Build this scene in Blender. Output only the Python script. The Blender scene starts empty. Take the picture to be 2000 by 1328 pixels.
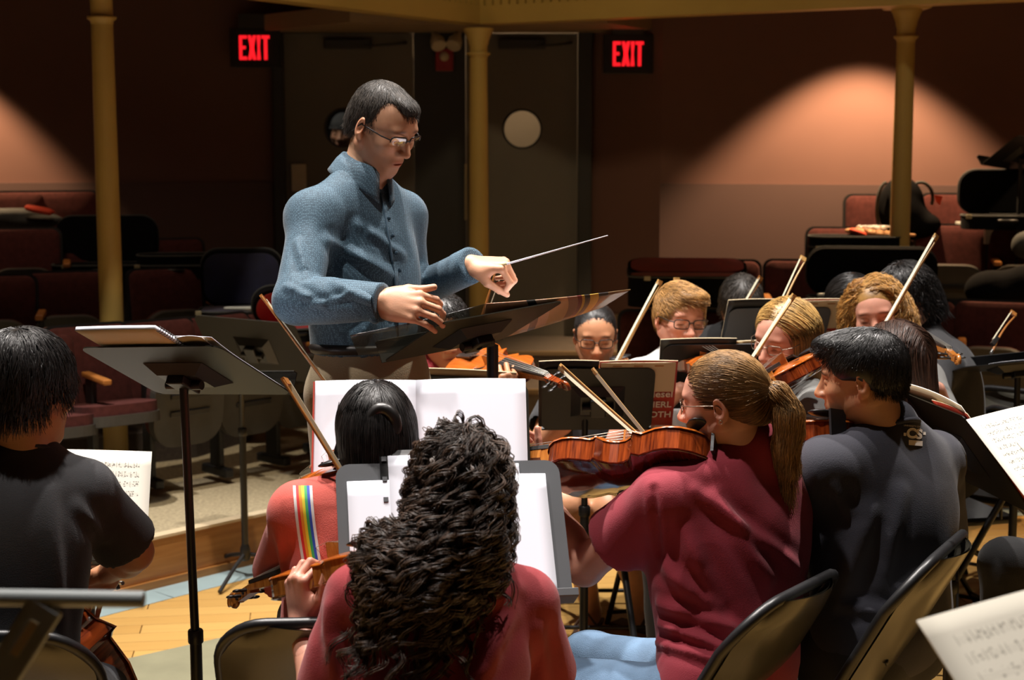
import bpy, bmesh, math, random
import numpy as np
from mathutils import Vector, Matrix
random.seed(7); np.random.seed(7)
SC = bpy.context.scene
COL = SC.collection
PI = math.pi

# ---------------------------------------------------------------- camera
CAMZ = 1.80; F = 3000.0; PITCH = math.radians(7.28)
cam = bpy.data.objects.new('camera', bpy.data.cameras.new('camera'))
COL.objects.link(cam); SC.camera = cam
cam.location = (0, 0, CAMZ); cam.rotation_euler = (PI/2-PITCH, 0, 0)
cam.data.sensor_width = 23.6; cam.data.lens = F/2000*23.6
cam.data.clip_start = 0.05; cam.data.clip_end = 100
cam.data.dof.use_dof = True; cam.data.dof.focus_distance = 3.7; cam.data.dof.aperture_fstop = 3.2
# ---------------------------------------------------------------- world, exposure
W = bpy.data.worlds.new('hall_dark'); SC.world = W; W.use_nodes = True
W.node_tree.nodes['Background'].inputs[0].default_value = (0.9, 0.72, 0.6, 1)
W.node_tree.nodes['Background'].inputs[1].default_value = 0.0014
SC.view_settings.view_transform = 'Standard'; SC.view_settings.look = 'None'
SC.view_settings.gamma = 1; SC.view_settings.use_curve_mapping = False
SC.view_settings.exposure = 0.0
# ---------------------------------------------------------------- lamps of the hall and added fills
def aim(o, to):
    o.rotation_euler = (Vector(to)-o.location).to_track_quat('-Z', 'Y').to_euler()
def spot(name, loc, to, watts, cone, blend, color, radius=0.12):
    l = bpy.data.lights.new(name, 'SPOT'); l.energy = watts; l.spot_size = math.radians(cone)
    l.spot_blend = blend; l.color = color; l.shadow_soft_size = radius
    o = bpy.data.objects.new(name, l); COL.objects.link(o); o.location = loc; aim(o, to); return o
STAGE = (1.0, 0.93, 0.87)
spot('stage_lamp', (-2.3, 5.2, 7.2), (-1.1, 4.4, 0), 1900, 50, 0.5, STAGE, 0.10)
spot('stage_lamp', (-0.3, 4.8, 7.2), (0.2, 3.9, 0), 1750, 56, 0.5, STAGE, 0.10)
spot('stage_lamp', (2.2, 4.9, 7.2), (1.3, 4.6, 0), 1700, 46, 0.5, STAGE, 0.10)
spot('stage_lamp', (-1.3, 2.7, 7.2), (-0.3, 3.4, 0), 1000, 46, 0.5, STAGE, 0.10)
WARM = (1.0, 0.66, 0.36)
spot('wall_lamp', (1.93, 8.72, 2.78), (1.93, 8.90, 0), 370, 92, 0.42, WARM, 0.03)
spot('wall_lamp', (3.55, 8.05, 2.78), (3.55, 8.22, 0), 215, 88, 0.42, WARM, 0.03)
spot('wall_lamp', (-3.55, 9.22, 2.78), (-3.55, 9.4, 0), 300, 82, 0.42, WARM, 0.03)
spot('seat_fill', (-1.6, 4.2, 7.2), (-2.5, 7.7, .8), 1000, 36, 0.8, (1, .86, .68), .15)  # added fill that brightens the left seats, not a known fixture
spot('seat_fill', (2.2, 4.2, 7.2), (2.9, 7.9, .8), 200, 36, 0.8, (1, .86, .68), .15)  # added fill for the right seats, same purpose
spot('under_balcony_fill', (-2.7, 8.0, 2.78), (-2.75, 8.2, 0), 16, 135, 0.9, (1, .72, .48), .1)  # added fill that lifts the dark rear rows under the balcony
spot('under_balcony_fill', (-1.9, 7.3, 2.7), (-1.9, 7.7, 0), 9, 130, 0.9, (1, .8, .6), .1)  # second added fill under the balcony, nearer the front rows
spot('fascia_lamp', (0.2, 3.0, 6.6), (0.0, 8.6, 3.2), 270, 40, 0.9, (1, .78, .42), 0.3)

# ---------------------------------------------------------------- helpers
def P(px, py, d):
    """world point seen at a pixel of the photograph, d metres in front of the camera"""
    u = (px-1000)/F; v = (664-py)/F
    dy = math.cos(PITCH)+math.sin(PITCH)*v; dz = -math.sin(PITCH)+math.cos(PITCH)*v
    t = d/dy
    return Vector((u*t, d, CAMZ+dz*t))
def PZ(px, py, z):
    """the point of the height z seen at a pixel"""
    u = (px-1000)/F; v = (664-py)/F
    dy = math.cos(PITCH)+math.sin(PITCH)*v; dz = -math.sin(PITCH)+math.cos(PITCH)*v
    t = (z-CAMZ)/dz
    return Vector((u*t, dy*t, z))
V = Vector
def lerp(a, b, t): return a+(b-a)*t

# ---------------------------------------------------------------- materials
def nodes(name):
    m = bpy.data.materials.new(name); m.use_nodes = True
    nt = m.node_tree; return m, nt, nt.nodes['Principled BSDF']
def N(nt, kind, **kw):
    n = nt.nodes.new(kind)
    for k, v in kw.items():
        if k.startswith('i_'): n.inputs[k[2:].replace('_', ' ')].default_value = v
        else: setattr(n, k, v)
    return n
def c4(c): return (c[0], c[1], c[2], 1)
def mat(name, col, rough=0.6, metal=0.0, var=0.12, scale=9.0, bump=0.0, bscale=200.0, coat=0.0, spec=0.5, stretch=(1, 1, 1), col2=None, attr=False, sheen=0.0):
    m, nt, b = nodes(name)
    tc = N(nt, 'ShaderNodeTexCoord')
    mp = N(nt, 'ShaderNodeMapping'); mp.inputs['Scale'].default_value = stretch
    nt.links.new(tc.outputs['Object'], mp.inputs[0])
    no = N(nt, 'ShaderNodeTexNoise', i_Scale=scale, i_Detail=4.0)
    nt.links.new(mp.outputs[0], no.inputs['Vector'])
    r = N(nt, 'ShaderNodeValToRGB')
    c2 = col2 if col2 else tuple(x*(1-var) for x in col)
    c1 = col if col2 else tuple(min(1, x*(1+var)) for x in col)
    r.color_ramp.elements[0].position = .3; r.color_ramp.elements[1].position = .7
    r.color_ramp.elements[0].color = c4(c2); r.color_ramp.elements[1].color = c4(c1)
    nt.links.new(no.outputs['Fac'], r.inputs[0])
    out = r.outputs[0]
    if attr:
        at = N(nt, 'ShaderNodeAttribute', attribute_name='Col')
        mx = N(nt, 'ShaderNodeMix', data_type='RGBA', blend_type='MULTIPLY'); mx.inputs[0].default_value = 1
        nt.links.new(out, mx.inputs[6]); nt.links.new(at.outputs['Color'], mx.inputs[7]); out = mx.outputs[2]
    nt.links.new(out, b.inputs['Base Color'])
    b.inputs['Roughness'].default_value = rough; b.inputs['Metallic'].default_value = metal
    b.inputs['Coat Weight'].default_value = coat; b.inputs['Coat Roughness'].default_value = 0.08
    b.inputs['Specular IOR Level'].default_value = spec
    if sheen: b.inputs['Sheen Weight'].default_value = sheen
    if bump:
        n2 = N(nt, 'ShaderNodeTexNoise', i_Scale=bscale, i_Detail=3.0)
        nt.links.new(mp.outputs[0], n2.inputs['Vector'])
        bu = N(nt, 'ShaderNodeBump', i_Strength=bump, i_Distance=0.004)
        nt.links.new(n2.outputs['Fac'], bu.inputs['Height']); nt.links.new(bu.outputs[0], b.inputs['Normal'])
    return m
def glow(name, col, power):
    m, nt, b = nodes(name)
    b.inputs['Base Color'].default_value = c4(col); b.inputs['Emission Color'].default_value = c4(col)
    b.inputs['Emission Strength'].default_value = power; return m
def glassy(name, tint, alpha, rough=0.05):
    m, nt, b = nodes(name)
    out = nt.nodes['Material Output']
    tr = N(nt, 'ShaderNodeBsdfTransparent'); tr.inputs[0].default_value = c4(tint)
    gl = N(nt, 'ShaderNodeBsdfGlossy'); gl.inputs['Roughness'].default_value = rough
    fr = N(nt, 'ShaderNodeFresnel'); fr.inputs[0].default_value = 1.5
    ad = N(nt, 'ShaderNodeMath', operation='MULTIPLY_ADD'); ad.inputs[1].default_value = .18; ad.inputs[2].default_value = alpha
    nt.links.new(fr.outputs[0], ad.inputs[0])
    mx = N(nt, 'ShaderNodeMixShader')
    nt.links.new(ad.outputs[0], mx.inputs[0]); nt.links.new(tr.outputs[0], mx.inputs[1]); nt.links.new(gl.outputs[0], mx.inputs[2])
    nt.links.new(mx.outputs[0], out.inputs['Surface']); nt.nodes.remove(b); return m

M = {}
M['black_metal'] = mat('black_metal', (.012, .012, .012), .42, .0, .2, 14, bump=.05, bscale=400)
M['stand_desk'] = mat('stand_desk', (.014, .0115, .006), .45, .0, .1, 8, bump=.05, bscale=500, spec=.25)
M['stand_grey'] = mat('stand_grey', (.085, .09, .098), .48, .0, .08, 8)
M['grey_tube'] = mat('grey_tube', (.30, .33, .33), .5, .0, .12, 6)
M['black_plastic'] = mat('black_plastic', (.012, .012, .013), .38, 0, .2, 20)
M['black_fabric'] = mat('black_fabric', (.0032, .0032, .004), .95, 0, .2, 20, bump=.2, spec=.12)
M['grey_fabric'] = mat('grey_fabric', (.05, .052, .05), .9, 0, .2, 20, bump=.2)
M['red_velvet'] = mat('red_velvet', (.33, .008, .012), .8, 0, .2, 12, bump=.2, sheen=.3)
M['blue_velvet'] = mat('blue_velvet', (.007, .009, .045), .9, 0, .3, 12, bump=.2, sheen=.3)
M['maroon_seat'] = mat('maroon_seat', (.080, .022, .019), .95, 0, .2, 30, bump=.4, bscale=300, sheen=.02, spec=.2)
M['seat_shell'] = mat('seat_shell', (.055, .05, .042), .55, 0, .15, 10)
M['armrest_wood'] = mat('armrest_wood', (.42, .16, .035), .4, 0, .3, 6, stretch=(2, 20, 20))
M['cream_paint'] = mat('cream_paint', (.52, .36, .105), .45, 0, .07, 3, bump=.05, bscale=60)
M['soffit_paint'] = mat('soffit_paint', (.30, .21, .12), .6, 0, .07, 3)
M['wall_paint'] = mat('wall_paint', (.17, .085, .068), .85, 0, .04, 2, bump=.03, bscale=90)
M['wall_mauve'] = mat('wall_mauve', (.108, .062, .056), .85, 0, .04, 2, bump=.03, bscale=90)
M['door_paint'] = mat('door_paint', (.15, .135, .115), .6, 0, .08, 2)
M['door_frame'] = mat('door_frame', (.03, .03, .03), .5, 0, .1, 4)
M['brass_plate'] = mat('brass_plate', (.42, .36, .22), .4, .2, .1, 12)
M['ivory'] = mat('ivory_plastic', (.55, .47, .33), .4, 0, .05, 12)
M['alarm_red'] = mat('alarm_red', (.30, .015, .02), .4, 0, .05, 12)
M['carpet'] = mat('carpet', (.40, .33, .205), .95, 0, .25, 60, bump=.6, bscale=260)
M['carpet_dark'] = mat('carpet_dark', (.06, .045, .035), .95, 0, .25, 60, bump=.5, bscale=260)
M['landing'] = mat('landing_grey', (.18, .15, .13), .8, 0, .1, 20)
M['fascia_wood'] = mat('fascia_wood', (.42, .19, .05), .38, 0, .25, 3, stretch=(1.2, 1.2, 16), col2=(.30, .115, .026))
M['blue_strip'] = mat('blue_strip', (.24, .32, .33), .6, 0, .08, 6)
M['grey_green'] = mat('grey_green_floor', (.20, .19, .115), .7, 0, .12, 5, bump=.2, bscale=120)
M['paper'] = mat('paper', (.84, .86, .96), .75, 0, .01, 3)
M['cream_paper'] = mat('cream_paper', (.62, .50, .32), .75, 0, .03, 5)
M['tan_card'] = mat('tan_card', (.50, .38, .20), .7, 0, .04, 5)
M['folder_black'] = mat('folder_black', (.008, .008, .0085), .5, 0, .2, 12)
M['cover_red'] = mat('cover_red', (.42, .035, .015), .55, 0, .08, 5)
M['white_print'] = mat('white_print', (.78, .70, .60), .7, 0, .03, 5)
M['steel'] = mat('steel', (.6, .6, .58), .28, 1.0, .08, 8)
M['string_steel'] = mat('string_steel', (.7, .68, .6), .3, .8, .05, 8)
M['ebony'] = mat('ebony', (.02, .018, .017), .32, 0, .2, 8, stretch=(30, 2, 30))
M['bow_wood'] = mat('bow_wood', (.34, .13, .03), .3, 0, .2, 8, stretch=(20, 2, 20), coat=.4)
M['bow_pale'] = mat('bow_pale', (.52, .30, .10), .35, 0, .15, 8, stretch=(20, 2, 20), coat=.3)
M['bow_hair'] = mat('bow_hair', (.72, .66, .48), .5, 0, .05, 50)
M['spruce'] = mat('spruce_varnish', (.52, .13, .015), .22, 0, .3, 7, stretch=(14, 1, 1), coat=.7, col2=(.34, .07, .01))
M['maple'] = mat('maple_varnish', (.36, .065, .012), .16, 0, .3, 7, stretch=(2, 28, 2), coat=1.0, col2=(.085, .012, .004))
M['maple_pale'] = mat('maple_pale', (.52, .20, .04), .2, 0, .3, 7, stretch=(2, 24, 2), coat=.8, col2=(.30, .09, .015))
M['maple_dark'] = mat('maple_dark', (.16, .018, .006), .14, 0, .3, 6, stretch=(2, 18, 2), coat=1.0, col2=(.06, .008, .004))
M['lens'] = glassy('lens_glass', (.97, .98, .97), .0)
M['smoke_plastic'] = glassy('smoke_plastic', (.58, .58, .55), .04, .25)
M['frame_dark'] = mat('frame_dark', (.02, .014, .012), .3, 0, .3, 60)
M['frame_metal'] = mat('frame_metal', (.25, .2, .15), .3, .8, .1, 60)
M['white_cloth'] = mat('white_cloth', (.78, .76, .74), .85, 0, .04, 8, bump=.2)
M['peach_leather'] = mat('peach_leather', (.5, .26, .11), .7, 0, .1, 8)
M['orange_cloth'] = mat('orange_cloth', (.75, .07, .025), .8, 0, .1, 8, bump=.2)
M['clear_pale'] = mat('pale_plastic', (.55, .58, .55), .3, 0, .05, 8)
M['podium'] = mat('podium_carpet', (.07, .065, .06), .95, 0, .2, 40, bump=.4)
M['shoe_dark'] = mat('shoe_dark', (.018, .015, .013), .5, 0, .2, 12)
M['shoe_blue'] = mat('shoe_blue', (.03, .05, .35), .6, 0, .2, 12)
M['sandal'] = mat('sandal_leather', (.06, .03, .02), .6, 0, .2, 12)
M['green_cord'] = mat('green_cord', (.04, .5, .09), .6, 0, .1, 12)
M['belt'] = mat('belt_leather', (.016, .012, .01), .45, 0, .2, 12)

def skin(name, col):
    m = mat(name, col, .48, 0, .07, 26, bump=.06, bscale=260, attr=True)
    b = m.node_tree.nodes['Principled BSDF']
    b.inputs['Subsurface Weight'].default_value = .12
    b.inputs['Subsurface Radius'].default_value = (.012, .004, .002)
    b.inputs['Subsurface Scale'].default_value = .6
    return m
M['skin_fair'] = skin('skin_fair', (.68, .37, .225))
M['skin_pink'] = skin('skin_pink', (.62, .30, .21))
M['skin_tan'] = skin('skin_tan', (.50, .235, .115))
M['skin_warm'] = skin('skin_warm', (.55, .265, .14))
def hairmat(name, col, rough=.42):
    m = mat(name, col, rough, 0, .25, 40, attr=True, spec=.55)
    return m
M['hair_black'] = hairmat('hair_black', (.012, .0105, .010), .36)
M['hair_brown'] = hairmat('hair_brown', (.022, .014, .010), .40)
M['hair_longbrown'] = hairmat('hair_longbrown', (.045, .02, .012), .45)
M['hair_darkblond'] = hairmat('hair_darkblond', (.23, .125, .047), .38)
M['hair_blond'] = hairmat('hair_blond', (.50, .30, .095), .42)
M['hair_sandy'] = hairmat('hair_sandy', (.36, .19, .06), .42)
M['hair_gold'] = hairmat('hair_gold', (.42, .22, .06), .42)
M['hair_grizzled'] = hairmat('hair_grizzled', (.045, .038, .032), .5)
def cloth(name, col, rough=.85, bump=.25, bscale=420, var=.08, sheen=.12):
    return mat(name, col, rough, 0, var, 14, bump=bump, bscale=bscale, sheen=sheen)
M['tee_black'] = cloth('tee_black', (.011, .011, .012))
M['tee_char'] = cloth('tee_charcoal', (.024, .024, .027))
M['tee_navy'] = cloth('tee_navy', (.021, .021, .033))
M['tee_maroon'] = cloth('tee_maroon', (.29, .022, .040))
M['tee_maroon2'] = cloth('tee_maroon_worn', (.30, .022, .030))
M['tee_coral'] = cloth('tee_coral', (.60, .10, .075))
M['tee_grey'] = cloth('tee_grey', (.20, .20, .19))
M['tee_white'] = cloth('tee_white', (.78, .77, .76))
M['tee_red'] = cloth('tee_red', (.30, .02, .03))
M['jeans'] = cloth('jeans', (.16, .27, .42), .85, .5, 500, .2)
M['jeans_dark'] = cloth('jeans_dark', (.022, .025, .033), .85, .4, 500, .2)
M['khaki'] = cloth('khaki', (.36, .28, .165), .8, .3, 300, .06)
M['trouser_black'] = cloth('trouser_black', (.008, .008, .009))
M['shorts_dark'] = cloth('shorts_dark', (.02, .02, .025))

def dotted_shirt():
    m, nt, b = nodes('shirt_dotted_blue')
    tc = N(nt, 'ShaderNodeTexCoord')
    vo = N(nt, 'ShaderNodeTexVoronoi', i_Scale=235.0, i_Randomness=.35)
    nt.links.new(tc.outputs['Object'], vo.inputs['Vector'])
    r = N(nt, 'ShaderNodeValToRGB')
    r.color_ramp.elements[0].position = .26; r.color_ramp.elements[0].color = (.125, .235, .32, 1)
    r.color_ramp.elements[1].position = .42; r.color_ramp.elements[1].color = (.033, .076, .115, 1)
    nt.links.new(vo.outputs['Distance'], r.inputs[0]); nt.links.new(r.outputs[0], b.inputs['Base Color'])
    b.inputs['Roughness'].default_value = .75; b.inputs['Sheen Weight'].default_value = .15
    n2 = N(nt, 'ShaderNodeTexNoise', i_Scale=350.0)
    nt.links.new(tc.outputs['Object'], n2.inputs['Vector'])
    bu = N(nt, 'ShaderNodeBump', i_Strength=.15, i_Distance=.003)
    nt.links.new(n2.outputs['Fac'], bu.inputs['Height']); nt.links.new(bu.outputs[0], b.inputs['Normal'])
    return m
M['shirt_dots'] = dotted_shirt()
M['shirt_inside'] = cloth('shirt_plain_blue', (.035, .078, .12))

def math_node(nt, op, a, b=None, c=None):
    n = N(nt, 'ShaderNodeMath', operation=op)
    for i, x in enumerate((a, b, c)):
        if x is None: continue
        if isinstance(x, (int, float)): n.inputs[i].default_value = x
        else: nt.links.new(x, n.inputs[i])
    return n.outputs[0]
def music_paper(name, paper, ink, staves=11, dens=.42):
    m, nt, b = nodes(name)
    uv = N(nt, 'ShaderNodeUVMap'); sp = N(nt, 'ShaderNodeSeparateXYZ'); nt.links.new(uv.outputs[0], sp.inputs[0])
    u, v = sp.outputs[0], sp.outputs[1]
    f = math_node(nt, 'FRACT', math_node(nt, 'MULTIPLY', v, float(staves)))
    inside = math_node(nt, 'MULTIPLY', math_node(nt, 'GREATER_THAN', f, .32), math_node(nt, 'LESS_THAN', f, .70))
    ln = math_node(nt, 'LESS_THAN', math_node(nt, 'FRACT', math_node(nt, 'MULTIPLY', math_node(nt, 'SUBTRACT', f, .32), 10.6)), .16)
    lines = math_node(nt, 'MULTIPLY', inside, ln)
    mp = N(nt, 'ShaderNodeMapping'); mp.inputs['Scale'].default_value = (58, staves*6.0, 1); nt.links.new(uv.outputs[0], mp.inputs[0])
    vo = N(nt, 'ShaderNodeTexVoronoi', i_Scale=1.0); nt.links.new(mp.outputs[0], vo.inputs['Vector'])
    sc = N(nt, 'ShaderNodeSeparateColor'); nt.links.new(vo.outputs['Color'], sc.inputs[0])
    note = math_node(nt, 'MULTIPLY', math_node(nt, 'LESS_THAN', vo.outputs['Distance'], .42), math_node(nt, 'LESS_THAN', sc.outputs[0], dens))
    wide = math_node(nt, 'MULTIPLY', math_node(nt, 'GREATER_THAN', f, .22), math_node(nt, 'LESS_THAN', f, .82))
    note = math_node(nt, 'MULTIPLY', note, wide)
    mp2 = N(nt, 'ShaderNodeMapping'); mp2.inputs['Scale'].default_value = (44, staves*1.0, 1); nt.links.new(uv.outputs[0], mp2.inputs[0])
    w = math_node(nt, 'LESS_THAN', math_node(nt, 'FRACT', math_node(nt, 'MULTIPLY', u, 44.0)), .12)
    wn = N(nt, 'ShaderNodeTexWhiteNoise', noise_dimensions='2D')
    fl = N(nt, 'ShaderNodeVectorMath', operation='FLOOR'); nt.links.new(mp2.outputs[0], fl.inputs[0]); nt.links.new(fl.outputs[0], wn.inputs['Vector'])
    stem = math_node(nt, 'MULTIPLY', math_node(nt, 'MULTIPLY', w, math_node(nt, 'LESS_THAN', wn.outputs['Value'], .6)), wide)
    ink_f = math_node(nt, 'MAXIMUM', math_node(nt, 'MULTIPLY', lines, .70), math_node(nt, 'MULTIPLY', math_node(nt, 'MAXIMUM', note, stem), .8))
    mar = math_node(nt, 'MULTIPLY', math_node(nt, 'GREATER_THAN', u, .09), math_node(nt, 'LESS_THAN', u, .91))
    mar = math_node(nt, 'MULTIPLY', mar, math_node(nt, 'MULTIPLY', math_node(nt, 'GREATER_THAN', v, .05), math_node(nt, 'LESS_THAN', v, .90)))
    ink_f = math_node(nt, 'MULTIPLY', ink_f, mar)
    mx = N(nt, 'ShaderNodeMix', data_type='RGBA'); nt.links.new(ink_f, mx.inputs[0])
    mx.inputs[6].default_value = c4(paper); mx.inputs[7].default_value = c4(ink)
    nt.links.new(mx.outputs[2], b.inputs['Base Color']); b.inputs['Roughness'].default_value = .8
    return m
M['music'] = music_paper('music_paper', (.78, .75, .66), (.10, .09, .07), 12, .62)
M['music_large'] = music_paper('music_paper_large', (.66, .62, .52), (.22, .2, .16), 8, .3)

# ---------------------------------------------------------------- object helpers
def tag(o, label=None, cat=None, group=None, kind=None):
    if label: o['label'] = label
    if cat: o['category'] = cat
    if group: o['group'] = group
    if kind: o['kind'] = kind
    return o
def empty(name, loc, label, cat, group=None, rz=0.0, mx=None):
    o = bpy.data.objects.new(name, None); COL.objects.link(o)
    o.empty_display_size = .1
    if mx is not None: o.matrix_world = mx
    else: o.location = loc; o.rotation_euler = (0, 0, rz)
    bpy.context.view_layer.update()
    return tag(o, label, cat, group)
ROOTM = {}
def link(name, me, m=None, parent=None, mx=None, label=None, kind=None):
    """mesh given in world space (or in the space of mx), linked under parent"""
    o = bpy.data.objects.new(name, me); COL.objects.link(o)
    if m is not None and not me.materials: me.materials.append(m)
    w = mx if mx is not None else Matrix.Identity(4)
    if parent is not None:
        o.parent = parent; o.matrix_parent_inverse = world_of(parent).inverted()
    o.matrix_basis = w
    if label: o['label'] = label
    if kind: o['kind'] = kind
    return o
def world_of(o):
    if o.parent is None: return o.matrix_basis.copy()
    return world_of(o.parent) @ o.matrix_parent_inverse @ o.matrix_basis
def np_mesh(name, v, f, smooth=True, cols=None):
    me = bpy.data.meshes.new(name)
    v = np.asarray(v, dtype=np.float32); f = np.asarray(f, dtype=np.int32)
    me.vertices.add(len(v)); me.vertices.foreach_set('co', v.ravel())
    k = f.shape[1]
    me.loops.add(len(f)*k); me.loops.foreach_set('vertex_index', f.ravel())
    me.polygons.add(len(f)); me.polygons.foreach_set('loop_start', np.arange(len(f), dtype=np.int32)*k)
    me.polygons.foreach_set('loop_total', np.full(len(f), k, dtype=np.int32))
    me.update(calc_edges=True); me.validate()
    if smooth: me.polygons.foreach_set('use_smooth', np.ones(len(me.polygons), dtype=bool))
    if cols is not None:
        a = me.color_attributes.new('Col', 'FLOAT_COLOR', 'POINT')
        c = np.ones((len(v), 4), dtype=np.float32); c[:, :3] = cols
        a.data.foreach_set('color', c.ravel())
    return me
class MB:
    """collects simple shapes into one mesh"""
    def __init__(s): s.v = []; s.f = []; s.sm = []
    def add(s, vs, fs, smooth=False):
        n = len(s.v); s.v += [tuple(x) for x in vs]
        for f in fs: s.f.append(tuple(i+n for i in f)); s.sm.append(smooth)
        return s
    def box(s, c, size, R=None, bev=0.0):
        bm = bmesh.new(); bmesh.ops.create_cube(bm, size=1)
        for v in bm.verts: v.co = V((v.co.x*size[0], v.co.y*size[1], v.co.z*size[2]))
        if bev > 0: bmesh.ops.bevel(bm, geom=bm.edges[:], offset=bev, segments=2, affect='EDGES', profile=.5)
        R = R or Matrix.Identity(3)
        bm.verts.index_update()
        s.add([R @ v.co + V(c) for v in bm.verts], [[v.index for v in f.verts] for f in bm.faces]); bm.free(); return s
    def tube(s, pts, r, n=8, cap=True, closed=False):
        pts = [V(p) for p in pts]; m = len(pts)
        rs = r if isinstance(r, (list, tuple)) else [r]*m
        rings = []; up = None
        for i in range(m):
            a = pts[(i-1) % m] if (closed or i > 0) else pts[i]; b = pts[(i+1) % m] if (closed or i < m-1) else pts[i]
            t = (b-a).normalized() if (b-a).length > 1e-9 else V((0, 0, 1))
            if up is None: up = t.orthogonal().normalized()
            up = (up - t*up.dot(t))
            up = up.normalized() if up.length > 1e-6 else t.orthogonal().normalized()
            w = t.cross(up)
            rings.append([pts[i]+(up*math.cos(2*PI*k/n)+w*math.sin(2*PI*k/n))*rs[i] for k in range(n)])
        vs = [p for rg in rings for p in rg]; fs = []
        for i in range(m if closed else m-1):
            j = (i+1) % m
            for k in range(n):
                fs.append((i*n+k, i*n+(k+1) % n, j*n+(k+1) % n, j*n+k))
        s.add(vs, fs, True)
        if cap and not closed:
            s.add(rings[0], [tuple(reversed(range(n)))]); s.add(rings[-1], [tuple(range(n))])
        return s
    def lathe(s, prof, c=(0, 0, 0), n=24, R=None):
        R = R or Matrix.Identity(3); c = V(c); vs = []; fs = []
        for (r, z) in prof:
            for k in range(n): vs.append(c+R @ V((r*math.cos(2*PI*k/n), r*math.sin(2*PI*k/n), z)))
        for i in range(len(prof)-1):
            for k in range(n): fs.append((i*n+k, i*n+(k+1) % n, (i+1)*n+(k+1) % n, (i+1)*n+k))
        s.add(vs, fs, True)
        s.add([vs[k] for k in range(n)], [tuple(reversed(range(n)))]); s.add(vs[-n:], [tuple(range(n))]); return s
    def prism(s, poly, h, Mx, z0=0.0):
        n = len(poly)
        a = [Mx @ V((x, y, z0)) for x, y in poly]; b = [Mx @ V((x, y, z0+h)) for x, y in poly]
        s.add(a+b, [tuple(reversed(range(n))), tuple(range(n, 2*n))]+[(i, (i+1) % n, n+(i+1) % n, n+i) for i in range(n)]); return s
    def ball(s, c, r, R=None, n=14):
        rx = r if isinstance(r, (list, tuple)) else (r, r, r); R = R or Matrix.Identity(3); c = V(c); vs = []; fs = []
        for i in range(n+1):
            a = -PI/2+PI*i/n
            for k in range(n):
                b = 2*PI*k/n
                vs.append(c+R @ V((rx[0]*math.cos(a)*math.cos(b), rx[1]*math.cos(a)*math.sin(b), rx[2]*math.sin(a))))
        for i in range(n):
            for k in range(n): fs.append((i*n+k, i*n+(k+1) % n, (i+1)*n+(k+1) % n, (i+1)*n+k))
        return s.add(vs, fs, True)
    def mesh(s, name):
        me = bpy.data.meshes.new(name); me.from_pydata([tuple(v) for v in s.v], [], s.f); me.update()
        me.polygons.foreach_set('use_smooth', s.sm); return me
    def build(s, name, m, parent=None, mx=None, label=None, kind=None):
        me = s.mesh(name); return link(name, me, m, parent, mx, label, kind)
def struct(o): o['kind'] = 'structure'; return o
def frame_mx(o, x, y, z):
    """matrix from an origin and three axes"""
    m = Matrix.Identity(4)
    for i, a in enumerate((x, y, z)):
        for k in range(3): m[k][i] = a[k]
    for k in range(3): m[k][3] = o[k]
    return m
def axes(fwd, up):
    """right, forward, up as orthonormal vectors"""
    f = V(fwd).normalized(); u = V(up); u = (u-f*u.dot(f)).normalized(); r = f.cross(u); return r, f, u
def rrect(w, h, r, n=5, x0=0.0, y0=0.0):
    out = []
    for cx, cy, a0 in ((w/2-r, h/2-r, 0), (-w/2+r, h/2-r, 90), (-w/2+r, -h/2+r, 180), (w/2-r, -h/2+r, 270)):
        for i in range(n+1):
            a = math.radians(a0+90*i/n); out.append((x0+cx+r*math.cos(a), y0+cy+r*math.sin(a)))
    return out
def text_mesh(s, size, depth=.0006, bold=0.0, sx=1.0):
    cu = bpy.data.curves.new('lettering', 'FONT'); cu.body = s; cu.size = size; cu.extrude = depth; cu.offset = bold
    cu.align_x = 'LEFT'; cu.align_y = 'BOTTOM_BASELINE'; cu.resolution_u = 4
    o = bpy.data.objects.new('lettering', cu); COL.objects.link(o)
    dg = bpy.context.evaluated_depsgraph_get(); dg.update()
    me = bpy.data.meshes.new_from_object(o.evaluated_get(dg))
    bpy.data.objects.remove(o); bpy.data.curves.remove(cu)
    if sx != 1.0: me.transform(Matrix.Diagonal((sx, 1, 1, 1)))
    return me
def dup(root, mx, label=None, group=None):
    """copy a thing with its parts and sub-parts"""
    r = root.copy(); COL.objects.link(r); r.matrix_basis = mx
    if label: r['label'] = label
    if group: r['group'] = group
    for ch in list(root.children):
        c = ch.copy(); COL.objects.link(c); c.parent = r
        for g in list(ch.children):
            d = g.copy(); COL.objects.link(d); d.parent = c
    return r
def loc_rz(p, rz, s=1.0): return Matrix.Translation(V(p)) @ Matrix.Rotation(rz, 4, 'Z') @ Matrix.Scale(s, 4)
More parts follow.
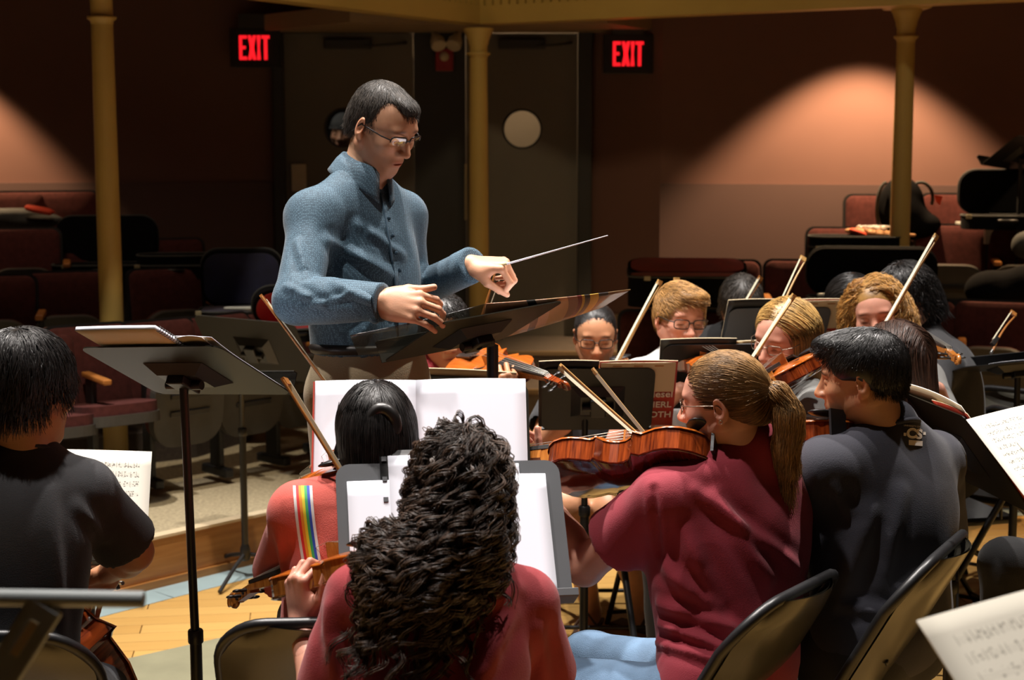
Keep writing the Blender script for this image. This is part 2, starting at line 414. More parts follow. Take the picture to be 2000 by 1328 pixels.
# ---------------------------------------------------------------- implicit surfaces for bodies, clothes and hair
A = lambda v: np.array(v, dtype=np.float64)
def m4(Mx): return np.array([[Mx[i][j] for j in range(4)] for i in range(4)], dtype=np.float64)
class Cap:                                   # tapered capsule
    def __init__(s, a, b, ra, rb, k=.02, op='u', flat=False):
        s.a, s.b, s.ra, s.rb, s.k, s.op, s.flat = A(a), A(b), ra, rb, k, op, flat
    def xf(s, T): return Cap(T[:3, :3]@s.a+T[:3, 3], T[:3, :3]@s.b+T[:3, 3], s.ra, s.rb, s.k, s.op, s.flat)
    def box(s):
        r = max(s.ra, s.rb)
        return np.minimum(s.a, s.b)-r, np.maximum(s.a, s.b)+r
    def d(s, X, Y, Z):
        ab = s.b-s.a; L2 = max(1e-12, ab@ab)
        x, y, z = X-s.a[0], Y-s.a[1], Z-s.a[2]
        t0 = (x*ab[0]+y*ab[1]+z*ab[2])/L2
        t = np.clip(t0, 0, 1)
        d = np.sqrt((x-ab[0]*t)**2+(y-ab[1]*t)**2+(z-ab[2]*t)**2)-(s.ra+(s.rb-s.ra)*t)
        if s.flat:                           # cut square at the end b
            d = np.maximum(d, (t0-1)*math.sqrt(L2))
        return d
class Ell:                                   # ellipsoid
    def __init__(s, c, r, R=None, k=.02, op='u'):
        s.c, s.r, s.k, s.op = A(c), A(r), k, op
        s.R = np.eye(3) if R is None else np.asarray(R, dtype=np.float64)     # columns = axes
    def xf(s, T): return Ell(T[:3, :3]@s.c+T[:3, 3], s.r, T[:3, :3]@s.R, s.k, s.op)
    def box(s):
        e = np.sqrt(((s.R*s.r)**2).sum(1)); return s.c-e, s.c+e
    def d(s, X, Y, Z):
        x, y, z = X-s.c[0], Y-s.c[1], Z-s.c[2]; R = s.R
        u = (x*R[0, 0]+y*R[1, 0]+z*R[2, 0])/s.r[0]; v = (x*R[0, 1]+y*R[1, 1]+z*R[2, 1])/s.r[1]; w = (x*R[0, 2]+y*R[1, 2]+z*R[2, 2])/s.r[2]
        k0 = np.sqrt(u*u+v*v+w*w); k1 = np.sqrt((u/s.r[0])**2+(v/s.r[1])**2+(w/s.r[2])**2)
        return k0*(k0-1)/np.maximum(k1, 1e-9)
class Half:                                  # half space, removes the side the normal points to
    def __init__(s, p, n, k=.004): s.p, s.n, s.k, s.op = A(p), A(n)/np.linalg.norm(A(n)), k, 'c'
    def xf(s, T): return Half(T[:3, :3]@s.p+T[:3, 3], T[:3, :3]@s.n, s.k)
    def d(s, X, Y, Z): return (X-s.p[0])*s.n[0]+(Y-s.p[1])*s.n[1]+(Z-s.p[2])*s.n[2]
def smin(a, b, k):
    if k <= 0: return np.minimum(a, b)
    h = np.maximum(k-np.abs(a-b), 0)/k
    return np.minimum(a, b)-h*h*k*.25
def field_points(prims, Pn, inflate=0.0):
    X, Y, Z = Pn[:, 0], Pn[:, 1], Pn[:, 2]; D = np.full(len(Pn), 1.0)
    for p in prims:
        d = p.d(X, Y, Z)
        if p.op == 'u': D = smin(D, d, p.k)
        elif p.op == 's': D = -smin(-D, d, p.k)
        else: D = -smin(-D, -d, p.k)
    return D-inflate
def field_grid(prims, lo, hi, h, inflate=0.0):
    lo = A(lo); n = np.maximum(2, np.ceil((A(hi)-lo)/h).astype(int)+1)
    xs, ys, zs = [lo[i]+h*np.arange(n[i]) for i in range(3)]
    D = np.full(tuple(n), 1.0)
    for p in prims:
        if p.op == 'c':
            D = -smin(-(D), -(p.d(xs[:, None, None], ys[None, :, None], zs[None, None, :])-0*D), p.k); continue
        a, b = p.box(); mgn = p.k+3*h+abs(inflate)
        i0 = np.clip(np.floor((a-mgn-lo)/h).astype(int), 0, n); i1 = np.clip(np.ceil((b+mgn-lo)/h).astype(int)+1, 0, n)
        if (i1 <= i0).any(): continue
        sl = tuple(slice(i0[i], i1[i]) for i in range(3))
        d = p.d(xs[sl[0]][:, None, None], ys[sl[1]][None, :, None], zs[sl[2]][None, None, :])
        if p.op == 'u': D[sl] = smin(D[sl], d, p.k)
        else: D[sl] = -smin(-D[sl], d, p.k)
    return D-inflate, lo
_C = np.array([[i, j, k] for i in (0, 1) for j in (0, 1) for k in (0, 1)])
_E = [(a, b) for a in range(8) for b in range(a+1, 8) if np.abs(_C[a]-_C[b]).sum() == 1]
def surface_net(D, lo, h):
    S = D < 0; n = np.array(D.shape)-1
    cnt = np.zeros(tuple(n), np.int8)
    for c in _C: cnt += S[c[0]:c[0]+n[0], c[1]:c[1]+n[1], c[2]:c[2]+n[2]]
    act = (cnt > 0) & (cnt < 8); idx = np.argwhere(act)
    if not len(idx): return np.zeros((0, 3)), np.zeros((0, 4), int)
    vid = np.full(tuple(n), -1, np.int64); vid[act] = np.arange(len(idx))
    vals = np.stack([D[idx[:, 0]+c[0], idx[:, 1]+c[1], idx[:, 2]+c[2]] for c in _C], 1)
    pos = np.zeros((len(idx), 3)); w = np.zeros(len(idx))
    for a, b in _E:
        va, vb = vals[:, a], vals[:, b]; m = (va < 0) != (vb < 0)
        t = np.where(m, va/np.where(m, va-vb, 1), 0)
        pos += np.where(m[:, None], _C[a]+(_C[b]-_C[a])*t[:, None], 0); w += m
    pos = pos/w[:, None]+idx
    quads = []
    for ax in range(3):
        o = [slice(1, -1)]*3; o[ax] = slice(0, -1); o2 = [slice(1, -1)]*3; o2[ax] = slice(1, None)
        s0, s1 = S[tuple(o)], S[tuple(o2)]
        e = np.argwhere(s0 != s1)
        if not len(e): continue
        flip = s0[e[:, 0], e[:, 1], e[:, 2]]
        off = np.ones(3, int); off[ax] = 0; e = e+off
        b_, c_ = [i for i in range(3) if i != ax]
        q = []
        for db, dc in ((-1, -1), (0, -1), (0, 0), (-1, 0)):
            g = e.copy(); g[:, b_] += db; g[:, c_] += dc; q.append(vid[g[:, 0], g[:, 1], g[:, 2]])
        q = np.stack(q, 1)
        fl = flip if ax != 1 else ~flip
        q = np.where(fl[:, None], q, q[:, ::-1]); quads.append(q)
    q = np.concatenate(quads) if quads else np.zeros((0, 4), int)
    q = q[(q >= 0).all(1)]
    return lo+pos*h, q
def wob(Pn, freq, seed):
    r = np.random.RandomState(seed); o = 0
    for i in range(5):
        k = r.normal(size=3); k = k/np.linalg.norm(k)*freq*r.uniform(.6, 1.5)
        o = o+np.sin(Pn@k+r.uniform(0, 6.28))
    return o/2.6
def normals_of(v, q):
    a = v[q[:, 2]]-v[q[:, 0]]; b = v[q[:, 3]]-v[q[:, 1]]; fn = np.cross(a, b)
    vn = np.zeros_like(v)
    for i in range(4): np.add.at(vn, q[:, i], fn)
    return vn/np.maximum(np.linalg.norm(vn, axis=1, keepdims=True), 1e-12)
def bounds(prims, pad):
    lo = np.min([p.box()[0] for p in prims if p.op == 'u'], 0)-pad; hi = np.max([p.box()[1] for p in prims if p.op == 'u'], 0)+pad
    return lo, hi
def iso(prims, h, inflate=0.0, lo=None, hi=None, pad=.03):
    if lo is None: lo, hi = bounds(prims, pad+inflate)
    D, lo = field_grid(prims, lo, hi, h, inflate); return surface_net(D, lo, h)

# ---------------------------------------------------------------- strands of hair
def strand_mesh(S, r0, r1, shade, sides=3):
    """S: n x m x 3 polylines -> thin tapered tubes; shade: n (per strand)"""
    n, m, _ = S.shape
    T = np.gradient(S, axis=1); T /= np.maximum(np.linalg.norm(T, axis=2, keepdims=True), 1e-9)
    ref = np.where(np.abs(T[..., 2:3]) > .9, A((1, 0, 0)), A((0, 0, 1)))
    U = np.cross(T, ref); U /= np.maximum(np.linalg.norm(U, axis=2, keepdims=True), 1e-9); Wv = np.cross(T, U)
    rad = np.linspace(r0, r1, m)[None, :, None]
    rings = []
    for k in range(sides):
        a = 2*PI*k/sides; rings.append(S+(U*math.cos(a)+Wv*math.sin(a))*rad)
    v = np.stack(rings, 2).reshape(-1, 3)
    base = (np.arange(n)[:, None, None]*m+np.arange(m-1)[None, :, None])*sides
    k0 = np.arange(sides)[None, None, :]; k1 = (k0+1) % sides
    q = np.stack([base+k0, base+k1, base+sides+k1, base+sides+k0], -1).reshape(-1, 4)
    c = np.repeat(shade, m*sides)[:, None]*np.ones(3)
    return v, q, c
def grow(prims, roots, flow, length, m, off=.003, lift=0.0, steps_project=True, jitter=.15, seed=1, stick=.55):
    r = np.random.RandomState(seed); n = len(roots)
    L = length if np.ndim(length) else np.full(n, length)
    L = L*r.uniform(.75, 1.1, n); st = (L/(m-1))[:, None]
    p = roots.copy(); out = [p.copy()]; jit = r.normal(size=(n, 3))*jitter
    e = 2e-3
    for i in range(m-1):
        f = flow(p, i/(m-1))+jit
        d0 = field_points(prims, p)
        g = np.stack([field_points(prims, p+A(x)*e)-d0 for x in ((1, 0, 0), (0, 1, 0), (0, 0, 1))], 1)/e
        g /= np.maximum(np.linalg.norm(g, axis=1, keepdims=True), 1e-6)
        f = f/np.maximum(np.linalg.norm(f, axis=1, keepdims=True), 1e-9)
        near = np.clip(1-(d0-off)/.03, 0, 1)[:, None] if steps_project else 0
        f = f-g*np.minimum((f*g).sum(1, keepdims=True), 0)*near+g*lift
        f = f/np.maximum(np.linalg.norm(f, axis=1, keepdims=True), 1e-9)
        p = p+f*st
        d1 = field_points(prims, p)
        push = np.maximum(off-d1, 0)-stick*np.maximum(d1-off-lift*.02, 0)*np.clip(1+1.6*np.minimum(g[:, 2], 0), 0, 1)*(d1 < .05); p = p+g*push[:, None]
        out.append(p.copy())
    return np.stack(out, 1)
def curl(S, amp, pitch, seed=1, start=.15, grp=1):
    r = np.random.RandomState(seed); n, m, _ = S.shape; R = lambda a, b: np.repeat(r.uniform(a, b, (n//grp, 1)), grp, 0)
    T = np.gradient(S, axis=1); T /= np.maximum(np.linalg.norm(T, axis=2, keepdims=True), 1e-9)
    ref = np.broadcast_to(A((.31, .83, .46)), T.shape)
    U = np.cross(T, ref); U /= np.maximum(np.linalg.norm(U, axis=2, keepdims=True), 1e-9); Wv = np.cross(T, U)
    seg = np.linalg.norm(np.diff(S, axis=1), axis=2); s = np.concatenate([np.zeros((n, 1)), np.cumsum(seg, 1)], 1)
    ph = 2*PI*s/(pitch*R(.65, 1.7))+R(0, 6.28)
    a = amp*R(.5, 1.4)*np.clip(np.linspace(0, 1, m)/start, 0, 1)[None, :]
    return S+(U*np.cos(ph)[..., None]+Wv*np.sin(ph)[..., None])*a[..., None]
# ---------------------------------------------------------------- people
def dirv(yaw, pitch=0.0):
    a, b = math.radians(yaw), math.radians(pitch)
    return V((math.cos(a)*math.cos(b), math.sin(a)*math.cos(b), math.sin(b)))
def head_matrix(c, yaw, pitch=0.0, roll=0.0, s=1.0):
    f = dirv(yaw, pitch); r, f, u = axes(f, (0, 0, 1))
    Mx = frame_mx(c, r, f, u) @ Matrix.Rotation(math.radians(roll), 4, 'Y')
    return Mx @ Matrix.Scale(s, 4)
def face_prims(g):
    """head in its own frame: x to the person's right, y forward, z up"""
    jw = g.get('jaw', 1.0); ns = g.get('nose', 1.0); L = []
    L += [Ell((0, -.012, .035), (.073, .094, .083), k=.0)]
    L += [Ell((0, .035, .018), (.062, .056, .07), k=.03)]
    L += [Ell((0, .028, -.045), (.053*jw, .056, .062), k=.035)]
    L += [Ell((0, .066, -.097), (.021*jw, .019, .017), k=.03)]
    for s in (-1, 1):
        L += [Cap((s*.056*jw, -.002, -.045), (s*.018, .062, -.095), .018, .014, k=.03)]
        L += [Ell((s*.040, .062, -.018), (.022, .022, .020), k=.022)]
        L += [Ell((s*.022, .079, .031), (.024, .010, .008), k=.016)]
        L += [Ell((s*.033, .097, .009), (.019, .017, .012), k=.014, op='s')]
        L += [Ell((s*.032, .074, .008), (.0155, .0145, .0125), k=.004)]
    L += [Cap((0, .084, .018), (0, .108*1.0+.004*(ns-1), -.026), .008, .0125*ns, k=.014)]
    for s in (-1, 1):
        L += [Ell((s*.0135, .098, -.029), (.0095, .012, .0085), k=.008)]
        L += [Ell((s*.007, .103, -.041), (.0042, .007, .005), k=.004, op='s')]
    L += [Ell((0, .077, -.060), (.026, .016, .018), k=.025)]
    L += [Ell((0, .0880, -.0590), (.0215, .0085, .0046), k=.007)]
    L += [Ell((0, .0868, -.0690), (.0180, .0085, .0055), k=.007)]
    L += [Ell((0, .0965, -.0640), (.0250, .0050, .0016), k=.003, op='s')]
    for s in (-1, 1):
        R = np.array(Matrix.Rotation(math.radians(s*-24), 3, 'Z') @ Matrix.Rotation(math.radians(-14), 3, 'X'))
        L += [Ell((s*.079, -.012, -.002), (.0075, .0185, .031), R, k=.006)]
        L += [Ell((s*.0855, -.006, .002), (.006, .011, .020), R, k=.005, op='s')]
        L += [Ell((s*.0765, -.006, -.026), (.006, .009, .009), R, k=.006)]
    return L
def face_colors(v, g):
    x, y, z = v[:, 0], v[:, 1], v[:, 2]; c = np.ones((len(v), 3))
    def blend(m, col):
        nonlocal c
        m = np.clip(m, 0, 1)[:, None]; c = c*(1-m)+c*A(col)*m
    ax = np.abs(x)
    lips = np.exp(-((ax/.022)**4+((z+.064)/.0105)**4))*(y > .076)
    blend(lips*.85, g.get('lip', (.88, .52, .50)))
    mouth = np.exp(-((ax/.021)**4+((z+.0640+ax*.04)/.0026)**2))*(y > .075)
    blend(mouth, (.35, .16, .15))
    brow = np.exp(-(((ax-.034)/.019)**4+((z-.0335+.25*np.maximum(ax-.03, 0)-.0)/.0042)**2))*(y > .05)
    blend(brow*1.0, g.get('brow', (.18, .12, .09)))
    lash = np.exp(-(((ax-.032)/.0155)**4+((z-.0035+2.2*(ax-.032)**2*10)/.0019)**2))*(y > .07)
    blend(lash, (.10, .06, .05))
    eye = np.exp(-(((ax-.032)/.0105)**4+((z-.0005)/.0022)**4))*(y > .075)
    blend(eye*g.get('eye', .6), (.30, .24, .22))
    blend(np.exp(-(((ax-.04)/.024)**2+((z+.02)/.022)**2))*(y > .03)*.35, (1.0, .78, .72))
    blend(np.exp(-((ax/.016)**2+((z+.030)/.016)**2))*(y > .09)*.4, (1.0, .78, .72))
    blend(((ax > .073) & (np.abs(y+.01) < .03))*.45, (1.0, .74, .66))
    st = g.get('stubble', 0)
    if st: blend(np.clip((-.035-z)/.02, 0, 1)*np.clip((y-.0)/.03, 0, 1)*(1-lips)*st, (.72, .66, .62))
    return c
def hand_prims(side, curls, thumb, s=1.0, spread=1.0):
    """hand in its own frame: wrist at 0, fingers along y, back of the hand +z, thumb at -x for a right hand"""
    sg = 1 if side == 'R' else -1; L = []
    base = [(-.030, .090, .0), (-.0095, .096, .003), (.0115, .092, .002), (.031, .082, -.002)]
    lens = [(.043, .026, .021), (.048, .030, .022), (.044, .028, .022), (.034, .021, .020)]
    rad = [.0093, .0095, .0090, .0080]
    L += [Ell((0, .028, -.003), (.030, .04, .0155), k=.01)]
    for i in range(4):
        x, y, z = base[i]
        L += [Cap((x*.62, .014, 0), (x, y, z), .0125, .0108, k=.014)]
    L += [Ell((-.030, .036, -.010), (.015, .030, .013), k=.014), Ell((.028, .040, -.010), (.012, .034, .012), k=.014)]
    for i in range(4):
        p = V(base[i]); a = 0.0; sp = math.radians((-7, -1, 5, 11)[i]*spread)
        for j in range(3):
            a += math.radians(curls[i][j]); d = V((math.sin(sp)*math.cos(a), math.cos(sp)*math.cos(a), -math.sin(a)))
            q = p+d*lens[i][j]
            r = rad[i]; L += [Cap(p, q, r*(1-.08*j), r*(1-.08*(j+1)), k=.003 if j else .006)]; p = q
    p = V((-.022, .018, -.008)); d = V(thumb[0]).normalized(); q = p+d*.046
    L += [Cap(p, q, .0145, .0115, k=.014)]; p = q
    d = V(thumb[1]).normalized(); q = p+d*.034; L += [Cap(p, q, .0112, .0098, k=.004)]; p = q
    d = V(thumb[2] if len(thumb) > 2 else thumb[1]).normalized(); q = p+d*.028; L += [Cap(p, q, .0100, .0080, k=.003)]
    T = np.diag([sg*s, s, s, 1.0])
    out = []
    for pr in L:
        if isinstance(pr, Cap): out.append(Cap(T[:3, :3]@pr.a, T[:3, :3]@pr.b, pr.ra*s, pr.rb*s, pr.k*s, pr.op))
        else: out.append(Ell(T[:3, :3]@pr.c, pr.r*s, None, pr.k*s, pr.op))
    return out
CURL = {
 'grip':   [(62, 62, 38), (66, 66, 40), (70, 66, 40), (72, 64, 38)],
 'relax':  [(28, 34, 20), (34, 40, 24), (38, 44, 26), (42, 44, 26)],
 'bow':    [(40, 42, 20), (44, 46, 24), (46, 46, 24), (40, 40, 20)],
 'string': [(58, 62, 40), (52, 66, 44), (48, 66, 44), (40, 60, 40)],
 'bent':   [(34, 46, 22), (36, 42, 22), (30, 36, 18), (24, 30, 14)],
 'flat':   [(10, 10, 6), (10, 12, 6), (12, 12, 6), (14, 12, 6)]}
THUMB = {'along': [(-.50, .86, -.05), (-.12, .98, -.05), (-.30, .95, .1)], 'out': [(-.7, .65, -.2), (-.35, .9, -.15)], 'grip': [(-.45, .70, -.55), (.15, .75, -.6)], 'up': [(-.62, .78, .0), (-.52, .85, -.05), (-.75, .62, .1)],
         'under': [(-.55, .75, -.45), (-.1, .95, -.3)]}
def torso_prims(g, infl=0.0, waist=1.0):
    SL, SR, Nb, Pv = g['SL'], g['SR'], g['Nb'], g['Pv']
    lat = (SR-SL); sw = lat.length; lat.normalize(); C = (SL+SR)/2
    u = (Nb-Pv).normalized(); u = (u-lat*u.dot(lat)).normalized(); f = u.cross(lat); R = np.array([[lat[i], f[i], u[i]] for i in range(3)])
    pl = V(g['plat']).normalized() if 'plat' in g else lat
    pu = V((0, 0, 1)); pu = (pu-pl*pu.dot(pl)).normalized(); pf = pu.cross(pl); Rp = np.array([[pl[i], pf[i], pu[i]] for i in range(3)])
    g['f'], g['u'], g['lat'], g['pf'] = f, u, lat, pf
    dp = g.get('deep', 1.0)
    L = [Ell(C-u*.14+f*.012, (sw*.47, .105*dp, .20), R, k=.0), Ell(C-u*.07-f*.025, (sw*.46, .080*dp, .12), R, k=.07),
         Ell(lerp(Pv, C, .45), (sw*.40*waist, .092*dp*waist, .17), R, k=.09), Ell(Pv+V((0, 0, .01)), (sw*.44*g.get('hip', 1), .11*dp, .125), Rp, k=.09)]
    if g.get('bust'):
        for s in (-1, 1): L += [Ell(C-u*.16+f*.085+lat*(s*.07), (.062, .05, .06), R, k=.05)]
    if g.get('belly'): L += [Ell(lerp(Pv, C, .36)+f*.05, (sw*.36, .085*g['belly'], .13), R, k=.09)]
    for S in (SL, SR):
        L += [Cap(lerp(Nb, S, .35)-u*.03, S, .056, g.get('sh', .060)*.86, k=.05), Cap(Nb+u*.026, lerp(Nb, S, .80), .040, .030, k=.045)]
    return L
def arm_prims(g, sd, infl=0.0):
    S = g['S'+sd]; E, Wr = g['arm'+sd][0], g['arm'+sd][1]; t = g.get('thick', 1.0)
    m = lerp(E, Wr, .30)
    return [Cap(S, E, .054*t, .042*t, k=.035), Cap(E, m, .042*t, .043*t, k=.02), Cap(m, Wr, .043*t, .027*t, k=.02)]
def leg_prims(g, sd):
    H, K, An = g['leg'+sd][:3]; t = g.get('lthick', 1.0)
    return [Cap(H, K, .088*t, .060*t, k=.05), Cap(K, lerp(K, An, .3), .058*t, .058*t, k=.03), Cap(lerp(K, An, .3), An, .058*t, .036*t, k=.03)]
def ray_hit(prims, px, py, d0, d1, infl=0.0, n=160):
    pts = np.array([P(px, py, lerp(d0, d1, i/n)) for i in range(n+1)]); D = field_points(prims, pts, infl)
    k = np.argmax(D < 0); return V(pts[k]) if D[k] < 0 else None
from mathutils.bvhtree import BVHTree
def bvh_of(o): return BVHTree.FromPolygons([v.co.copy() for v in o.data.vertices], [tuple(p.vertices) for p in o.data.polygons])
def cast(b, px, py, lift=.0012):
    """the point of a cloth (its BVH) under a pixel, lifted off it"""
    o = V(cam.location); d = (P(px, py, 3.0)-o).normalized(); h, n, i, t = b.ray_cast(o, d)
    return None if h is None else h-d*lift
def ridge(v, n, folds, prims, infl):
    """creases of cloth: (pixel a, pixel b, width, height[, sag in pixels]) laid on the surface facing us"""
    off = np.zeros(len(v)); yl, yh = v[:, 1].min()-.1, v[:, 1].max()+.1
    for fo in folds:
        (ax, ay), (bx, by), w, hgt = fo[:4]; w *= .9; hgt *= 1.15; sag = fo[4] if len(fo) > 4 else 0; pl = []
        for i in range(9):
            t = i/8; q = ray_hit(prims, lerp(ax, bx, t), lerp(ay, by, t)+sag*math.sin(PI*t), yl, yh, infl, 90)
            if q: pl.append((t, A(q)))
        best = np.full(len(v), 9.0); tt = np.zeros(len(v))
        for (t0, a), (t1, b) in zip(pl, pl[1:]):
            ab = b-a; t = np.clip(((v-a)@ab)/max(ab@ab, 1e-9), 0, 1); d = np.linalg.norm(v-a-ab*t[:, None], axis=1)
            m = d < best; best[m] = d[m]; tt[m] = (t0+(t1-t0)*t)[m]
        off += hgt*(np.exp(-(best/w)**2)-.45*np.exp(-((best-1.9*w)/w)**2))*np.sqrt(np.sin(PI*np.clip(tt*.86+.07, 0, 1)))
    return v+n*off[:, None]
def garment(name, prims, h, m, parent, infl=.012, cuts=(), folds=(), wr=.0035, wf=22, seed=1, caps=(), vert=.5, label=None, lo=None, hi=None):
    v, q = iso(prims+[Half(p, n) for p, n in cuts], h, infl, pad=.04)
    # open the ends (hem, cuffs): drop the faces that close them
    fc = v[q].mean(1); drop = np.zeros(len(q), bool)
    a = v[q[:, 2]]-v[q[:, 0]]; b = v[q[:, 3]]-v[q[:, 1]]; fn = np.cross(a, b); fn /= np.maximum(np.linalg.norm(fn, axis=1, keepdims=True), 1e-12)
    for p, n in cuts:
        n = A(n)/np.linalg.norm(A(n)); drop |= (np.abs((fc-A(p))@n+0*infl) < 1.2*h+infl) & (fn@n > .85)
    for p, n, rad in caps:
        n = A(n)/np.linalg.norm(A(n)); drop |= (np.abs((fc-A(p))@n-infl) < 1.4*h) & (fn@n > .8) & (np.linalg.norm(fc-A(p), axis=1) < rad)
    q = q[~drop]
    nn = normals_of(v, q)
    sc = A((1, 1, vert)); o = wob(v*sc, wf, seed)+.6*wob(v*sc, wf*2.1, seed+9)
    o = o*.55+1.1*(.5-np.abs(wob(v*sc+.13, wf*.8, seed+21)))
    v = v+nn*(o*wr)[:, None]
    if folds: v = ridge(v, nn, folds, [p for p in prims if p.op == 'u'], infl)
    used = np.unique(q); mp = np.full(len(v), -1); mp[used] = np.arange(len(used))
    return link(name, np_mesh(name, v[used], mp[q]), m, parent, label=label)
def tee(g, name, m, parent, h=.0085, sleeve=.62, loose=.012, infl=.010, hem=None, folds=(), wr=.0035, seed=1, waist=1.0, wf=22, smax=.064):
    L = torso_prims(g, waist=waist); caps = []
    for sd in 'LR':
        if sd == 'L' and not g.get('armL') or sd == 'R' and not g.get('armR'): continue
        S, E = g['S'+sd], g['arm'+sd][0]; t = g.get('thick', 1.0); e = lerp(S, E, sleeve)
        L += [Cap(S, e, .050*t, smax*.90*t+loose*.4, k=.035, flat=True)]; caps.append((e, (E-S), .12))
    hem = hem if hem is not None else g['Pv']-V((0, 0, .09))
    return garment(name, L, h, m, parent, infl, [(hem, (0, 0, -1))], folds, wr, wf, seed, caps)
def person(label, g, parts=None):
    """builds the bare figure; clothes and hair are added to the root it returns"""
    base = V((g['Pv'][0], g['Pv'][1], g.get('floor', 0.0)))
    root = empty('person', base, label, 'person')
    sk = g['skin']; vs, qs, cs, n0 = [], [], [], 0
    def put(v, q, c):
        nonlocal n0
        vs.append(v); qs.append(q+n0); cs.append(c); n0 += len(v)
    HM = g['HM']; HMn = m4(HM); s = g.get('hs', 1.0)
    Rn = HMn[:3, :3]/s
    neck_top = HM @ V((0, -.018, -.045)); nr = g.get('neck', .056)
    neck = [Cap(g['Nb']-V((0, 0, .03)), neck_top, nr*1.12, nr*.97, k=.03)]
    # body, clothed parts slimmer than the clothes
    L = []
    for p in torso_prims(g):
        if isinstance(p, Ell): p.r = np.maximum(p.r-.012, .02)
        else: p.ra -= .012; p.rb -= .012
        L.append(p)
    L += neck
    for sd in 'LR':
        if g.get('arm'+sd): L += arm_prims(g, sd)
        if g.get('leg'+sd):
            lp = leg_prims(g, sd)
            if not g.get('bare_feet'):
                for p in lp: p.ra *= .8; p.rb *= .8
            L += lp
    for sd in 'LR':
        if g.get('leg'+sd) and g.get('bare_feet'):
            An, to = g['leg'+sd][2], g['leg'+sd][3]; d = (to-An)
            L += [Cap(An-V((0, 0, .03))-d.normalized()*.03, An+d*.55-V((0, 0, .035)), .034, .030, k=.03), Cap(An+d*.5-V((0, 0, .04)), to, .030, .022, k=.02)]
    v, q = iso(L, g.get('h', .0095)); put(v, q, np.ones((len(v), 3)))
    # head, finer, in its own frame
    Ti = np.linalg.inv(HMn)
    fp = face_prims(g); nk = []
    for c in neck: nk.append(Cap((Ti@np.append(c.a, 1))[:3], (Ti@np.append(c.b, 1))[:3], c.ra/s, c.rb/s, k=.03))
    hh = g.get('hh', .0042)
    v, q = iso([*fp[:5], *nk, *fp[5:]], hh, lo=A((-.10, -.115, -.150)), hi=A((.10, .145, .135)))
    cl = face_colors(v, g)
    v = v*s@Rn.T+HMn[:3, 3]; put(v, q, cl)
    # hands
    for sd in 'LR':
        a = g.get('arm'+sd)
        if not a or len(a) < 3 or a[2] is None: continue
        E, Wr, hd = a[:3]; r, f, u = axes(hd['fwd'], hd['up']); Mh = frame_mx(Wr, r, f, u); Tm = np.linalg.inv(m4(Mh))
        hs = hd.get('s', .95)
        hp = hand_prims(sd, hd['curl'] if not isinstance(hd['curl'], str) else CURL[hd['curl']], THUMB[hd.get('thumb', 'grip')], hs, hd.get('spread', 1.0))
        t = g.get('thick', 1.0)
        fa = Cap(lerp(E, Wr, .6), Wr, .036*t, .027*t, k=.02).xf(Tm)
        v, q = iso([fa]+hp, g.get('hhand', .0034), lo=A((-.12, -.05, -.14)), hi=A((.12, .22, .10)))
        v = v@m4(Mh)[:3, :3].T+m4(Mh)[:3, 3]; cc = np.ones((len(v), 3)); cc[:, 1:] *= .95; put(v, q, cc)
    v = np.concatenate(vs); q = np.concatenate(qs); c = np.concatenate(cs)
    link('body', np_mesh('body', v, q, cols=c), M[sk], root)
    return root
def trousers(g, root, m, h=.010, shorts=False, infl=.007, name=None, seed=3, wr=.004):
    L = [p for p in torso_prims(g)[2:4]]
    for p in L: p.k = .06
    cuts = [(g['Pv']+V((0, 0, g.get('rise', .10))), (0, 0, 1))]; caps = []
    for sd in 'LR':
        if not g.get('leg'+sd): continue
        H, K, An = g['leg'+sd][:3]; t = g.get('lthick', 1.0)
        if shorts:
            e = lerp(H, K, .62); L += [Cap(H, e, .095*t, .082*t, k=.05, flat=True)]; caps.append((e, K-H, .14))
        else:
            L += [Cap(H, K, .090*t, .066*t, k=.05), Cap(K, An, .064*t, .058*t, k=.03, flat=True)]; caps.append((An, An-K, .12))
    return garment(name or ('shorts' if shorts else 'trousers'), L, h, m, root, infl, cuts, (), wr, 20, seed, caps, vert=1)
def shoes(g, root, m, name='shoe'):
    for sd in 'LR':
        if not g.get('leg'+sd): continue
        An, to = g['leg'+sd][2], g['leg'+sd][3]; d = V((to-An).to_2d().to_3d()).normalized()
        zf = g.get('floor', 0.0)
        a = V((An.x, An.y, zf+.045))-d*.04; b = a+d*.20-V((0, 0, .01))
        v, q = iso([Cap(a, b, .042, .038, k=.02), Cap(a, a+V((0, 0, .06)), .042, .042, k=.03), Half((0, 0, zf+.004), (0, 0, -1))], .008)
        link(name, np_mesh(name, v, q), m, root)
def tee_collar(g, root, m, r=.066, tilt=.022, name='collar'):
    """ribbed neckband where the shirt ends"""
    Nb = g['Nb']; f, lat = g['f'], g['lat']; ax = (g['HM'].translation-Nb).normalized(); mb = MB(); pts = []
    for k in range(28):
        a = 2*PI*k/28; pts.append(Nb+g['u']*(.012-tilt*math.sin(a)*1.3)+lat*(math.cos(a)*r)+f*(math.sin(a)*r*1.02))
    mb.tube(pts, .0065, 6, closed=True); return mb.build(name, m, root)
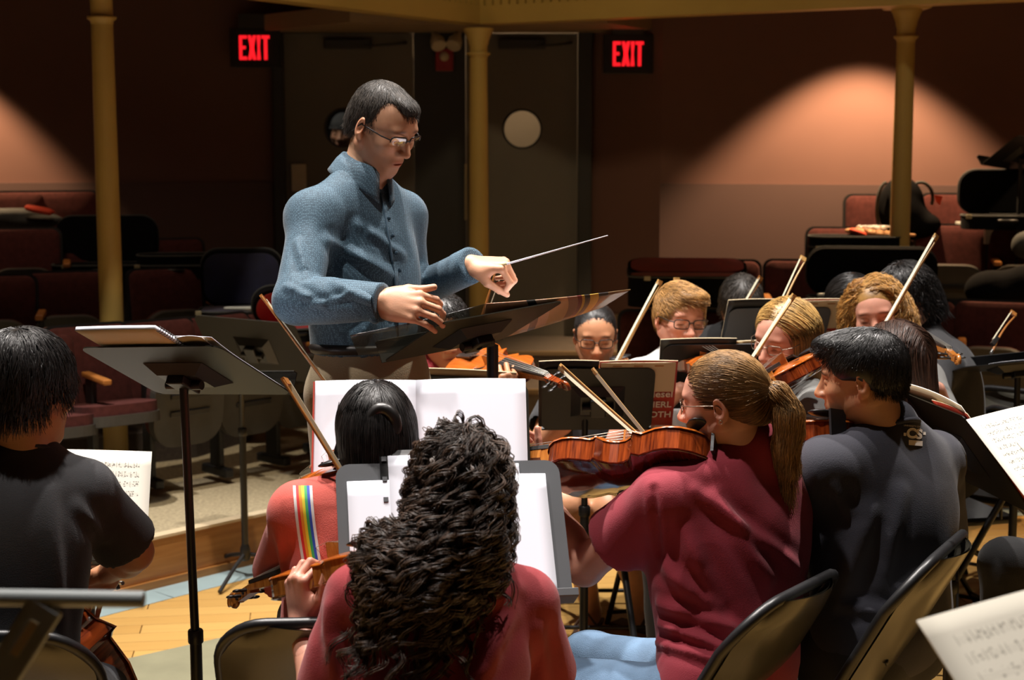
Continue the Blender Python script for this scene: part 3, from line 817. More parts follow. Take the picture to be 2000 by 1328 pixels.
def specs(g, root, style='dark', z=.006, lens=True, half=False, w=.026, hgt=.017, y=.099):
    """glasses in the head's frame"""
    mx = g['HM']; fm = M['frame_dark'] if style == 'dark' else M['frame_metal']; rim = .0019 if style == 'dark' else .0012
    mb = MB(); ln = []
    for s in (-1, 1):
        pts = []
        for k in range(20):
            a = 2*PI*k/20; ca, sa = math.cos(a), math.sin(a); e = .55
            x = s*.034+w*math.copysign(abs(ca)**e, ca); zz = z+hgt*math.copysign(abs(sa)**e, sa)
            pts.append(V((x, y-.35*max(0, abs(x)-.03)-.05*(zz-z), zz)))
        ln.append(pts)
        if half: mb.tube(pts[:11], rim*1.15, 6)
        else: mb.tube(pts, rim, 6, closed=True)
        ox = s*(.034+w); mb.tube([V((ox, y-.011, z+.006)), V((s*.077, y-.035, z+.007)), V((s*.081, .015, z+.006)), V((s*.0815, -.008, z+.004)), V((s*.080, -.022, z-.012))], rim*1.1, 6)
    mb.tube([V((-.034+w-.001, y, z+.004)), V((0, y+.004, z+.007)), V((.034-w+.001, y, z+.004))], rim, 6)
    gl = mb.build('glasses', fm, root, mx)
    if lens:
        for pts in ln:
            l = MB(); c = sum(pts, V((0, 0, 0)))/len(pts); l.add([c]+pts, [(0, i+1, (i+1) % 20+1) for i in range(20)], True); l.build('lens', M['lens'], gl, mx)
    return gl
def hair(g, root, m, mass, n, flow, length, seg=8, r0=.0012, r1=.0004, off=.002, where=None, curlp=None, seed=1, h=.005, lift=0.0, jitter=.15, tone=(.7, 1.5), name='hair', world=False, mass_cols=.75, clump=1, cspread=.006, pre=None):
    """hair = dark mass (implicit) with strands growing along its surface; head frame unless world"""
    v, q = iso(mass, h); mx = Matrix.Identity(4) if world else g['HM']
    rs = np.random.RandomState(seed); nn = normals_of(v, q)
    ok = np.arange(len(v)) if where is None else np.nonzero(where(v, nn))[0]
    pick = ok[rs.randint(0, len(ok), n)]; roots = v[pick]+rs.normal(size=(n, 3))*h*.4
    S = grow(mass, roots, flow, length, seg, off, lift, True, jitter, seed)
    if clump > 1:
        S = np.repeat(S, clump, 0)+rs.normal(size=(n*clump, 1, 3))*cspread
    if curlp: S = curl(S, curlp[0], curlp[1], seed, .15, clump)
    sh = rs.uniform(tone[0], tone[1], len(S))
    sv, sq, sc = strand_mesh(S, r0, r1, sh)
    vv = np.concatenate([v, sv]); qq = np.concatenate([q, sq+len(v)]); cc = np.concatenate([np.full((len(v), 3), mass_cols), sc])
    return link(name, np_mesh(name, vv, qq, cols=cc), m, root, mx, kind='stuff')
SKULL = Ell((0, -.012, .035), (.073, .094, .083))
def cap_mass(t=.010, back=-.02, extra=(), face=None):
    """short hair: skull grown by t, cut free of face and neck"""
    L = [Ell((0, -.014, .037), (.073+t, .094+t, .083+t), k=0), Ell((0, -.055, -.01), (.062+t*.5, .05+t*.4, .06), k=.03)]
    L += list(extra)
    L += face if face is not None else [Ell((0, .105, -.020), (.10, .075, .085), k=.012, op='s'), Half((0, -.06, -.045), (0, .35, -1), k=.01),
          Ell((.085, .02, -.055), (.04, .06, .07), k=.01, op='s'), Ell((-.085, .02, -.055), (.04, .06, .07), k=.01, op='s')]
    return L
def away_from(c, down=.5):
    c = A(c)
    def f(p, t):
        d = p-c; d /= np.maximum(np.linalg.norm(d, axis=1, keepdims=True), 1e-9); d[:, 2] -= down*(.4+t); return d
    return f
def toward(c, pull=1.0, add=(0, 0, 0)):
    c = A(c)
    def f(p, t):
        d = c-p; d /= np.maximum(np.linalg.norm(d, axis=1, keepdims=True), 1e-9); return d*pull+A(add)
    return f
def parted(back=.3, part=0.0):
    def f(p, t):
        x = p[:, 0]-part; hi = np.clip((p[:, 2]-.02)/.07, 0, 1)[:, None]
        d = np.stack([np.sign(x+1e-6), np.full(len(p), -back), np.full(len(p), -.25)], 1)
        return d*hi+A((0, -.04, -1))*(1.02-hi)
    return f
def drop(add=(0, 0, 0), w=1.0):
    def f(p, t): return np.tile(A((add[0], add[1], add[2]-w)), (len(p), 1))
    return f
# ---------------------------------------------------------------- instruments
HALF = [(0, .012), (.001, .024), (.006, .042), (.018, .063), (.036, .083), (.06, .098), (.085, .1035), (.11, .099), (.13, .089), (.142, .083), (.150, .087), (.156, .0935),
        (.160, .085), (.167, .070), (.180, .059), (.195, .0555), (.212, .058), (.225, .066), (.232, .076), (.236, .0815), (.242, .0745), (.25, .072), (.265, .078),
        (.285, .0835), (.305, .082), (.325, .073), (.34, .056), (.35, .034), (.355, .014)]
OUTL = [(x, y) for y, x in HALF]+[(-x, y) for y, x in reversed(HALF)]
def plate(outl, z, hgt, th):
    """arched plate; hgt > 0 arches up"""
    n = len(outl); cy = .182; vs = []; fs = []; sg = 1 if hgt > 0 else -1
    rings = [(1.0, -sg*th), (1.0, 0), (.965, sg*.0012), (.90, hgt*.16), (.75, hgt*.5), (.5, hgt*.85), (.22, hgt)]
    for s, dz in rings:
        for x, y in outl: vs.append((x*s, cy+(y-cy)*(1-(1-s)*.62) if s < 1 else y, z+dz))
    for i in range(len(rings)-1):
        for k in range(n):
            q = (i*n+k, i*n+(k+1) % n, (i+1)*n+(k+1) % n, (i+1)*n+k); fs.append(q if sg > 0 else tuple(reversed(q)))
    b = (len(rings)-1)*n; h = n//2
    for k in range(h-1):
        q = (b+k, b+k+1, b+n-2-k, b+n-1-k); fs.append(q if sg > 0 else tuple(reversed(q)))
    return vs, fs
def build_fiddle(name, label, cat, s=1.0, rib=.031, group=None, pale=False, cello=False, detail=True):
    root = empty(name, (0, 0, 0), label, cat, group)
    S = Matrix.Scale(s, 4); out = [(x, y) for x, y in OUTL]
    inn = [(x*.965, .1775+(y-.1775)*.985) for x, y in out]
    rib = rib/s
    ribm = M['maple_pale'] if pale else M['maple']
    mb = MB(); n = len(inn); mb.add([(x, y, -rib) for x, y in inn]+[(x, y, 0) for x, y in inn], [(i, (i+1) % n, n+(i+1) % n, n+i) for i in range(n)], False); mb.build('ribs', ribm, root, S)
    v, f = plate(out, .003, .014, .0035); m_ = MB(); m_.add(v, f, True); m_.build('top_plate', M['spruce'], root, S)
    v, f = plate(out, -rib-.003, -.012, .0035); m_ = MB(); m_.add(v, f, True); m_.build('back_plate', M['maple_dark'] if not pale else M['maple_pale'], root, S)
    mb = MB()
    def wedge(y0, y1, w0, w1, zt0, zt1, zb0, zb1):
        mb.add([(-w0, y0, zb0), (w0, y0, zb0), (w0, y0, zt0), (-w0, y0, zt0), (-w1, y1, zb1), (w1, y1, zb1), (w1, y1, zt1), (-w1, y1, zt1)],
               [(3, 2, 1, 0), (4, 5, 6, 7), (0, 1, 5, 4), (1, 2, 6, 5), (2, 3, 7, 6), (3, 0, 4, 7)])
    wedge(.350, .372, .017, .014, .020, .018, -rib*.95, -.004)
    wedge(.372, .485, .0150, .0115, .017, .014, -.002, .001)
    mb.build('neck', M['maple_pale'], root, S)
    # scroll and peg box
    mb = MB(); wedge(.485, .545, .012, .0085, .014, .004, -.004, -.016); pts = []; rs = []
    for i in range(30):
        a = -.5+i*.42; r = .0165*(1-i/34); pts.append(V((0, .562+r*math.cos(a), -.010+r*math.sin(a)))); rs.append(.0068*(1-i/60))
    mb.tube(pts, rs, 6); mb.box((0, .549, -.008), (.015, .02, .016)); mb.build('scroll', M['maple_pale'] if pale else M['maple'], root, S)
    mb = MB(); wedge(.262, .485, .0205, .0118, .030, .0215, .020, .0145); mb.build('fingerboard', M['ebony'], root, S)
    for i in range(4):
        mb = MB(); y = .497+i*.0125; sx = 1 if i % 2 else -1; z = .004-i*.004
        mb.tube([V((-sx*.013, y, z)), V((sx*.026, y, z))], .0034, 8); mb.ball((sx*.034, y, z), (.010, .0085, .0035), n=8); mb.build('peg', M['ebony'], root, S)
    if detail:
        mb = MB(); wedge(.012, .118, .010, .021, .012, .033, .006, .027); mb.build('tailpiece', M['ebony'], root, S)
        mb = MB(); wedge(.1945, .1985, .021, .021, .048, .048, .012, .012); mb.build('bridge', M['maple_pale'], root, S)
        st = MB()
        for i in range(4):
            x = (i-1.5); st.tube([V((x*.009, .116, .032)), V((x*.0110, .1965, .0495)), V((x*.0052, .485, .0225)), V((x*.003, .51, .004))], .0006, 4, cap=False)
        o = st.build('strings', M['string_steel'], root, S, kind='stuff')
        for sx in (-1, 1):
            f = MB(); pts = []
            for k in range(13):
                t = k/12; pts.append(V((sx*(.030+.016*math.sin((t-.5)*-2.6)), .168+.062*t, .0135-.004*abs(t-.5))))
            f.tube(pts, [.0034 if k in (0, 12) else .0022 for k in range(13)], 6); f.build('f_hole', M['ebony'], root, S)
        if not cello:
            c = MB(); c.ball((-.052, .034, .021), (.043, .026, .007), n=12); c.box((-.045, .004, -.004), (.045, .006, rib+.02)); c.build('chin_rest', M['black_plastic'], root, S)
    if cello:
        mb = MB(); mb.tube([V((0, 0, -.02)), V((0, -.17, -.02))], .003, 8); mb.build('end_pin', M['steel'], root, S)
    return root
def place_fiddle(root, button, to, up):
    r, f, u = axes(to-button, up); root.matrix_basis = frame_mx(button, r, f, u)
def build_bow(label, p0, p1, hair_dir, name='violin_bow', pale=False, group=None):
    """from the frog p0 to the tip p1"""
    p0, p1 = V(p0), V(p1); r, f, u = axes(p1-p0, hair_dir); mx = frame_mx(p0, r, f, u); L = (p1-p0).length
    root = empty(name, p0, label, 'bow', group); w = M['bow_pale'] if pale else M['bow_wood']
    mb = MB(); pts = [V((0, L*t, -.002-.020*4*t*(1-t)*-.45)) for t in [i/14 for i in range(15)]]
    mb.tube(pts, [lerp(.0046, .0030, i/14) for i in range(15)], 8)
    mb.add([(-.004, L-.012, 0), (.004, L-.012, 0), (.003, L-.014, .022), (-.003, L-.014, .022), (-.004, L+.006, 0), (.004, L+.006, 0), (.0025, L+.002, .024), (-.0025, L+.002, .024)],
           [(3, 2, 1, 0), (4, 5, 6, 7), (0, 1, 5, 4), (1, 2, 6, 5), (2, 3, 7, 6), (3, 0, 4, 7)])
    mb.build('stick', w, root, mx)
    h = MB(); h.box((0, (L+.04)/2, .0205), (.009, L-.05, .0010)); h.build('bow_hair', M['bow_hair'], root, mx)
    g = MB(); g.box((0, .045, .0115), (.011, .048, .017), bev=.002); g.build('frog', M['ebony'], root, mx)
    s = MB(); s.tube([V((0, -.014, 0)), V((0, .004, 0))], .0052, 8); s.build('screw_button', M['steel'], root, mx)
    return root

# ---------------------------------------------------------------- music stands
def stand(label, foot, c, front, up, w=.50, h=.32, m=None, floor=0.0, group='music stands on the stage', legs=True, yaw=0.3, lip=.055, r_up=.0105, r_low=.0145, pole_top=None):
    """foot: where the pole meets the floor; c: middle of the desk; front: normal of the side the paper lies on"""
    root = empty('music_stand', V((foot[0], foot[1], floor)), label, 'music stand', group); m = m or M['stand_desk']
    z = V(front).normalized(); y = V(up); y = (y-z*y.dot(z)).normalized(); x = y.cross(z); D = frame_mx(c, x, y, z)
    d = MB(); d.prism(rrect(w, h, .03), .003, D, -.003)
    d.build('desk', m, root)
    lp = MB(); lp.box((0, -h/2+.001, lip/2-.003), (w, .003, lip), bev=.001); lp.box((0, -h/2+.008, lip-.003), (w, .016, .003), bev=.001); lp.build('lip', m, root, D)
    b = MB()
    b.add([(-.085, -.075, -.004), (.085, -.075, -.004), (.085, .06, -.004), (-.085, .06, -.004), (-.055, -.045, -.026), (.055, -.045, -.026), (.055, .035, -.026), (-.055, .035, -.026)],
          [(4, 5, 6, 7), (0, 1, 5, 4), (1, 2, 6, 5), (2, 3, 7, 6), (3, 0, 4, 7)])
    b.box((0, 0, -.036), (.05, .075, .022), bev=.004); b.build('bracket', M['black_metal'], root, D)
    k = MB(); k.tube([D @ V((-.05, -.004, -.036)), D @ V((.05, -.004, -.036))], .011, 10); k.build('pivot', M['black_metal'], root)
    j = D @ V((0, 0, -.036)); top = V((foot[0], foot[1], j.z)) if pole_top is None else pole_top
    zl = floor+.62
    t = MB(); t.tube([j, top-V((0, 0, .012)), V((foot[0], foot[1], zl-.05))] if (j-top).length > .02 else [j, V((foot[0], foot[1], zl-.05))], r_up, 12); t.build('upper_tube', M['black_metal'], root)
    t = MB(); t.tube([V((foot[0], foot[1], zl)), V((foot[0], foot[1], floor+.07))], r_low, 12); t.lathe([(.017, 0), (.019, .004), (.019, .03), (.016, .034)], (foot[0], foot[1], zl-.02), 12); t.build('lower_tube', M['black_metal'], root)
    if legs:
        hb = MB(); hb.lathe([(.015, 0), (.022, .01), (.022, .05), (.015, .07)], (foot[0], foot[1], floor+.07), 12); hb.build('hub', M['black_metal'], root)
        for i in range(3):
            a = yaw+2*PI*i/3; d_ = V((math.cos(a), math.sin(a), 0)); f0 = V((foot[0], foot[1], floor))
            l = MB(); l.tube([f0+V((0, 0, .10)), f0+d_*.10+V((0, 0, .075)), f0+d_*.27+V((0, 0, .012))], .0085, 8); l.build('leg', M['black_metal'], root)
    return root, D
def sheet(name, label, cat, D, x0, x1, y0, y1, m, z=.004, bulge=.004, back=None, group=None, curl_=0.0, n=8, thick=.0012, tilt=0.0):
    """a page or booklet lying on a desk (frame D), slightly bowed"""
    vs, fs, uv = [], [], []
    for j in range(n+1):
        for i in range(n+1):
            u, v = i/n, j/n; zz = z+bulge*math.sin(PI*u)+curl_*max(0, v-.6)**2+tilt*u
            vs.append((lerp(x0, x1, u), lerp(y0, y1, v), zz)); uv.append((u, v))
    for j in range(n):
        for i in range(n): a = j*(n+1)+i; fs.append((a, a+1, a+n+2, a+n+1))
    k = len(vs); vs += [(a, b, c-thick) for a, b, c in vs]; nf = len(fs)
    fs += [tuple(reversed([i+k for i in f])) for f in fs]
    edge = [i for i in range(n+1)]+[(j+1)*(n+1)-1 for j in range(1, n+1)]+[n*(n+1)+i for i in range(n-1, -1, -1)]+[j*(n+1) for j in range(n-1, 0, -1)]
    for a, b in zip(edge, edge[1:]+edge[:1]): fs.append((b, a, a+k, b+k))
    me = bpy.data.meshes.new(name); me.from_pydata(vs, [], fs); me.update(); ul = me.uv_layers.new(name='UVMap')
    for l in me.loops: ul.data[l.index].uv = uv[l.vertex_index % k]
    me.materials.append(m)
    if back: me.materials.append(back); 
    if back:
        for i, p in enumerate(me.polygons):
            if nf <= i < 2*nf: p.material_index = 1
    me.polygons.foreach_set('use_smooth', [True]*len(me.polygons))
    o = bpy.data.objects.new(name, me); COL.objects.link(o); o.matrix_basis = D
    return tag(o, label, cat, group)

# ---------------------------------------------------------------- chairs
def folding_chair(label, pos, yaw, floor=0.0, group='black folding chairs on the stage', lean=0.0, back_h=.80, w=.44):
    mx = Matrix.Translation(V((pos[0], pos[1], floor))) @ Matrix.Rotation(math.radians(yaw)-PI/2, 4, 'Z')
    root = empty('folding_chair', (pos[0], pos[1], floor), label, 'chair', group); hw = w/2
    def up(z): t = z/back_h; return lerp(.26, -.235, t)
    loop = [V((hw, .26, .0))]; zs = back_h
    for z in (.15, .3, .45, .6): loop.append(V((hw, up(z), z)))
    r = .105
    for i in range(9):
        a = i/8*PI/2; z = zs-r+r*math.sin(a); loop.append(V((hw-r+r*math.cos(a), up(z)-.02*math.sin(a), z)))
    loop += [V((-p.x, p.y, p.z)) for p in reversed(loop)]
    mb = MB(); mb.tube(loop, .0125, 10); mb.build('frame', M['black_plastic'], root, mx)
    vs, fs = [], []; n = 12; k = 10; zb = .565
    for j in range(k+1):
        for i in range(n+1):
            z = lerp(zb, zs-.002, j/k); s = lerp(-1, 1, i/n); e = 0
            dz = z-(zs-r); ww = hw-.004 if dz <= 0 else hw-r+math.sqrt(max(0, r*r-dz*dz))-.002
            vs.append((s*ww, up(z)-.05*(1-s*s)-.012, z))
    for j in range(k):
        for i in range(n): a = j*(n+1)+i; fs.append((a, a+1, a+n+2, a+n+1))
    kk = len(vs); vs += [(a, b-.006, c) for a, b, c in vs]; fs += [tuple(reversed([i+kk for i in f])) for f in fs]
    for i in range(n): fs += [(i+1, i, i+kk, i+1+kk)]
    mb = MB(); mb.add(vs, fs, True); b = mb.build('backrest', M['chair_back'], root, mx)
    t = MB(); t.tube([V((lerp(-hw, hw, i/12), up(zb)-.05*(1-lerp(-1, 1, i/12)**2)-.014, zb)) for i in range(13)], .006, 8); t.build('back_hem', M['black_plastic'], b, mx)
    for sx in (-1, 1):
        q = MB(); q.ball((sx*.11, up(.66)-.05*.75-.020, .66), (.008, .004, .008), n=8); q.build('rivet', M['black_metal'], b, mx)
    mb = MB(); mb.box((0, .045, .445), (w-.05, .40, .028), bev=.011); mb.build('seat', M['black_plastic'], root, mx)
    for sx in (-1, 1):
        l = MB(); x = sx*(hw-.03); l.tube([V((x, .20, .44)), V((x, -.05, .30)), V((x, -.25, .0))], .011, 8); l.build('leg', M['black_plastic'], root, mx)
        l = MB(); l.tube([V((sx*(hw+.006), up(.52), .52)), V((sx*(hw-.02), -.08, .455))], .006, 6); l.build('link_bar', M['black_metal'], root, mx)
    for y, z in ((.235, .05), (-.215, .055)):
        l = MB(); l.tube([V((-hw+.02, y, z)), V((hw-.02, y, z))], .008, 8); l.build('stretcher', M['black_plastic'], root, mx)
    return root
M['chair_back'] = mat('chair_back', (.052, .048, .036), .24, 0, .1, 4, spec=.7)
def theater_seat(label, group, folded=True, arm=True):
    """front along +y, floor at 0"""
    root = empty('theater_seat', (0, 0, 0), label, 'seat', group); w = .46
    T = Matrix.Translation((0, -.12, .62)) @ Matrix.Rotation(math.radians(10), 4, 'X')
    sh = MB(); sh.prism(rrect(w, .46, .055), .045, T @ Matrix.Rotation(PI/2, 4, 'X'), -.0); sh.build('back_shell', M['black_plastic'], root)
    n = 10; vs, fs = [], []; W2, H2, rr = w-.03, .43, .05
    pl = rrect(W2, H2, rr, 6); L = len(pl)
    for s, z in ((1.0, .0), (1.0, .014), (.95, .024), (.75, .032), (.4, .036)):
        for x, y in pl: vs.append((x*s, z, y*s))
    for i in range(4):
        for k in range(L): fs.append((i*L+k, (i+1)*L+k, (i+1)*L+(k+1) % L, i*L+(k+1) % L))
    fs.append(tuple(reversed(range(4*L, 5*L))))
    mb = MB(); mb.add(vs, fs, True); mb.build('backrest', M['maroon_seat'], root, T)
    if folded: T2 = Matrix.Translation((0, .10, .42)) @ Matrix.Rotation(math.radians(-8), 4, 'X')
    else: T2 = Matrix.Translation((0, .14, .43)) @ Matrix.Rotation(math.radians(-84), 4, 'X')
    mb = MB(); mb.prism(rrect(w-.05, .40, .13, 8), .05, T2 @ Matrix.Rotation(PI/2, 4, 'X'), -.05); s_ = mb.build('seat_pan', M['seat_shell'], root)
    mb = MB(); mb.prism(rrect(w-.07, .38, .12, 8), .05, T2 @ Matrix.Rotation(PI/2, 4, 'X'), .0); mb.build('cushion', M['maroon_seat'], s_)
    for y in (-.02, .07):
        mb = MB(); mb.box((0, .056, y), (w*.5, .012, .028), bev=.004); mb.build('pan_rib', M['black_plastic'], s_, T2)
    for sx in ((-1, 1) if arm == 2 else (-1,)):
        mb = MB(); x = sx*(w/2+.022)
        mb.box((x, .0, .32), (.030, .10, .60), bev=.008); mb.box((x, .0, .03), (.05, .24, .05), bev=.01); mb.build('standard', M['black_metal'], root)
        mb = MB(); mb.box((x, .09, .635), (.045, .34, .028), bev=.008); mb.build('armrest', M['armrest_wood'], root)
    return root
def case(label, mx, w=.78, d=.24, h=.13, open_=0.0, lining=None, lid_h=None, taper=.0, group='instrument cases on the seats', m=None, strap=False, name='instrument_case'):
    """oblong instrument case, hinge along its back edge; open_ in degrees"""
    m = m or M['black_fabric']
    root = empty(name, mx.translation, label, 'case', group)
    b = MB(); pl = rrect(w, d, min(.09, d*.42), 6)
    b.prism(pl, h*.6, mx, 0.0); b.build('shell', m, root)
    r = MB(); r.tube([V((x, y, h*.6)) for x, y in pl], .006, 6, closed=True); r.build('piping', M['grey_fabric'], root, mx)
    if open_ and lining:
        q = MB(); q.prism(rrect(w-.03, d-.03, min(.08, d*.4), 6), .004, mx, h*.6); q.build('lining', lining, root)
    Lm = mx @ Matrix.Translation((0, d/2, h*.6)) @ Matrix.Rotation(math.radians(-open_), 4, 'X') @ Matrix.Translation((0, -d/2, 0))
    l = MB(); lh = lid_h or h*.45
    l.prism(pl, lh, Lm, .001); lo = l.build('lid', m, root)
    r = MB(); r.tube([V((x, y, lh)) for x, y in pl], .005, 6, closed=True); r.build('lid_piping', M['grey_fabric'], lo, Lm)
    if open_ and lining:
        q = MB(); q.prism(rrect(w-.03, d-.03, min(.08, d*.4), 6), .004, Lm, -.003); q.build('lid_lining', lining, lo)
    k = MB(); k.tube([mx @ V((-.05, -d/2-.002, h*.4)), mx @ V((-.04, -d/2-.028, h*.42)), mx @ V((.04, -d/2-.028, h*.42)), mx @ V((.05, -d/2-.002, h*.4))], .008, 8); k.build('handle', M['black_plastic'], root)
    for x in (-.2, .2):
        k = MB(); k.box(mx @ V((x, -d/2-.004, h*.58)), (.03, .008, .022), mx.to_3x3(), bev=.002); k.build('latch', M['brass_plate'], root)
    return root
# ---------------------------------------------------------------- the hall
def slab(name, poly, z0, z1, m):
    mb = MB(); mb.prism([(p[0], p[1]) for p in poly], z1-z0, Matrix.Identity(4), z0); return struct(mb.build(name, m))
def wallseg(name, a, b, z0, z1, m, t=.12):
    """wall standing on the line a-b, thickness away from the stage"""
    a, b = V((a[0], a[1], 0)), V((b[0], b[1], 0)); d = (b-a).normalized(); n = V((-d.y, d.x, 0))
    mb = MB(); q = [a, b, b+n*t, a+n*t]; mb.prism([(p.x, p.y) for p in q], z1-z0, Matrix.Identity(4), z0); return struct(mb.build(name, m))
# stage floor: strip planks near, wood texture beyond
FZ = 0.0
def plank_mat(name, c1, c2):
    m, nt, b = nodes(name)
    tc = N(nt, 'ShaderNodeTexCoord'); oi = N(nt, 'ShaderNodeObjectInfo')
    mp = N(nt, 'ShaderNodeMapping'); mp.inputs['Scale'].default_value = (1.6, 26, 26); nt.links.new(tc.outputs['Object'], mp.inputs[0])
    no = N(nt, 'ShaderNodeTexNoise', i_Scale=1.6, i_Detail=5.0, i_Distortion=.6); nt.links.new(mp.outputs[0], no.inputs['Vector'])
    ad = math_node(nt, 'ADD', math_node(nt, 'MULTIPLY', no.outputs['Fac'], .55), math_node(nt, 'MULTIPLY', oi.outputs['Random'], .55))
    r = N(nt, 'ShaderNodeValToRGB'); r.color_ramp.elements[0].position = .2; r.color_ramp.elements[1].position = .85
    r.color_ramp.elements[0].color = c4(c2); r.color_ramp.elements[1].color = c4(c1); nt.links.new(ad, r.inputs[0])
    nt.links.new(r.outputs[0], b.inputs['Base Color']); b.inputs['Roughness'].default_value = .34
    b.inputs['Coat Weight'].default_value = .25; b.inputs['Coat Roughness'].default_value = .25
    return m
M['floor_plank'] = plank_mat('floor_plank', (.55, .335, .105), (.46, .26, .075))
M['floor_under'] = mat('floor_under', (.30, .17, .05), .6, 0, .1, 4)
floor = slab('floor', [(-6, -2), (6, -2), (6, 7.6), (-6, 7.6)], -.12, -.012, M['floor_under'])
pm = MB(); pm.box((0, 0, -.006), (1.196, .0965, .012), bev=.0012); pme = pm.mesh('plank'); pme.materials.append(M['floor_plank'])
pf = MB(); pf.box((0, 0, -.006), (1.196, .7965, .012)); pfe = pf.mesh('plank_wide'); pfe.materials.append(M['floor_plank'])
rz = math.radians(8); rr_ = random.Random(5); cand = []
for j in range(-70, 100):
    for i in range(-5, 6):
        x, y = i*1.2+(j % 3)*.4, j*.1
        w = Matrix.Rotation(rz, 4, 'Z') @ V((x, y, 0))
        if 4.35 < w.y < 7.3 and abs(w.x) < w.y*.36+.5: cand.append((x, y))
cand.sort(key=lambda c: (c[1])); cand = cand[:295]
top_y = max(c[1] for c in cand)
for x, y in cand:
    o = bpy.data.objects.new('plank', pme); COL.objects.link(o); o.parent = floor
    o.matrix_basis = Matrix.Rotation(rz, 4, 'Z') @ Matrix.Translation((x, y, 0))
st = MB()
have = {(round(c[0], 3), round(c[1], 3)) for c in cand}; lowy = min(c[1] for c in cand)
for j in range(-90, 110):
    for i in range(-6, 7):
        x, y = i*1.2+(j % 3)*.4, j*.1
        w = Matrix.Rotation(rz, 4, 'Z') @ V((x, y, 0))
        if not (-1.9 < w.y < 7.5 and abs(w.x) < 5.6): continue
        if any(abs(c[1]-y) < .03 and abs(c[0]-x) < .3 for c in cand): continue
        mm = Matrix.Rotation(rz, 4, 'Z') @ Matrix.Translation((x, y, 0))
        st.add([mm @ V(v) for v in ((-.598, -.048, 0), (.598, -.048, 0), (.598, .048, 0), (-.598, .048, 0), (-.598, -.048, -.012), (.598, -.048, -.012), (.598, .048, -.012), (-.598, .048, -.012))],
               [(0, 1, 2, 3), (4, 5, 1, 0), (6, 7, 3, 2), (5, 6, 2, 1), (7, 4, 0, 3)])
st.build('plank', M['floor_plank'], floor, kind='stuff')
# carpeted step round the stage
edge_px = [(-420, 1330), (285, 1150), (520, 1092), (720, 1052), (1000, 1012), (1500, 988), (2060, 990), (2600, 1010)]
edge = [PZ(x, y, 0) for x, y in edge_px]
H1 = .205
poly = [(p.x, p.y) for p in edge]+[(6.5, 7.2), (6.5, 10.2), (-6.5, 10.2), (-6.5, 5.0)]
slab('floor_carpet_tier', poly, -.1, H1-.004, M['carpet'])
for i in range(len(edge)-1):
    a, b = edge[i], edge[i+1]; d = (b-a).normalized(); n = V((d.y, -d.x, 0))
    nb = max(1, int(round((b-a).length/1.2)))
    mb = MB(); mb.prism([((p).x, (p).y) for p in (a+n*.018, b+n*.018, b-n*.004, a-n*.004)], H1, Matrix.Identity(4), 0); struct(mb.build('trim_%d' % (i+1), M['fascia_wood']))
    mb = MB(); mb.prism([((p).x, (p).y) for p in (a+n*.034, b+n*.034, b+n*.018, a+n*.018)], .035, Matrix.Identity(4), 0); struct(mb.build('baseboard_step_%d' % (i+1), M['fascia_wood']))
    mb = MB(); mb.prism([((p).x, (p).y) for p in (a+n*.026, b+n*.026, b-n*.03, a-n*.03)], .012, Matrix.Identity(4), H1-.002); struct(mb.build('trim_nosing_%d' % (i+1), M['cream_paper']))
    mb = MB(); mb.prism([((p).x, (p).y) for p in (a+n*.19, b+n*.19, b+n*.034, a+n*.034)], .0015, Matrix.Identity(4), 0.0005); struct(mb.build('trim_strip_%d' % (i+1), M['blue_strip']))
g = [PZ(x, y, 0) for x, y in ((250, 1287), (540, 1222), (760, 1190), (700, 1500), (-300, 1600), (-200, 1400))]
slab('floor_grey_green', [(p.x, p.y) for p in g], 0, .0025, M['grey_green'])
# rising tiers, left and right blocks, aisle with landing
L1 = [P(20, 700, 7.45), P(420, 600, 8.0), P(560, 600, 8.5)]
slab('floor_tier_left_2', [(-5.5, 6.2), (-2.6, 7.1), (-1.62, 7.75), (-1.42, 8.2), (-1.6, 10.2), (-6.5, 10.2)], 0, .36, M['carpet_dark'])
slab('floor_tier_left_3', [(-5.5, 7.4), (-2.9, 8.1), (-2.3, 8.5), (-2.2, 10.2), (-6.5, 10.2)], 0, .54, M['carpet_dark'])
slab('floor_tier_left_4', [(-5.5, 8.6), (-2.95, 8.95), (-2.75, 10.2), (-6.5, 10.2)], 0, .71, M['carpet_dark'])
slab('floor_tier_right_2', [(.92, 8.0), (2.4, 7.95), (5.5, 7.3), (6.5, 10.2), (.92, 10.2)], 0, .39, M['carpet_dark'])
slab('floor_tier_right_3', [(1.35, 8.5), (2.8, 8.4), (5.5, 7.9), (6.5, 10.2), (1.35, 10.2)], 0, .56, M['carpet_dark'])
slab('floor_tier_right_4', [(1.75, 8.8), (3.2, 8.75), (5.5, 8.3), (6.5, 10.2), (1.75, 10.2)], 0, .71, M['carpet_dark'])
slab('floor_landing', [(-1.5, 9.25), (.95, 9.25), (.95, 10.4), (-1.5, 10.4)], 0, .55, M['landing'])
slab('floor_aisle_step', [(-1.4, 8.85), (.9, 8.85), (.9, 9.25), (-1.4, 9.25)], 0, .38, M['landing'])
for i, (y, z) in enumerate(((9.25, .55), (8.85, .38))):
    mb = MB(); mb.box((-.25, y-.006, z-.012), (2.35, .03, .028), bev=.004); struct(mb.build('trim_step_%d' % (i+1), M['soffit_paint']))
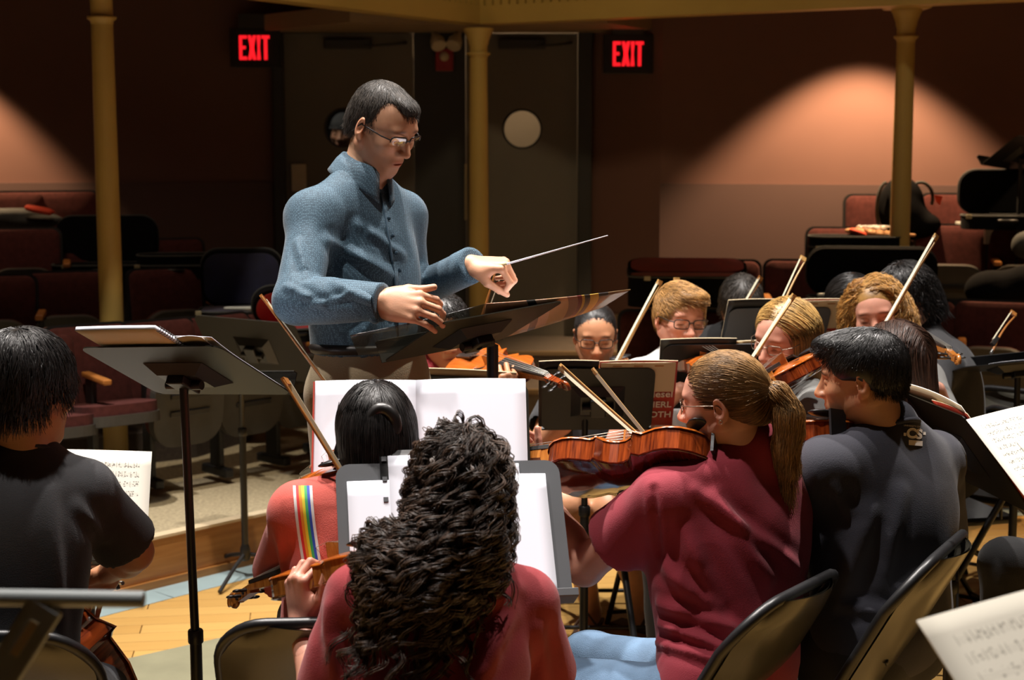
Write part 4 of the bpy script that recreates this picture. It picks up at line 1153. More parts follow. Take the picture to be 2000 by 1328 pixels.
# walls
WB = [P(1150, 400, 10.0), P(1290, 400, 9.62), P(2000, 400, 9.0)]
wallseg('wall_left', (-6.2, 9.3), (-1.50, 10.0), .0, 4.6, M['wall_paint'])
wallseg('wall_angle', (.5, 10.0), (WB[1].x, WB[1].y), .0, 4.6, M['wall_paint'])
wallseg('wall_right', (WB[1].x, WB[1].y), (5.8, 8.25), .0, 4.6, M['wall_paint'])
wallseg('wall_door_head', (-1.50, 10.0), (.5, 10.0), 2.56, 4.6, M['wall_paint'])
wallseg('wall_mullion', (-.63, 9.98), (-.30, 9.98), .5, 2.6, M['door_frame'])
wallseg('wall_corridor', (-2.5, 12.2), (2.0, 12.2), .3, 3.4, M['soffit_paint'])
wallseg('wall_porthole_backdrop', (-2.4, 11.0), (-.72, 11.0), .55, 3.2, M['door_frame'])  # added dark panel, keeps the lit corridor out of the left porthole
slab('ceiling_corridor', [(-2.5, 10.15), (2, 10.15), (2, 12.2), (-2.5, 12.2)], 3.2, 3.3, M['soffit_paint'])
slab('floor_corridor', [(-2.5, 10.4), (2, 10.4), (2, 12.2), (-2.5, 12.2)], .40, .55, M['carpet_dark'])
wallseg('wall_stage_left', (-6.2, -2.2), (-6.2, 9.3), 0, 7.6, M['wall_paint'])
wallseg('wall_stage_right', (5.9, 9.3), (5.9, -2.2), 0, 7.6, M['wall_paint'])
wallseg('wall_behind', (6, -2.1), (-6.3, -2.1), 0, 7.6, M['wall_paint'])
slab('ceiling', [(-6.4, -2.3), (6.2, -2.3), (6.2, 10.4), (-6.4, 10.4)], 7.5, 7.6, M['wall_paint'])
# lower wall panels below the rail (stand a little proud)
d = (V((5.8, 8.25, 0))-V((WB[1].x, WB[1].y, 0))).normalized(); n = V((d.y, -d.x, 0)); a = V((WB[1].x, WB[1].y, 0)); b = V((5.8, 8.25, 0))
mb = MB(); mb.prism([(p.x, p.y) for p in (a+n*.025, b+n*.025, b-n*.01, a-n*.01)], 1.555-.3, Matrix.Identity(4), .3); struct(mb.build('wall_right_dado', M['wall_mauve']))
a = V((-6.2, 9.3, 0)); b = V((-1.55, 9.995, 0)); d = (b-a).normalized(); n = V((d.y, -d.x, 0))
mb = MB(); mb.prism([(p.x, p.y) for p in (a+n*.025, b+n*.025, b-n*.01, a-n*.01)], 1.555-.3, Matrix.Identity(4), .3); struct(mb.build('wall_left_dado', M['wall_mauve']))
mb = MB(); mb.prism([(.52, 9.96), (WB[1].x, WB[1].y-.02), (WB[1].x, WB[1].y), (.52, 9.985)], .16, Matrix.Identity(4), .55); struct(mb.build('baseboard_angle', M['soffit_paint']))
# doors
def door(i, x0, x1, px, py, label_):
    z0, z1 = .55, 2.50; Y = 9.99; c = P(px, py, Y); r = .122; n = 32
    root = bpy.data.objects.new('door_%d' % i, None); COL.objects.link(root); root.location = ((x0+x1)/2, Y, z0); root['kind'] = 'structure'
    ring = [(c.x+r*math.cos(2*PI*k/n), c.z+r*math.sin(2*PI*k/n)) for k in range(n)]
    outer = []
    for k in range(n):
        a = 2*PI*k/n; dx, dz = math.cos(a), math.sin(a); t = 1e9
        for lim, v_ in ((x1-c.x, dx), (x0-c.x, dx)):
            if v_ != 0 and lim/v_ > 0: t = min(t, lim/v_)
        for lim, v_ in ((z1-c.z, dz), (z0-c.z, dz)):
            if v_ != 0 and lim/v_ > 0: t = min(t, lim/v_)
        outer.append((c.x+dx*t, c.z+dz*t))
    # corners
    vs, fs = [], []
    for yy in (Y, Y+.045):
        vs += [(x, yy, z) for x, z in ring]+[(x, yy, z) for x, z in outer]
    for k in range(n):
        j = (k+1) % n; fs.append((k, j, n+j, n+k)); fs.append((2*n+j, 2*n+k, 3*n+k, 3*n+j)); fs.append((j, k, 2*n+k, 2*n+j))
        A_, B_ = outer[k], outer[j]
        if abs(A_[0]-B_[0]) > 1e-6 and abs(A_[1]-B_[1]) > 1e-6:
            cx = x1 if max(A_[0], B_[0]) > x1-1e-6 else x0; cz = z1 if max(A_[1], B_[1]) > z1-1e-6 else z0
            vs.append((cx, Y, cz)); fs.append((n+k, n+j, len(vs)-1))
    mb = MB(); mb.add(vs, fs); pn = mb.build('door_panel', M['door_paint'], root)
    g_ = MB(); g_.tube([V((c.x+r*math.cos(2*PI*k/n), Y-.004, c.z+r*math.sin(2*PI*k/n))) for k in range(n)], .006, 6, closed=True); g_.build('porthole_ring', M['door_frame'], root)
    g_ = MB(); g_.add([(c.x, Y+.02, c.z)]+[(x, Y+.02, z) for x, z in ring], [(0, k+1, (k+1) % n+1) for k in range(n)]); g_.build('pane', M['lens'], root)
    k_ = MB(); k_.box((lerp(x0, x1, .5), Y-.03, z1-.07), (.30, .055, .06), bev=.006); k_.tube([V((lerp(x0, x1, .62), Y-.05, z1-.085)), V((lerp(x0, x1, .85), Y-.10, z1-.075)), V((x1-.04, Y-.02, z1-.06))], .009, 6); k_.build('door_closer', M['door_frame'], root)
    return root
d1 = door(1, -1.46, -.635, 672, 250, ''); d2 = door(2, -.295, .42, 1020, 252, '')
mb = MB(); p = P(584, 347, 9.97); mb.box(p, (.095, .016, .175), bev=.003); mb.tube([p+V((0, -.008, -.01)), p+V((0, -.014, -.01))], .008, 8); mb.build('push_plate', M['ivory'], d1)
mb = MB(); p = P(910, 375, 9.95); mb.box(p, (.018, .03, .36), bev=.003); mb.build('pull_bar', M['brass_plate'], d2)
for i, x in enumerate((-1.495, .468)):
    mb = MB(); mb.box((x, 9.97, 1.55), (.07 if i == 0 else .09, .10, 2.05), bev=.006); struct(mb.build('trim_door_jamb_%d' % (i+1), M['door_frame']))
mb = MB(); mb.box((-.51, 9.97, 2.55), (2.05, .10, .09), bev=.006); struct(mb.build('trim_door_head', M['door_frame']))
corridor = spot('corridor_spot', (.0, 11.0, 3.1), (.1, 12.0, 1.3), 80, 130, .6, (1, .82, .62), .2)
spot('corridor_spot', (-1.42, 10.14, 2.45), (-1.14, 10.42, 1.88), 6, 70, .6, (1, .9, .8), .1)  # added spot, only brightens the face behind the left porthole
# balcony front with vertical ribs, soffit and columns
BV = P(935, 48, 9.2)
def fascia(i, pa, pb, za):
    a, b = V((pa.x, pa.y, 0)), V((pb.x, pb.y, 0)); d = (b-a).normalized(); n = V((d.y, -d.x, 0)); L = (b-a).length
    z0 = za; root = bpy.data.objects.new('trim_balcony_%d' % i, None); COL.objects.link(root); root.location = (a.x, a.y, z0); root['kind'] = 'structure'
    def bar(o0, o1, zz0, zz1, nm, m):
        mb = MB(); mb.prism([(p.x, p.y) for p in (a+n*o1, b+n*o1, b+n*o0, a+n*o0)], zz1-zz0, Matrix.Identity(4), zz0); return mb.build(nm, m, root)
    bar(-.10, .0, z0, z0+1.2, 'panel', M['cream_paint'])
    bar(.0, .03, z0, z0+.105, 'lower_band', M['cream_paint']); bar(.0, .045, z0+.30, z0+.36, 'upper_band', M['cream_paint'])
    k = int(L/.055)
    for j in range(k):
        p = a+d*(.03+j*.055); mb = MB(); w = .036
        q = [p-d*w/2+n*.0, p+d*w/2+n*.0, p+d*w/2+n*.024, p-d*w/2+n*.024]
        mb.prism([(x.x, x.y) for x in (q[3], q[2], q[1], q[0])], .195, Matrix.Identity(4), z0+.105); mb.build('rib', M['cream_paint'], root)
fz = BV.z
pl_ = V((BV.x-1.9, BV.y-2.45, 0)); 
# left and right fronts run towards the stage: their lower edges pass through the seen points
def along(px, py, z):
    q = PZ(px, py, z); return q
aL = along(560, 3, fz); aR = along(1720, 13, fz)
aL2 = V((BV.x, BV.y, 0))+(V((aL.x, aL.y, 0))-V((BV.x, BV.y, 0)))*2.0
aR2 = V((BV.x, BV.y, 0))+(V((aR.x, aR.y, 0))-V((BV.x, BV.y, 0)))*1.5
fascia(1, aL2, BV, fz); fascia(2, BV, aR2, fz)
soff = [(aL2.x, aL2.y), (BV.x, BV.y), (aR2.x, aR2.y), (aR2.x+.6, aR2.y+.9), (.95, 10.05), (.3, 9.72), (-1.2, 9.72), (-2.0, 10.0), (aL2.x-.5, aL2.y+.9)]
slab('ceiling_under_balcony', [(aL2.x, aL2.y), (BV.x, BV.y), (aR2.x, aR2.y), (6, 7), (6, 10.4), (-6.3, 10.4), (-6.3, 6)], fz+.32, fz+.40, M['wall_paint'])
mb = MB(); mb.prism([(BV.x-1.5, BV.y+.72), (BV.x-.75, BV.y-.10), (BV.x, BV.y+.02), (BV.x+.75, BV.y-.06), (BV.x+1.2, BV.y+.72)], .10, Matrix.Identity(4), fz+.005); struct(mb.build('ceiling_soffit', M['soffit_paint']))
def column(label, px, d_, z0, ring_py, cap_py, r, cap_top=None, square=False):
    c = P(px, 281, d_); zr = P(px, ring_py, d_).z; zc = P(px, cap_py, d_).z if cap_py is not None else zr+.25
    root = empty('column', (c.x, c.y, z0), label, 'column', 'slender painted columns')
    mb = MB(); mb.lathe([(r*1.12, z0), (r*1.04, z0+1.2), (r*.96, zr-.02)], (c.x, c.y, 0), 28); mb.build('shaft', M['cream_paint'], root)
    mb = MB(); mb.lathe([(r*.96, zr-.03), (r*1.02, zr-.012), (r*1.28, zr-.002), (r*1.30, zr+.008), (r*1.0, zr+.010)], (c.x, c.y, 0), 28); mb.build('neck_ring', M['cream_paint'], root)
    mb = MB(); mb.lathe([(r*.98, zr+.008), (r*.98, zc-.09), (r*1.12, zc-.07), (r*1.12, zc-.06), (r*1.45, zc-.015), (r*1.62, zc), (r*1.62, zc+.012)], (c.x, c.y, 0), 28); mb.build('capital', M['cream_paint'], root)
    if square:
        mb = MB(); mb.box((c.x, c.y, zc+.03), (r*4.6, r*3.4, .04), bev=.01); mb.box((c.x, c.y, zc+.2), (r*3.6, r*3, .32)); mb.build('abacus', M['cream_paint'], root)
    return root
column('cream column left of the conductor, rising from the rows of seats', 207, 7.25, .3, 36, -40, .052)
column('cream column behind the conductor in front of the double doors', 935, 9.05, .45, 106, 60, .054)
column('cream column at right, before the lit pinkish wall', 1763, 8.15, .5, 73, 22, .049, square=True)
# exit signs
def exit_letters():
    w, h, s = .040, .150, .0135; mg = []
    def rects(rs):
        mb = MB()
        for (x0, y0, x1, y1) in rs:
            mb.add([(x0, 0, y0), (x1, 0, y0), (x1, 0, y1), (x0, 0, y1), (x0, .006, y0), (x1, .006, y0), (x1, .006, y1), (x0, .006, y1)],
                   [(0, 1, 2, 3), (7, 6, 5, 4), (4, 5, 1, 0), (5, 6, 2, 1), (6, 7, 3, 2), (7, 4, 0, 3)])
        return mb
    def poly(ps):
        mb = MB()
        for p_ in ps:
            k = len(p_); mb.add([(x, 0, y) for x, y in p_]+[(x, .006, y) for x, y in p_], [tuple(range(k)), tuple(reversed(range(k, 2*k)))]+[(i, i+k, (i+1) % k+k, (i+1) % k) for i in range(k)])
        return mb
    E = rects([(0, 0, .018, h), (.018, 0, .048, .020), (.018, .066, .040, .085), (.018, h-.020, .048, h)])
    X = poly([[(0, 0), (.020, 0), (.052, h), (.032, h)], [(.032, 0), (.052, 0), (.020, h), (0, h)]])
    I = poly([[(0, 0), (.024, 0), (.018, h*.5), (.024, h), (0, h), (.006, h*.5)]])
    T = rects([(.015, 0, .035, h-.020), (0, h-.020, .050, h)])
    return [(E, .0), (X, .054), (I, .110), (T, .140)]
M['exit_red'] = glow('exit_red', (1.0, .012, .02), 1.15)
def exit_sign(label, px, py, d_):
    c = P(px, py, d_); root = empty('exit_sign', (c.x, c.y, c.z-.12), label, 'exit sign', 'lit exit signs by the doors')
    mb = MB(); mb.box((c.x, c.y+.03, c.z), (.31, .055, .24), bev=.006); mb.build('housing', M['black_plastic'], root)
    mb = MB(); mb.box((c.x, c.y+.03, c.z+.165), (.20, .05, .09), bev=.004); mb.build('canopy', M['door_frame'], root)
    for L_, x in exit_letters(): L_.build('letter', M['exit_red'], root, Matrix.Translation((c.x-.095+x, c.y-.0055, c.z-.075)))
exit_sign('red lit EXIT sign above the conductor at left, by the left door', 497, 93, 9.75)
exit_sign('red lit EXIT sign right of the right door porthole', 1227, 105, 9.65)
# emergency lamp and fire alarm over the middle of the doors
c = P(872, 82, 9.85); root = empty('emergency_light', c, 'twin headed emergency lamp above the doors beside the column', 'lamp')
mb = MB(); mb.box(c+V((0, .03, .085)), (.16, .06, .05), bev=.01); mb.build('housing', M['ivory'], root)
for sx in (-1, 1):
    q = c+V((sx*.055, -.03, .0)); R = Matrix.Rotation(sx*.35, 3, 'Y') @ Matrix.Rotation(2.5, 3, 'X')
    mb = MB(); mb.lathe([(.018, -.10), (.022, -.06), (.045, -.01), (.050, .03), (.046, .04)], q, 16, R); mb.build('lamp_head', M['ivory'], root)
c = P(868, 117, 9.92); root = empty('fire_alarm', c, 'dark red fire alarm box below the emergency lamp', 'alarm')
mb = MB(); mb.box(c, (.115, .05, .14), bev=.008); mb.build('alarm_case', M['alarm_red'], root)
mb = MB(); mb.ball(c+V((0, -.028, .02)), (.03, .012, .03), n=10); mb.build('strobe', M['ivory'], root)
# ---------------------------------------------------------------- theatre seats in the tiers
SG = 'maroon theatre seats in the tiers'
seat_a = theater_seat('x', SG, True); seat_b = theater_seat('x', SG, False)
used_seat = {'a': False, 'b': False}
def put_seat(px, py, d, yaw, label, kind='a', s=.90):
    src = seat_a if kind == 'a' else seat_b
    p = P(px, py, d); a = math.radians(yaw)-PI/2
    off = Matrix.Rotation(a, 3, 'Z') @ V((0, -.16*s, .855*s))
    mx = Matrix.Translation(p-off) @ Matrix.Rotation(a, 4, 'Z') @ Matrix.Scale(s, 4)
    if not used_seat[kind]:
        used_seat[kind] = True; src.matrix_basis = mx; src['label'] = label; return src
    return dup(src, mx, label)
put_seat(55, 648, 6.75, 303, 'maroon seat right behind the cellist head, in the front row at left', 'b')
put_seat(166, 628, 6.92, 308, 'maroon front row seat between the cellist and the cream notebook', 'b')
put_seat(303, 619, 7.15, 314, 'maroon front row seat directly above the cream spiral notebook')
put_seat(420, 609, 7.42, 319, 'maroon front row seat above the far grey stand, left of the red lined case')
put_seat(518, 603, 7.75, 322, 'maroon front row seat under the red lined case, left of the conductor')
put_seat(606, 598, 8.1, 326, 'maroon front row seat hidden behind the conductor hips')
put_seat(-10, 532, 7.75, 284, 'maroon second row seat at the left frame edge')
put_seat(128, 525, 7.95, 288, 'maroon second row seat left of the left column')
put_seat(320, 519, 8.3, 298, 'maroon second row seat standing free right of the left column')
put_seat(462, 516, 8.65, 304, 'maroon second row seat under the open blue lined case')
put_seat(45, 441, 8.55, 286, 'maroon third row seat at far left under the dark coat')
put_seat(190, 438, 8.75, 290, 'maroon third row seat behind the tall black case lid')
put_seat(330, 462, 9.0, 292, 'dark third row seat at the end of the row, right of the column')
put_seat(20, 370, 9.2, 286, 'maroon top row seat at the left frame edge below the lit wall')
put_seat(126, 369, 9.3, 288, 'maroon top row seat just left of the left column')
put_seat(1290, 600, 7.35, 268, 'front row seat at right hidden below the black case with the red lid')
put_seat(1405, 600, 7.32, 265, 'front row seat at right behind the bent player and the sandy haired boy')
put_seat(1413, 503, 8.3, 264, 'maroon seat behind the red lined case lid at right')
put_seat(1566, 503, 8.25, 260, 'maroon seat left of the large black case, behind two upright bows')
put_seat(1722, 503, 8.15, 258, 'maroon seat behind the large black case by the right column')
put_seat(1790, 580, 7.72, 254, 'maroon front row seat behind the man in black with his back turned')
put_seat(1945, 582, 7.6, 250, 'maroon front row seat at the right edge above the dark stand')
put_seat(1645, 440, 8.75, 262, 'maroon third row seat under the black flat case by the right column')
put_seat(1860, 434, 8.55, 256, 'dark third row seat just right of the right column')
put_seat(2005, 434, 8.4, 252, 'dark third row seat at the right frame edge')
put_seat(1718, 376, 9.0, 262, 'maroon top row seat left of the right column with orange cloth in front')
put_seat(1868, 374, 8.9, 258, 'maroon top row seat between the backpack and the black case lid')
# ---------------------------------------------------------------- cases, bags and small things on the seats
def rotz(p, yaw, tilt=0.0): return Matrix.Translation(p) @ Matrix.Rotation(math.radians(yaw), 4, 'Z') @ Matrix.Rotation(math.radians(tilt), 4, 'X')
CG = 'instrument cases on the seats'
case('tall black case lid standing open across the left column, third row', rotz(P(205, 520, 8.55)-V((0, 0, .06)), 8), .56, .26, .12, 88, M['black_fabric'], lid_h=.05)
case('low black case with pale latches right of the left column', rotz(P(345, 524, 8.45)-V((0, 0, .05)), 8), .42, .24, .12)
case('open soft case with grey edge and blue lining, left of the conductor', rotz(P(470, 612, 7.9)-V((0, 0, .05)), 6), .42, .30, .12, 80, M['blue_velvet'], lid_h=.05, m=M['black_fabric'])
case('open case with dark red lining on a front row seat behind the far stand', rotz(P(570, 664, 7.15), 18), .34, .20, .10, 62, M['red_velvet'], lid_h=.04)
case('black case with its red lined lid folded back behind the sandy haired boy', rotz(P(1345, 588, 7.3)-V((0, 0, .02)), -4), .58, .24, .24, 166, M['red_velvet'], lid_h=.03)
case('black flat case below the orange cloth left of the right column', rotz(P(1668, 500, 8.2)-V((0, 0, .02)), -6), .48, .24, .12)
case('big black open case standing behind the curly blond violinist', rotz(P(1705, 590, 7.55)-V((0, 0, .05)), -8), .64, .235, .12, 84, M['black_fabric'], lid_h=.06)
case('black case lid standing open at the right edge on a pale shelf', rotz(P(1960, 425, 8.3)-V((0, 0, .06)), -8), .44, .24, .12, 86, M['black_fabric'], lid_h=.05)
def blob(name, label, cat, prims, m, h=.008, wr=.004, group=None):
    v, q = iso(prims, h); nn = normals_of(v, q); v = v+nn*(wob(v, 26, 4)*wr)[:, None]
    o = link(name, np_mesh(name, v, q), m); return tag(o, label, cat, group)
p = P(20, 418, 8.85)
blob('folded_coat', 'dark olive coat heaped on the third row at the left edge', 'coat', [Ell(p, (.20, .12, .035), k=0), Ell(p+V((-.1, -.03, -.02)), (.16, .12, .04), k=.04), Ell(p+V((.08, .0, -.035)), (.22, .12, .05), k=.04)], M['grey_fabric'])
p = P(78, 410, 8.72)
blob('red_hat', 'bright red cloth hat lying on the dark coat at far left', 'hat', [Ell(p, (.085, .06, .018), np.array(Matrix.Rotation(.18, 3, 'Y')), k=0), Cap(p+V((-.06, -.02, .015)), p+V((.06, -.03, -.01)), .012, .016, k=.02)], M['orange_cloth'], .005, .002)
# backpack by the right column
p = P(1760, 405, 8.62); root = empty('backpack', p-V((0, 0, .2)), 'black backpack with a handle loop leaning behind the right column', 'bag')
v, q = iso([Ell(p, (.13, .10, .17), k=0), Ell(p+V((.10, -.02, -.10)), (.12, .10, .08), k=.06), Ell(p+V((.0, -.06, -.05)), (.10, .06, .09), k=.05)], .010); link('pack_body', np_mesh('pack_body', v, q), M['black_fabric'], root)
mb = MB(); mb.tube([p+V((.10+.07*math.cos(a), -.02, .05+.09*math.sin(a))) for a in [i*PI/10-.4 for i in range(11)]], .010, 8); mb.build('strap', M['grey_fabric'], root)
mb = MB(); mb.tube([p+V((-.10+.05*math.cos(a), -.06, .0+.14*math.sin(a))) for a in [PI/2+i*PI/10 for i in range(11)]], .010, 8); mb.build('strap', M['grey_fabric'], root)
t = P(1832, 390, 8.5); mb = MB(); mb.add([t+V((-.02, 0, .025)), t+V((.025, 0, .02)), t+V((.012, 0, -.03)), t+V((-.01, 0, -.01)), t+V((-.02, .006, .025)), t+V((.025, .006, .02)), t+V((.012, .006, -.03)), t+V((-.01, .006, -.01))],
    [(3, 2, 1, 0), (4, 5, 6, 7), (0, 1, 5, 4), (1, 2, 6, 5), (2, 3, 7, 6), (3, 0, 4, 7)]); mb.build('patch', M['orange_cloth'], root, label='red and white patch')
p = P(1700, 455, 8.35)
blob('leather_pouch', 'peach leather pouch with white fringe on the flat case', 'pouch', [Ell(p, (.14, .07, .022), np.array(Matrix.Rotation(.10, 3, 'Y')), k=0), Cap(p+V((.09, 0, -.005)), p+V((.24, 0, -.012)), .012, .008, k=.02)], M['peach_leather'], .006, .002)
p = P(1676, 454, 8.28)
blob('orange_cloth', 'bright orange cloth corner left of the peach pouch', 'cloth', [Ell(p, (.050, .05, .018), np.array(Matrix.Rotation(.35, 3, 'Y')), k=0)], M['orange_cloth'], .005, .002)
p = P(1703, 443, 8.33); mb = MB(); rr2 = random.Random(3)
for i in range(34):
    a = rr2.uniform(0, 6.28); b = p+V((rr2.uniform(-.06, .07), rr2.uniform(-.03, .03), -.012)); mb.tube([b, b+V((math.cos(a)*.02, math.sin(a)*.02, .018)), b+V((math.cos(a)*.05, math.sin(a)*.03, .008))], .003, 5)
o = mb.build('white_fringe', M['white_cloth'], kind='stuff'); tag(o, 'tangle of white cords on the peach pouch', 'cord')
p = P(1985, 478, 8.0)
blob('round_bag', 'grey rounded bag at the right frame edge above the front row', 'bag', [Ell(p+V((.05, 0, 0)), (.075, .06, .07), k=0)], M['grey_fabric'])
p = P(1935, 565, 7.85)
blob('black_bag', 'big black bag slumped over the front row seat at right', 'bag', [Ell(p, (.13, .10, .10), k=0), Ell(p+V((.17, .0, .02)), (.13, .10, .10), k=.05)], M['black_fabric'], .011)
p = P(1935, 436, 8.42); mb = MB(); mb.box(p, (.36, .10, .016), bev=.003); mb.box(p+V((0, .02, -.06)), (.05, .03, .11)); o = mb.build('shelf_board', M['clear_pale']); tag(o, 'pale narrow board under the black case lid at right edge', 'board')
p = P(1623, 572, 7.5)
blob('rosin_cloth', 'pale crumpled cloth lying in the big black case', 'cloth', [Ell(p+V((.03, 0, .012)), (.035, .03, .020), k=0), Cap(p+V((-.06, 0, -.012)), p+V((.05, 0, -.008)), .010, .010, k=.02)], M['clear_pale'], .005, .002)
p = P(440, 602, 7.6)
blob('shoulder_rest', 'white and blue shoulder rest at the front of the blue lined case', 'rest', [Cap(p, p+V((.14, -.01, .0)), .008, .012, k=0), Cap(p+V((.14, -.01, 0)), p+V((.16, -.01, .05)), .012, .007, k=.01)], M['clear_pale'], .005, .002)
# ---------------------------------------------------------------- the players
# --- conductor
g = dict(HM=head_matrix(P(747, 248, 4.04), -35, -29, 3, .945), hs=.945, Nb=P(706, 354, 4.06), SR=P(612, 424, 3.93), SL=P(782, 424, 4.20), Pv=P(722, 722, 4.06), floor=.2,
         skin='skin_fair', hh=.0026, h=.0085, hhand=.0026, stubble=.5, jaw=1.02, brow=(.22, .17, .14), neck=.057, deep=1.03, sh=.064, eye=.3,
         armR=(P(580, 585, 3.76), P(742, 590, 3.66), dict(fwd=(1, -.20, -.10), up=(-.14, -.86, .48), curl='bent', thumb='along', s=1.02, spread=.6)),
         armL=(P(806, 572, 4.26), P(920, 517, 4.06), dict(fwd=(.96, -.22, .02), up=(-.05, -.32, .95), curl='grip', thumb='grip', s=1.0)))
f_ = V((.77, -.64, 0)); lt = V((-.64, -.77, 0))
for sd, s in (('R', 1), ('L', -1)):
    hip = g['Pv']+lt*(.09*s)-V((0, 0, .06)); g['leg'+sd] = (hip, V((hip.x, hip.y, .70))+f_*.02+lt*.02*s, V((hip.x, hip.y, .30))+lt*.03*s, V((hip.x, hip.y, .23))+f_*.2)
folds = [((640, 470), (770, 540), .016, .010), ((655, 555), (770, 610), .014, .009), ((760, 600), (690, 660), .014, .008),
         ((700, 440), (790, 500), .014, .008), ((560, 560), (640, 600), .010, .008), ((600, 600), (690, 575), .008, .006), ((580, 470), (600, 540), .012, .008)]
conductor = person('person conducting, standing, glasses, blue dotted shirt and khaki trousers, baton raised', g)
L = torso_prims(g)
L[2].r = L[2].r*A((.92, 1.06, 1)); 
for sd in 'RL':
    S, (E, Wr) = g['S'+sd], g['arm'+sd][:2]; L += [Cap(S, E, .052, .043, k=.04), Cap(E, lerp(E, Wr, .97), .044, .036, k=.02, flat=True)]
caps = [(g['arm'+s][1], g['arm'+s][1]-g['arm'+s][0], .10) for s in 'RL']
shirt = garment('shirt', L, .0065, M['shirt_dots'], conductor, .012, [(g['Pv']+V((0, 0, .066)), (0, 0, -1))], folds, .0045, 17, 2, caps, vert=.6)
SB = bvh_of(shirt)
for px in range(0, 9):
    a = cast(SB, 752+px*8-px*px*.2, 392+px*34, .002)
    if a and px > 0:
        mb = MB(); mb.ball(a+V((0, -.003, 0)), (.0055, .0025, .0055), n=8); mb.build('button', M['shirt_inside'], shirt)
pts = [cast(SB, 744+12*math.sin(i/9*2.4)+i*3.0, 380+i*33, .001) for i in range(10)]; pts = [p for p in pts if p]
mb = MB(); mb.tube([p for p in pts], .0035, 6); mb.build('placket', M['shirt_inside'], shirt)
# collar: stand and two flaps
def shirt_collar(g, root, m):
    Nb = g['Nb']; hm = g['HM']; ax = ((hm @ V((0, -.018, -.045)))-Nb).normalized(); f = g['f']; f = (f-ax*f.dot(ax)).normalized(); lat = f.cross(ax)
    vs, fs = [], []; n = 30
    prof = [(.064, .000, 0), (.0635, .022, 0), (.063, .040, 0), (.067, .044, 0), (.076, .030, 1), (.086, .006, 1), (.091, -.006, 1)]
    for i in range(n+1):
        t = lerp(-1, 1, i/n); a = PI/2+PI+t*PI*.93      # starts and ends at the throat
        front = abs(t)**5
        for r, z, fl in prof:
            zz = z-(.020*front if fl else .010*front)-fl*.020*abs(t)**2; rr = r+fl*.010*front
            vs.append(Nb+f*(math.sin(a)*rr)+lat*(math.cos(a)*rr)+ax*(zz+.005+.012*(math.sin(a) < 0)*-math.sin(a)))
    k = len(prof)
    for i in range(n):
        for j in range(k-1): fs.append((i*k+j, (i+1)*k+j, (i+1)*k+j+1, i*k+j+1))
    mb = MB(); mb.add(vs, fs, True); o = mb.build('collar', m, root); md = o.modifiers.new('thick', 'SOLIDIFY'); md.thickness = .003; return o
shirt_collar(g, conductor, M['shirt_dots'])
for sd in 'RL':
    E, Wr = g['arm'+sd][:2]; d_ = (Wr-E).normalized(); r, f, u = axes(d_, (0, 0, 1)); c = Wr-d_*.045
    mb = MB(); mb.lathe([(.0475, -.004), (.0475, .05), (.0465, .052), (.036, .052)], c, 24, Matrix((r, u*-1, d_)).transposed()); mb.build('cuff', M['shirt_dots'], shirt)
trousers(g, conductor, M['khaki'], .009, infl=.016, wr=.004)
bm_ = MB(); pts = []
for k in range(36):
    a = 2*PI*k/36; pts.append(g['Pv']+V((0, 0, .065-.0))+g['lat']*(math.cos(a)*.168)+g['f']*(math.sin(a)*.126))
bm_.tube(pts, .014, 6, closed=True); bm_.build('belt', M['belt'], conductor)
shoes(g, conductor, M['shoe_dark'])
specs(g, conductor, 'dark', z=.004, half=True, hgt=.017, w=.027)
hm_ = [Ell((0, -.016, .036), (.0765, .0965, .0855), k=0), Ell((0, -.060, -.010), (.064, .050, .052), k=.03), Ell((0, .056, .092), (.032, .034, .017), k=.03),
       Ell((0, .112, -.012), (.090, .064, .098), k=.008, op='s'), Half((0, -.06, -.046), (0, .35, -1), k=.006), Ell((.085, .020, -.052), (.04, .06, .070), k=.008, op='s'), Ell((-.085, .020, -.052), (.04, .06, .070), k=.008, op='s'),
       Ell((.072, .074, .070), (.044, .052, .058), k=.010, op='s'), Ell((-.072, .074, .070), (.044, .052, .058), k=.010, op='s')]
def fl(p, t):
    d = p-A((0, -.075, .12)); d /= np.maximum(np.linalg.norm(d, axis=1, keepdims=True), 1e-9); d[:, 2] -= .55; return d
hair(g, conductor, M['hair_grizzled'], hm_, 7000, fl, .022, 5, .00065, .00025, .0010, seed=4, jitter=.30, tone=(.35, 2.8), mass_cols=.7, h=.0035)
# baton
b0 = P(984, 517, 4.01); b1 = P(1187, 460, 3.80); r_, f2, u2 = axes(b1-b0, (0, 0, 1)); mx = frame_mx(b0, r_, f2, u2); Lb = (b1-b0).length
root = empty('baton', b0, 'thin white conducting baton pointing right from the raised hand', 'baton')
mb = MB(); mb.tube([V((0, 0, 0)), V((0, Lb, 0))], [.0026, .0012], 8); mb.build('shaft', M['paper'], root, mx)
mb = MB(); mb.lathe([(.002, -.055), (.008, -.045), (.009, -.03), (.005, -.005), (.0026, .012)], (0, 0, 0), 12, Matrix.Rotation(-PI/2, 3, 'X')); mb.build('cork_grip', M['tan_card'], root, mx)
mb = MB(); c = g['Pv']; mb.box((c.x, c.y, .10), (1.0, .9, .20), bev=.012); o = mb.build('podium', M['podium']); tag(o, 'dark carpeted podium block under the conductor', 'podium')

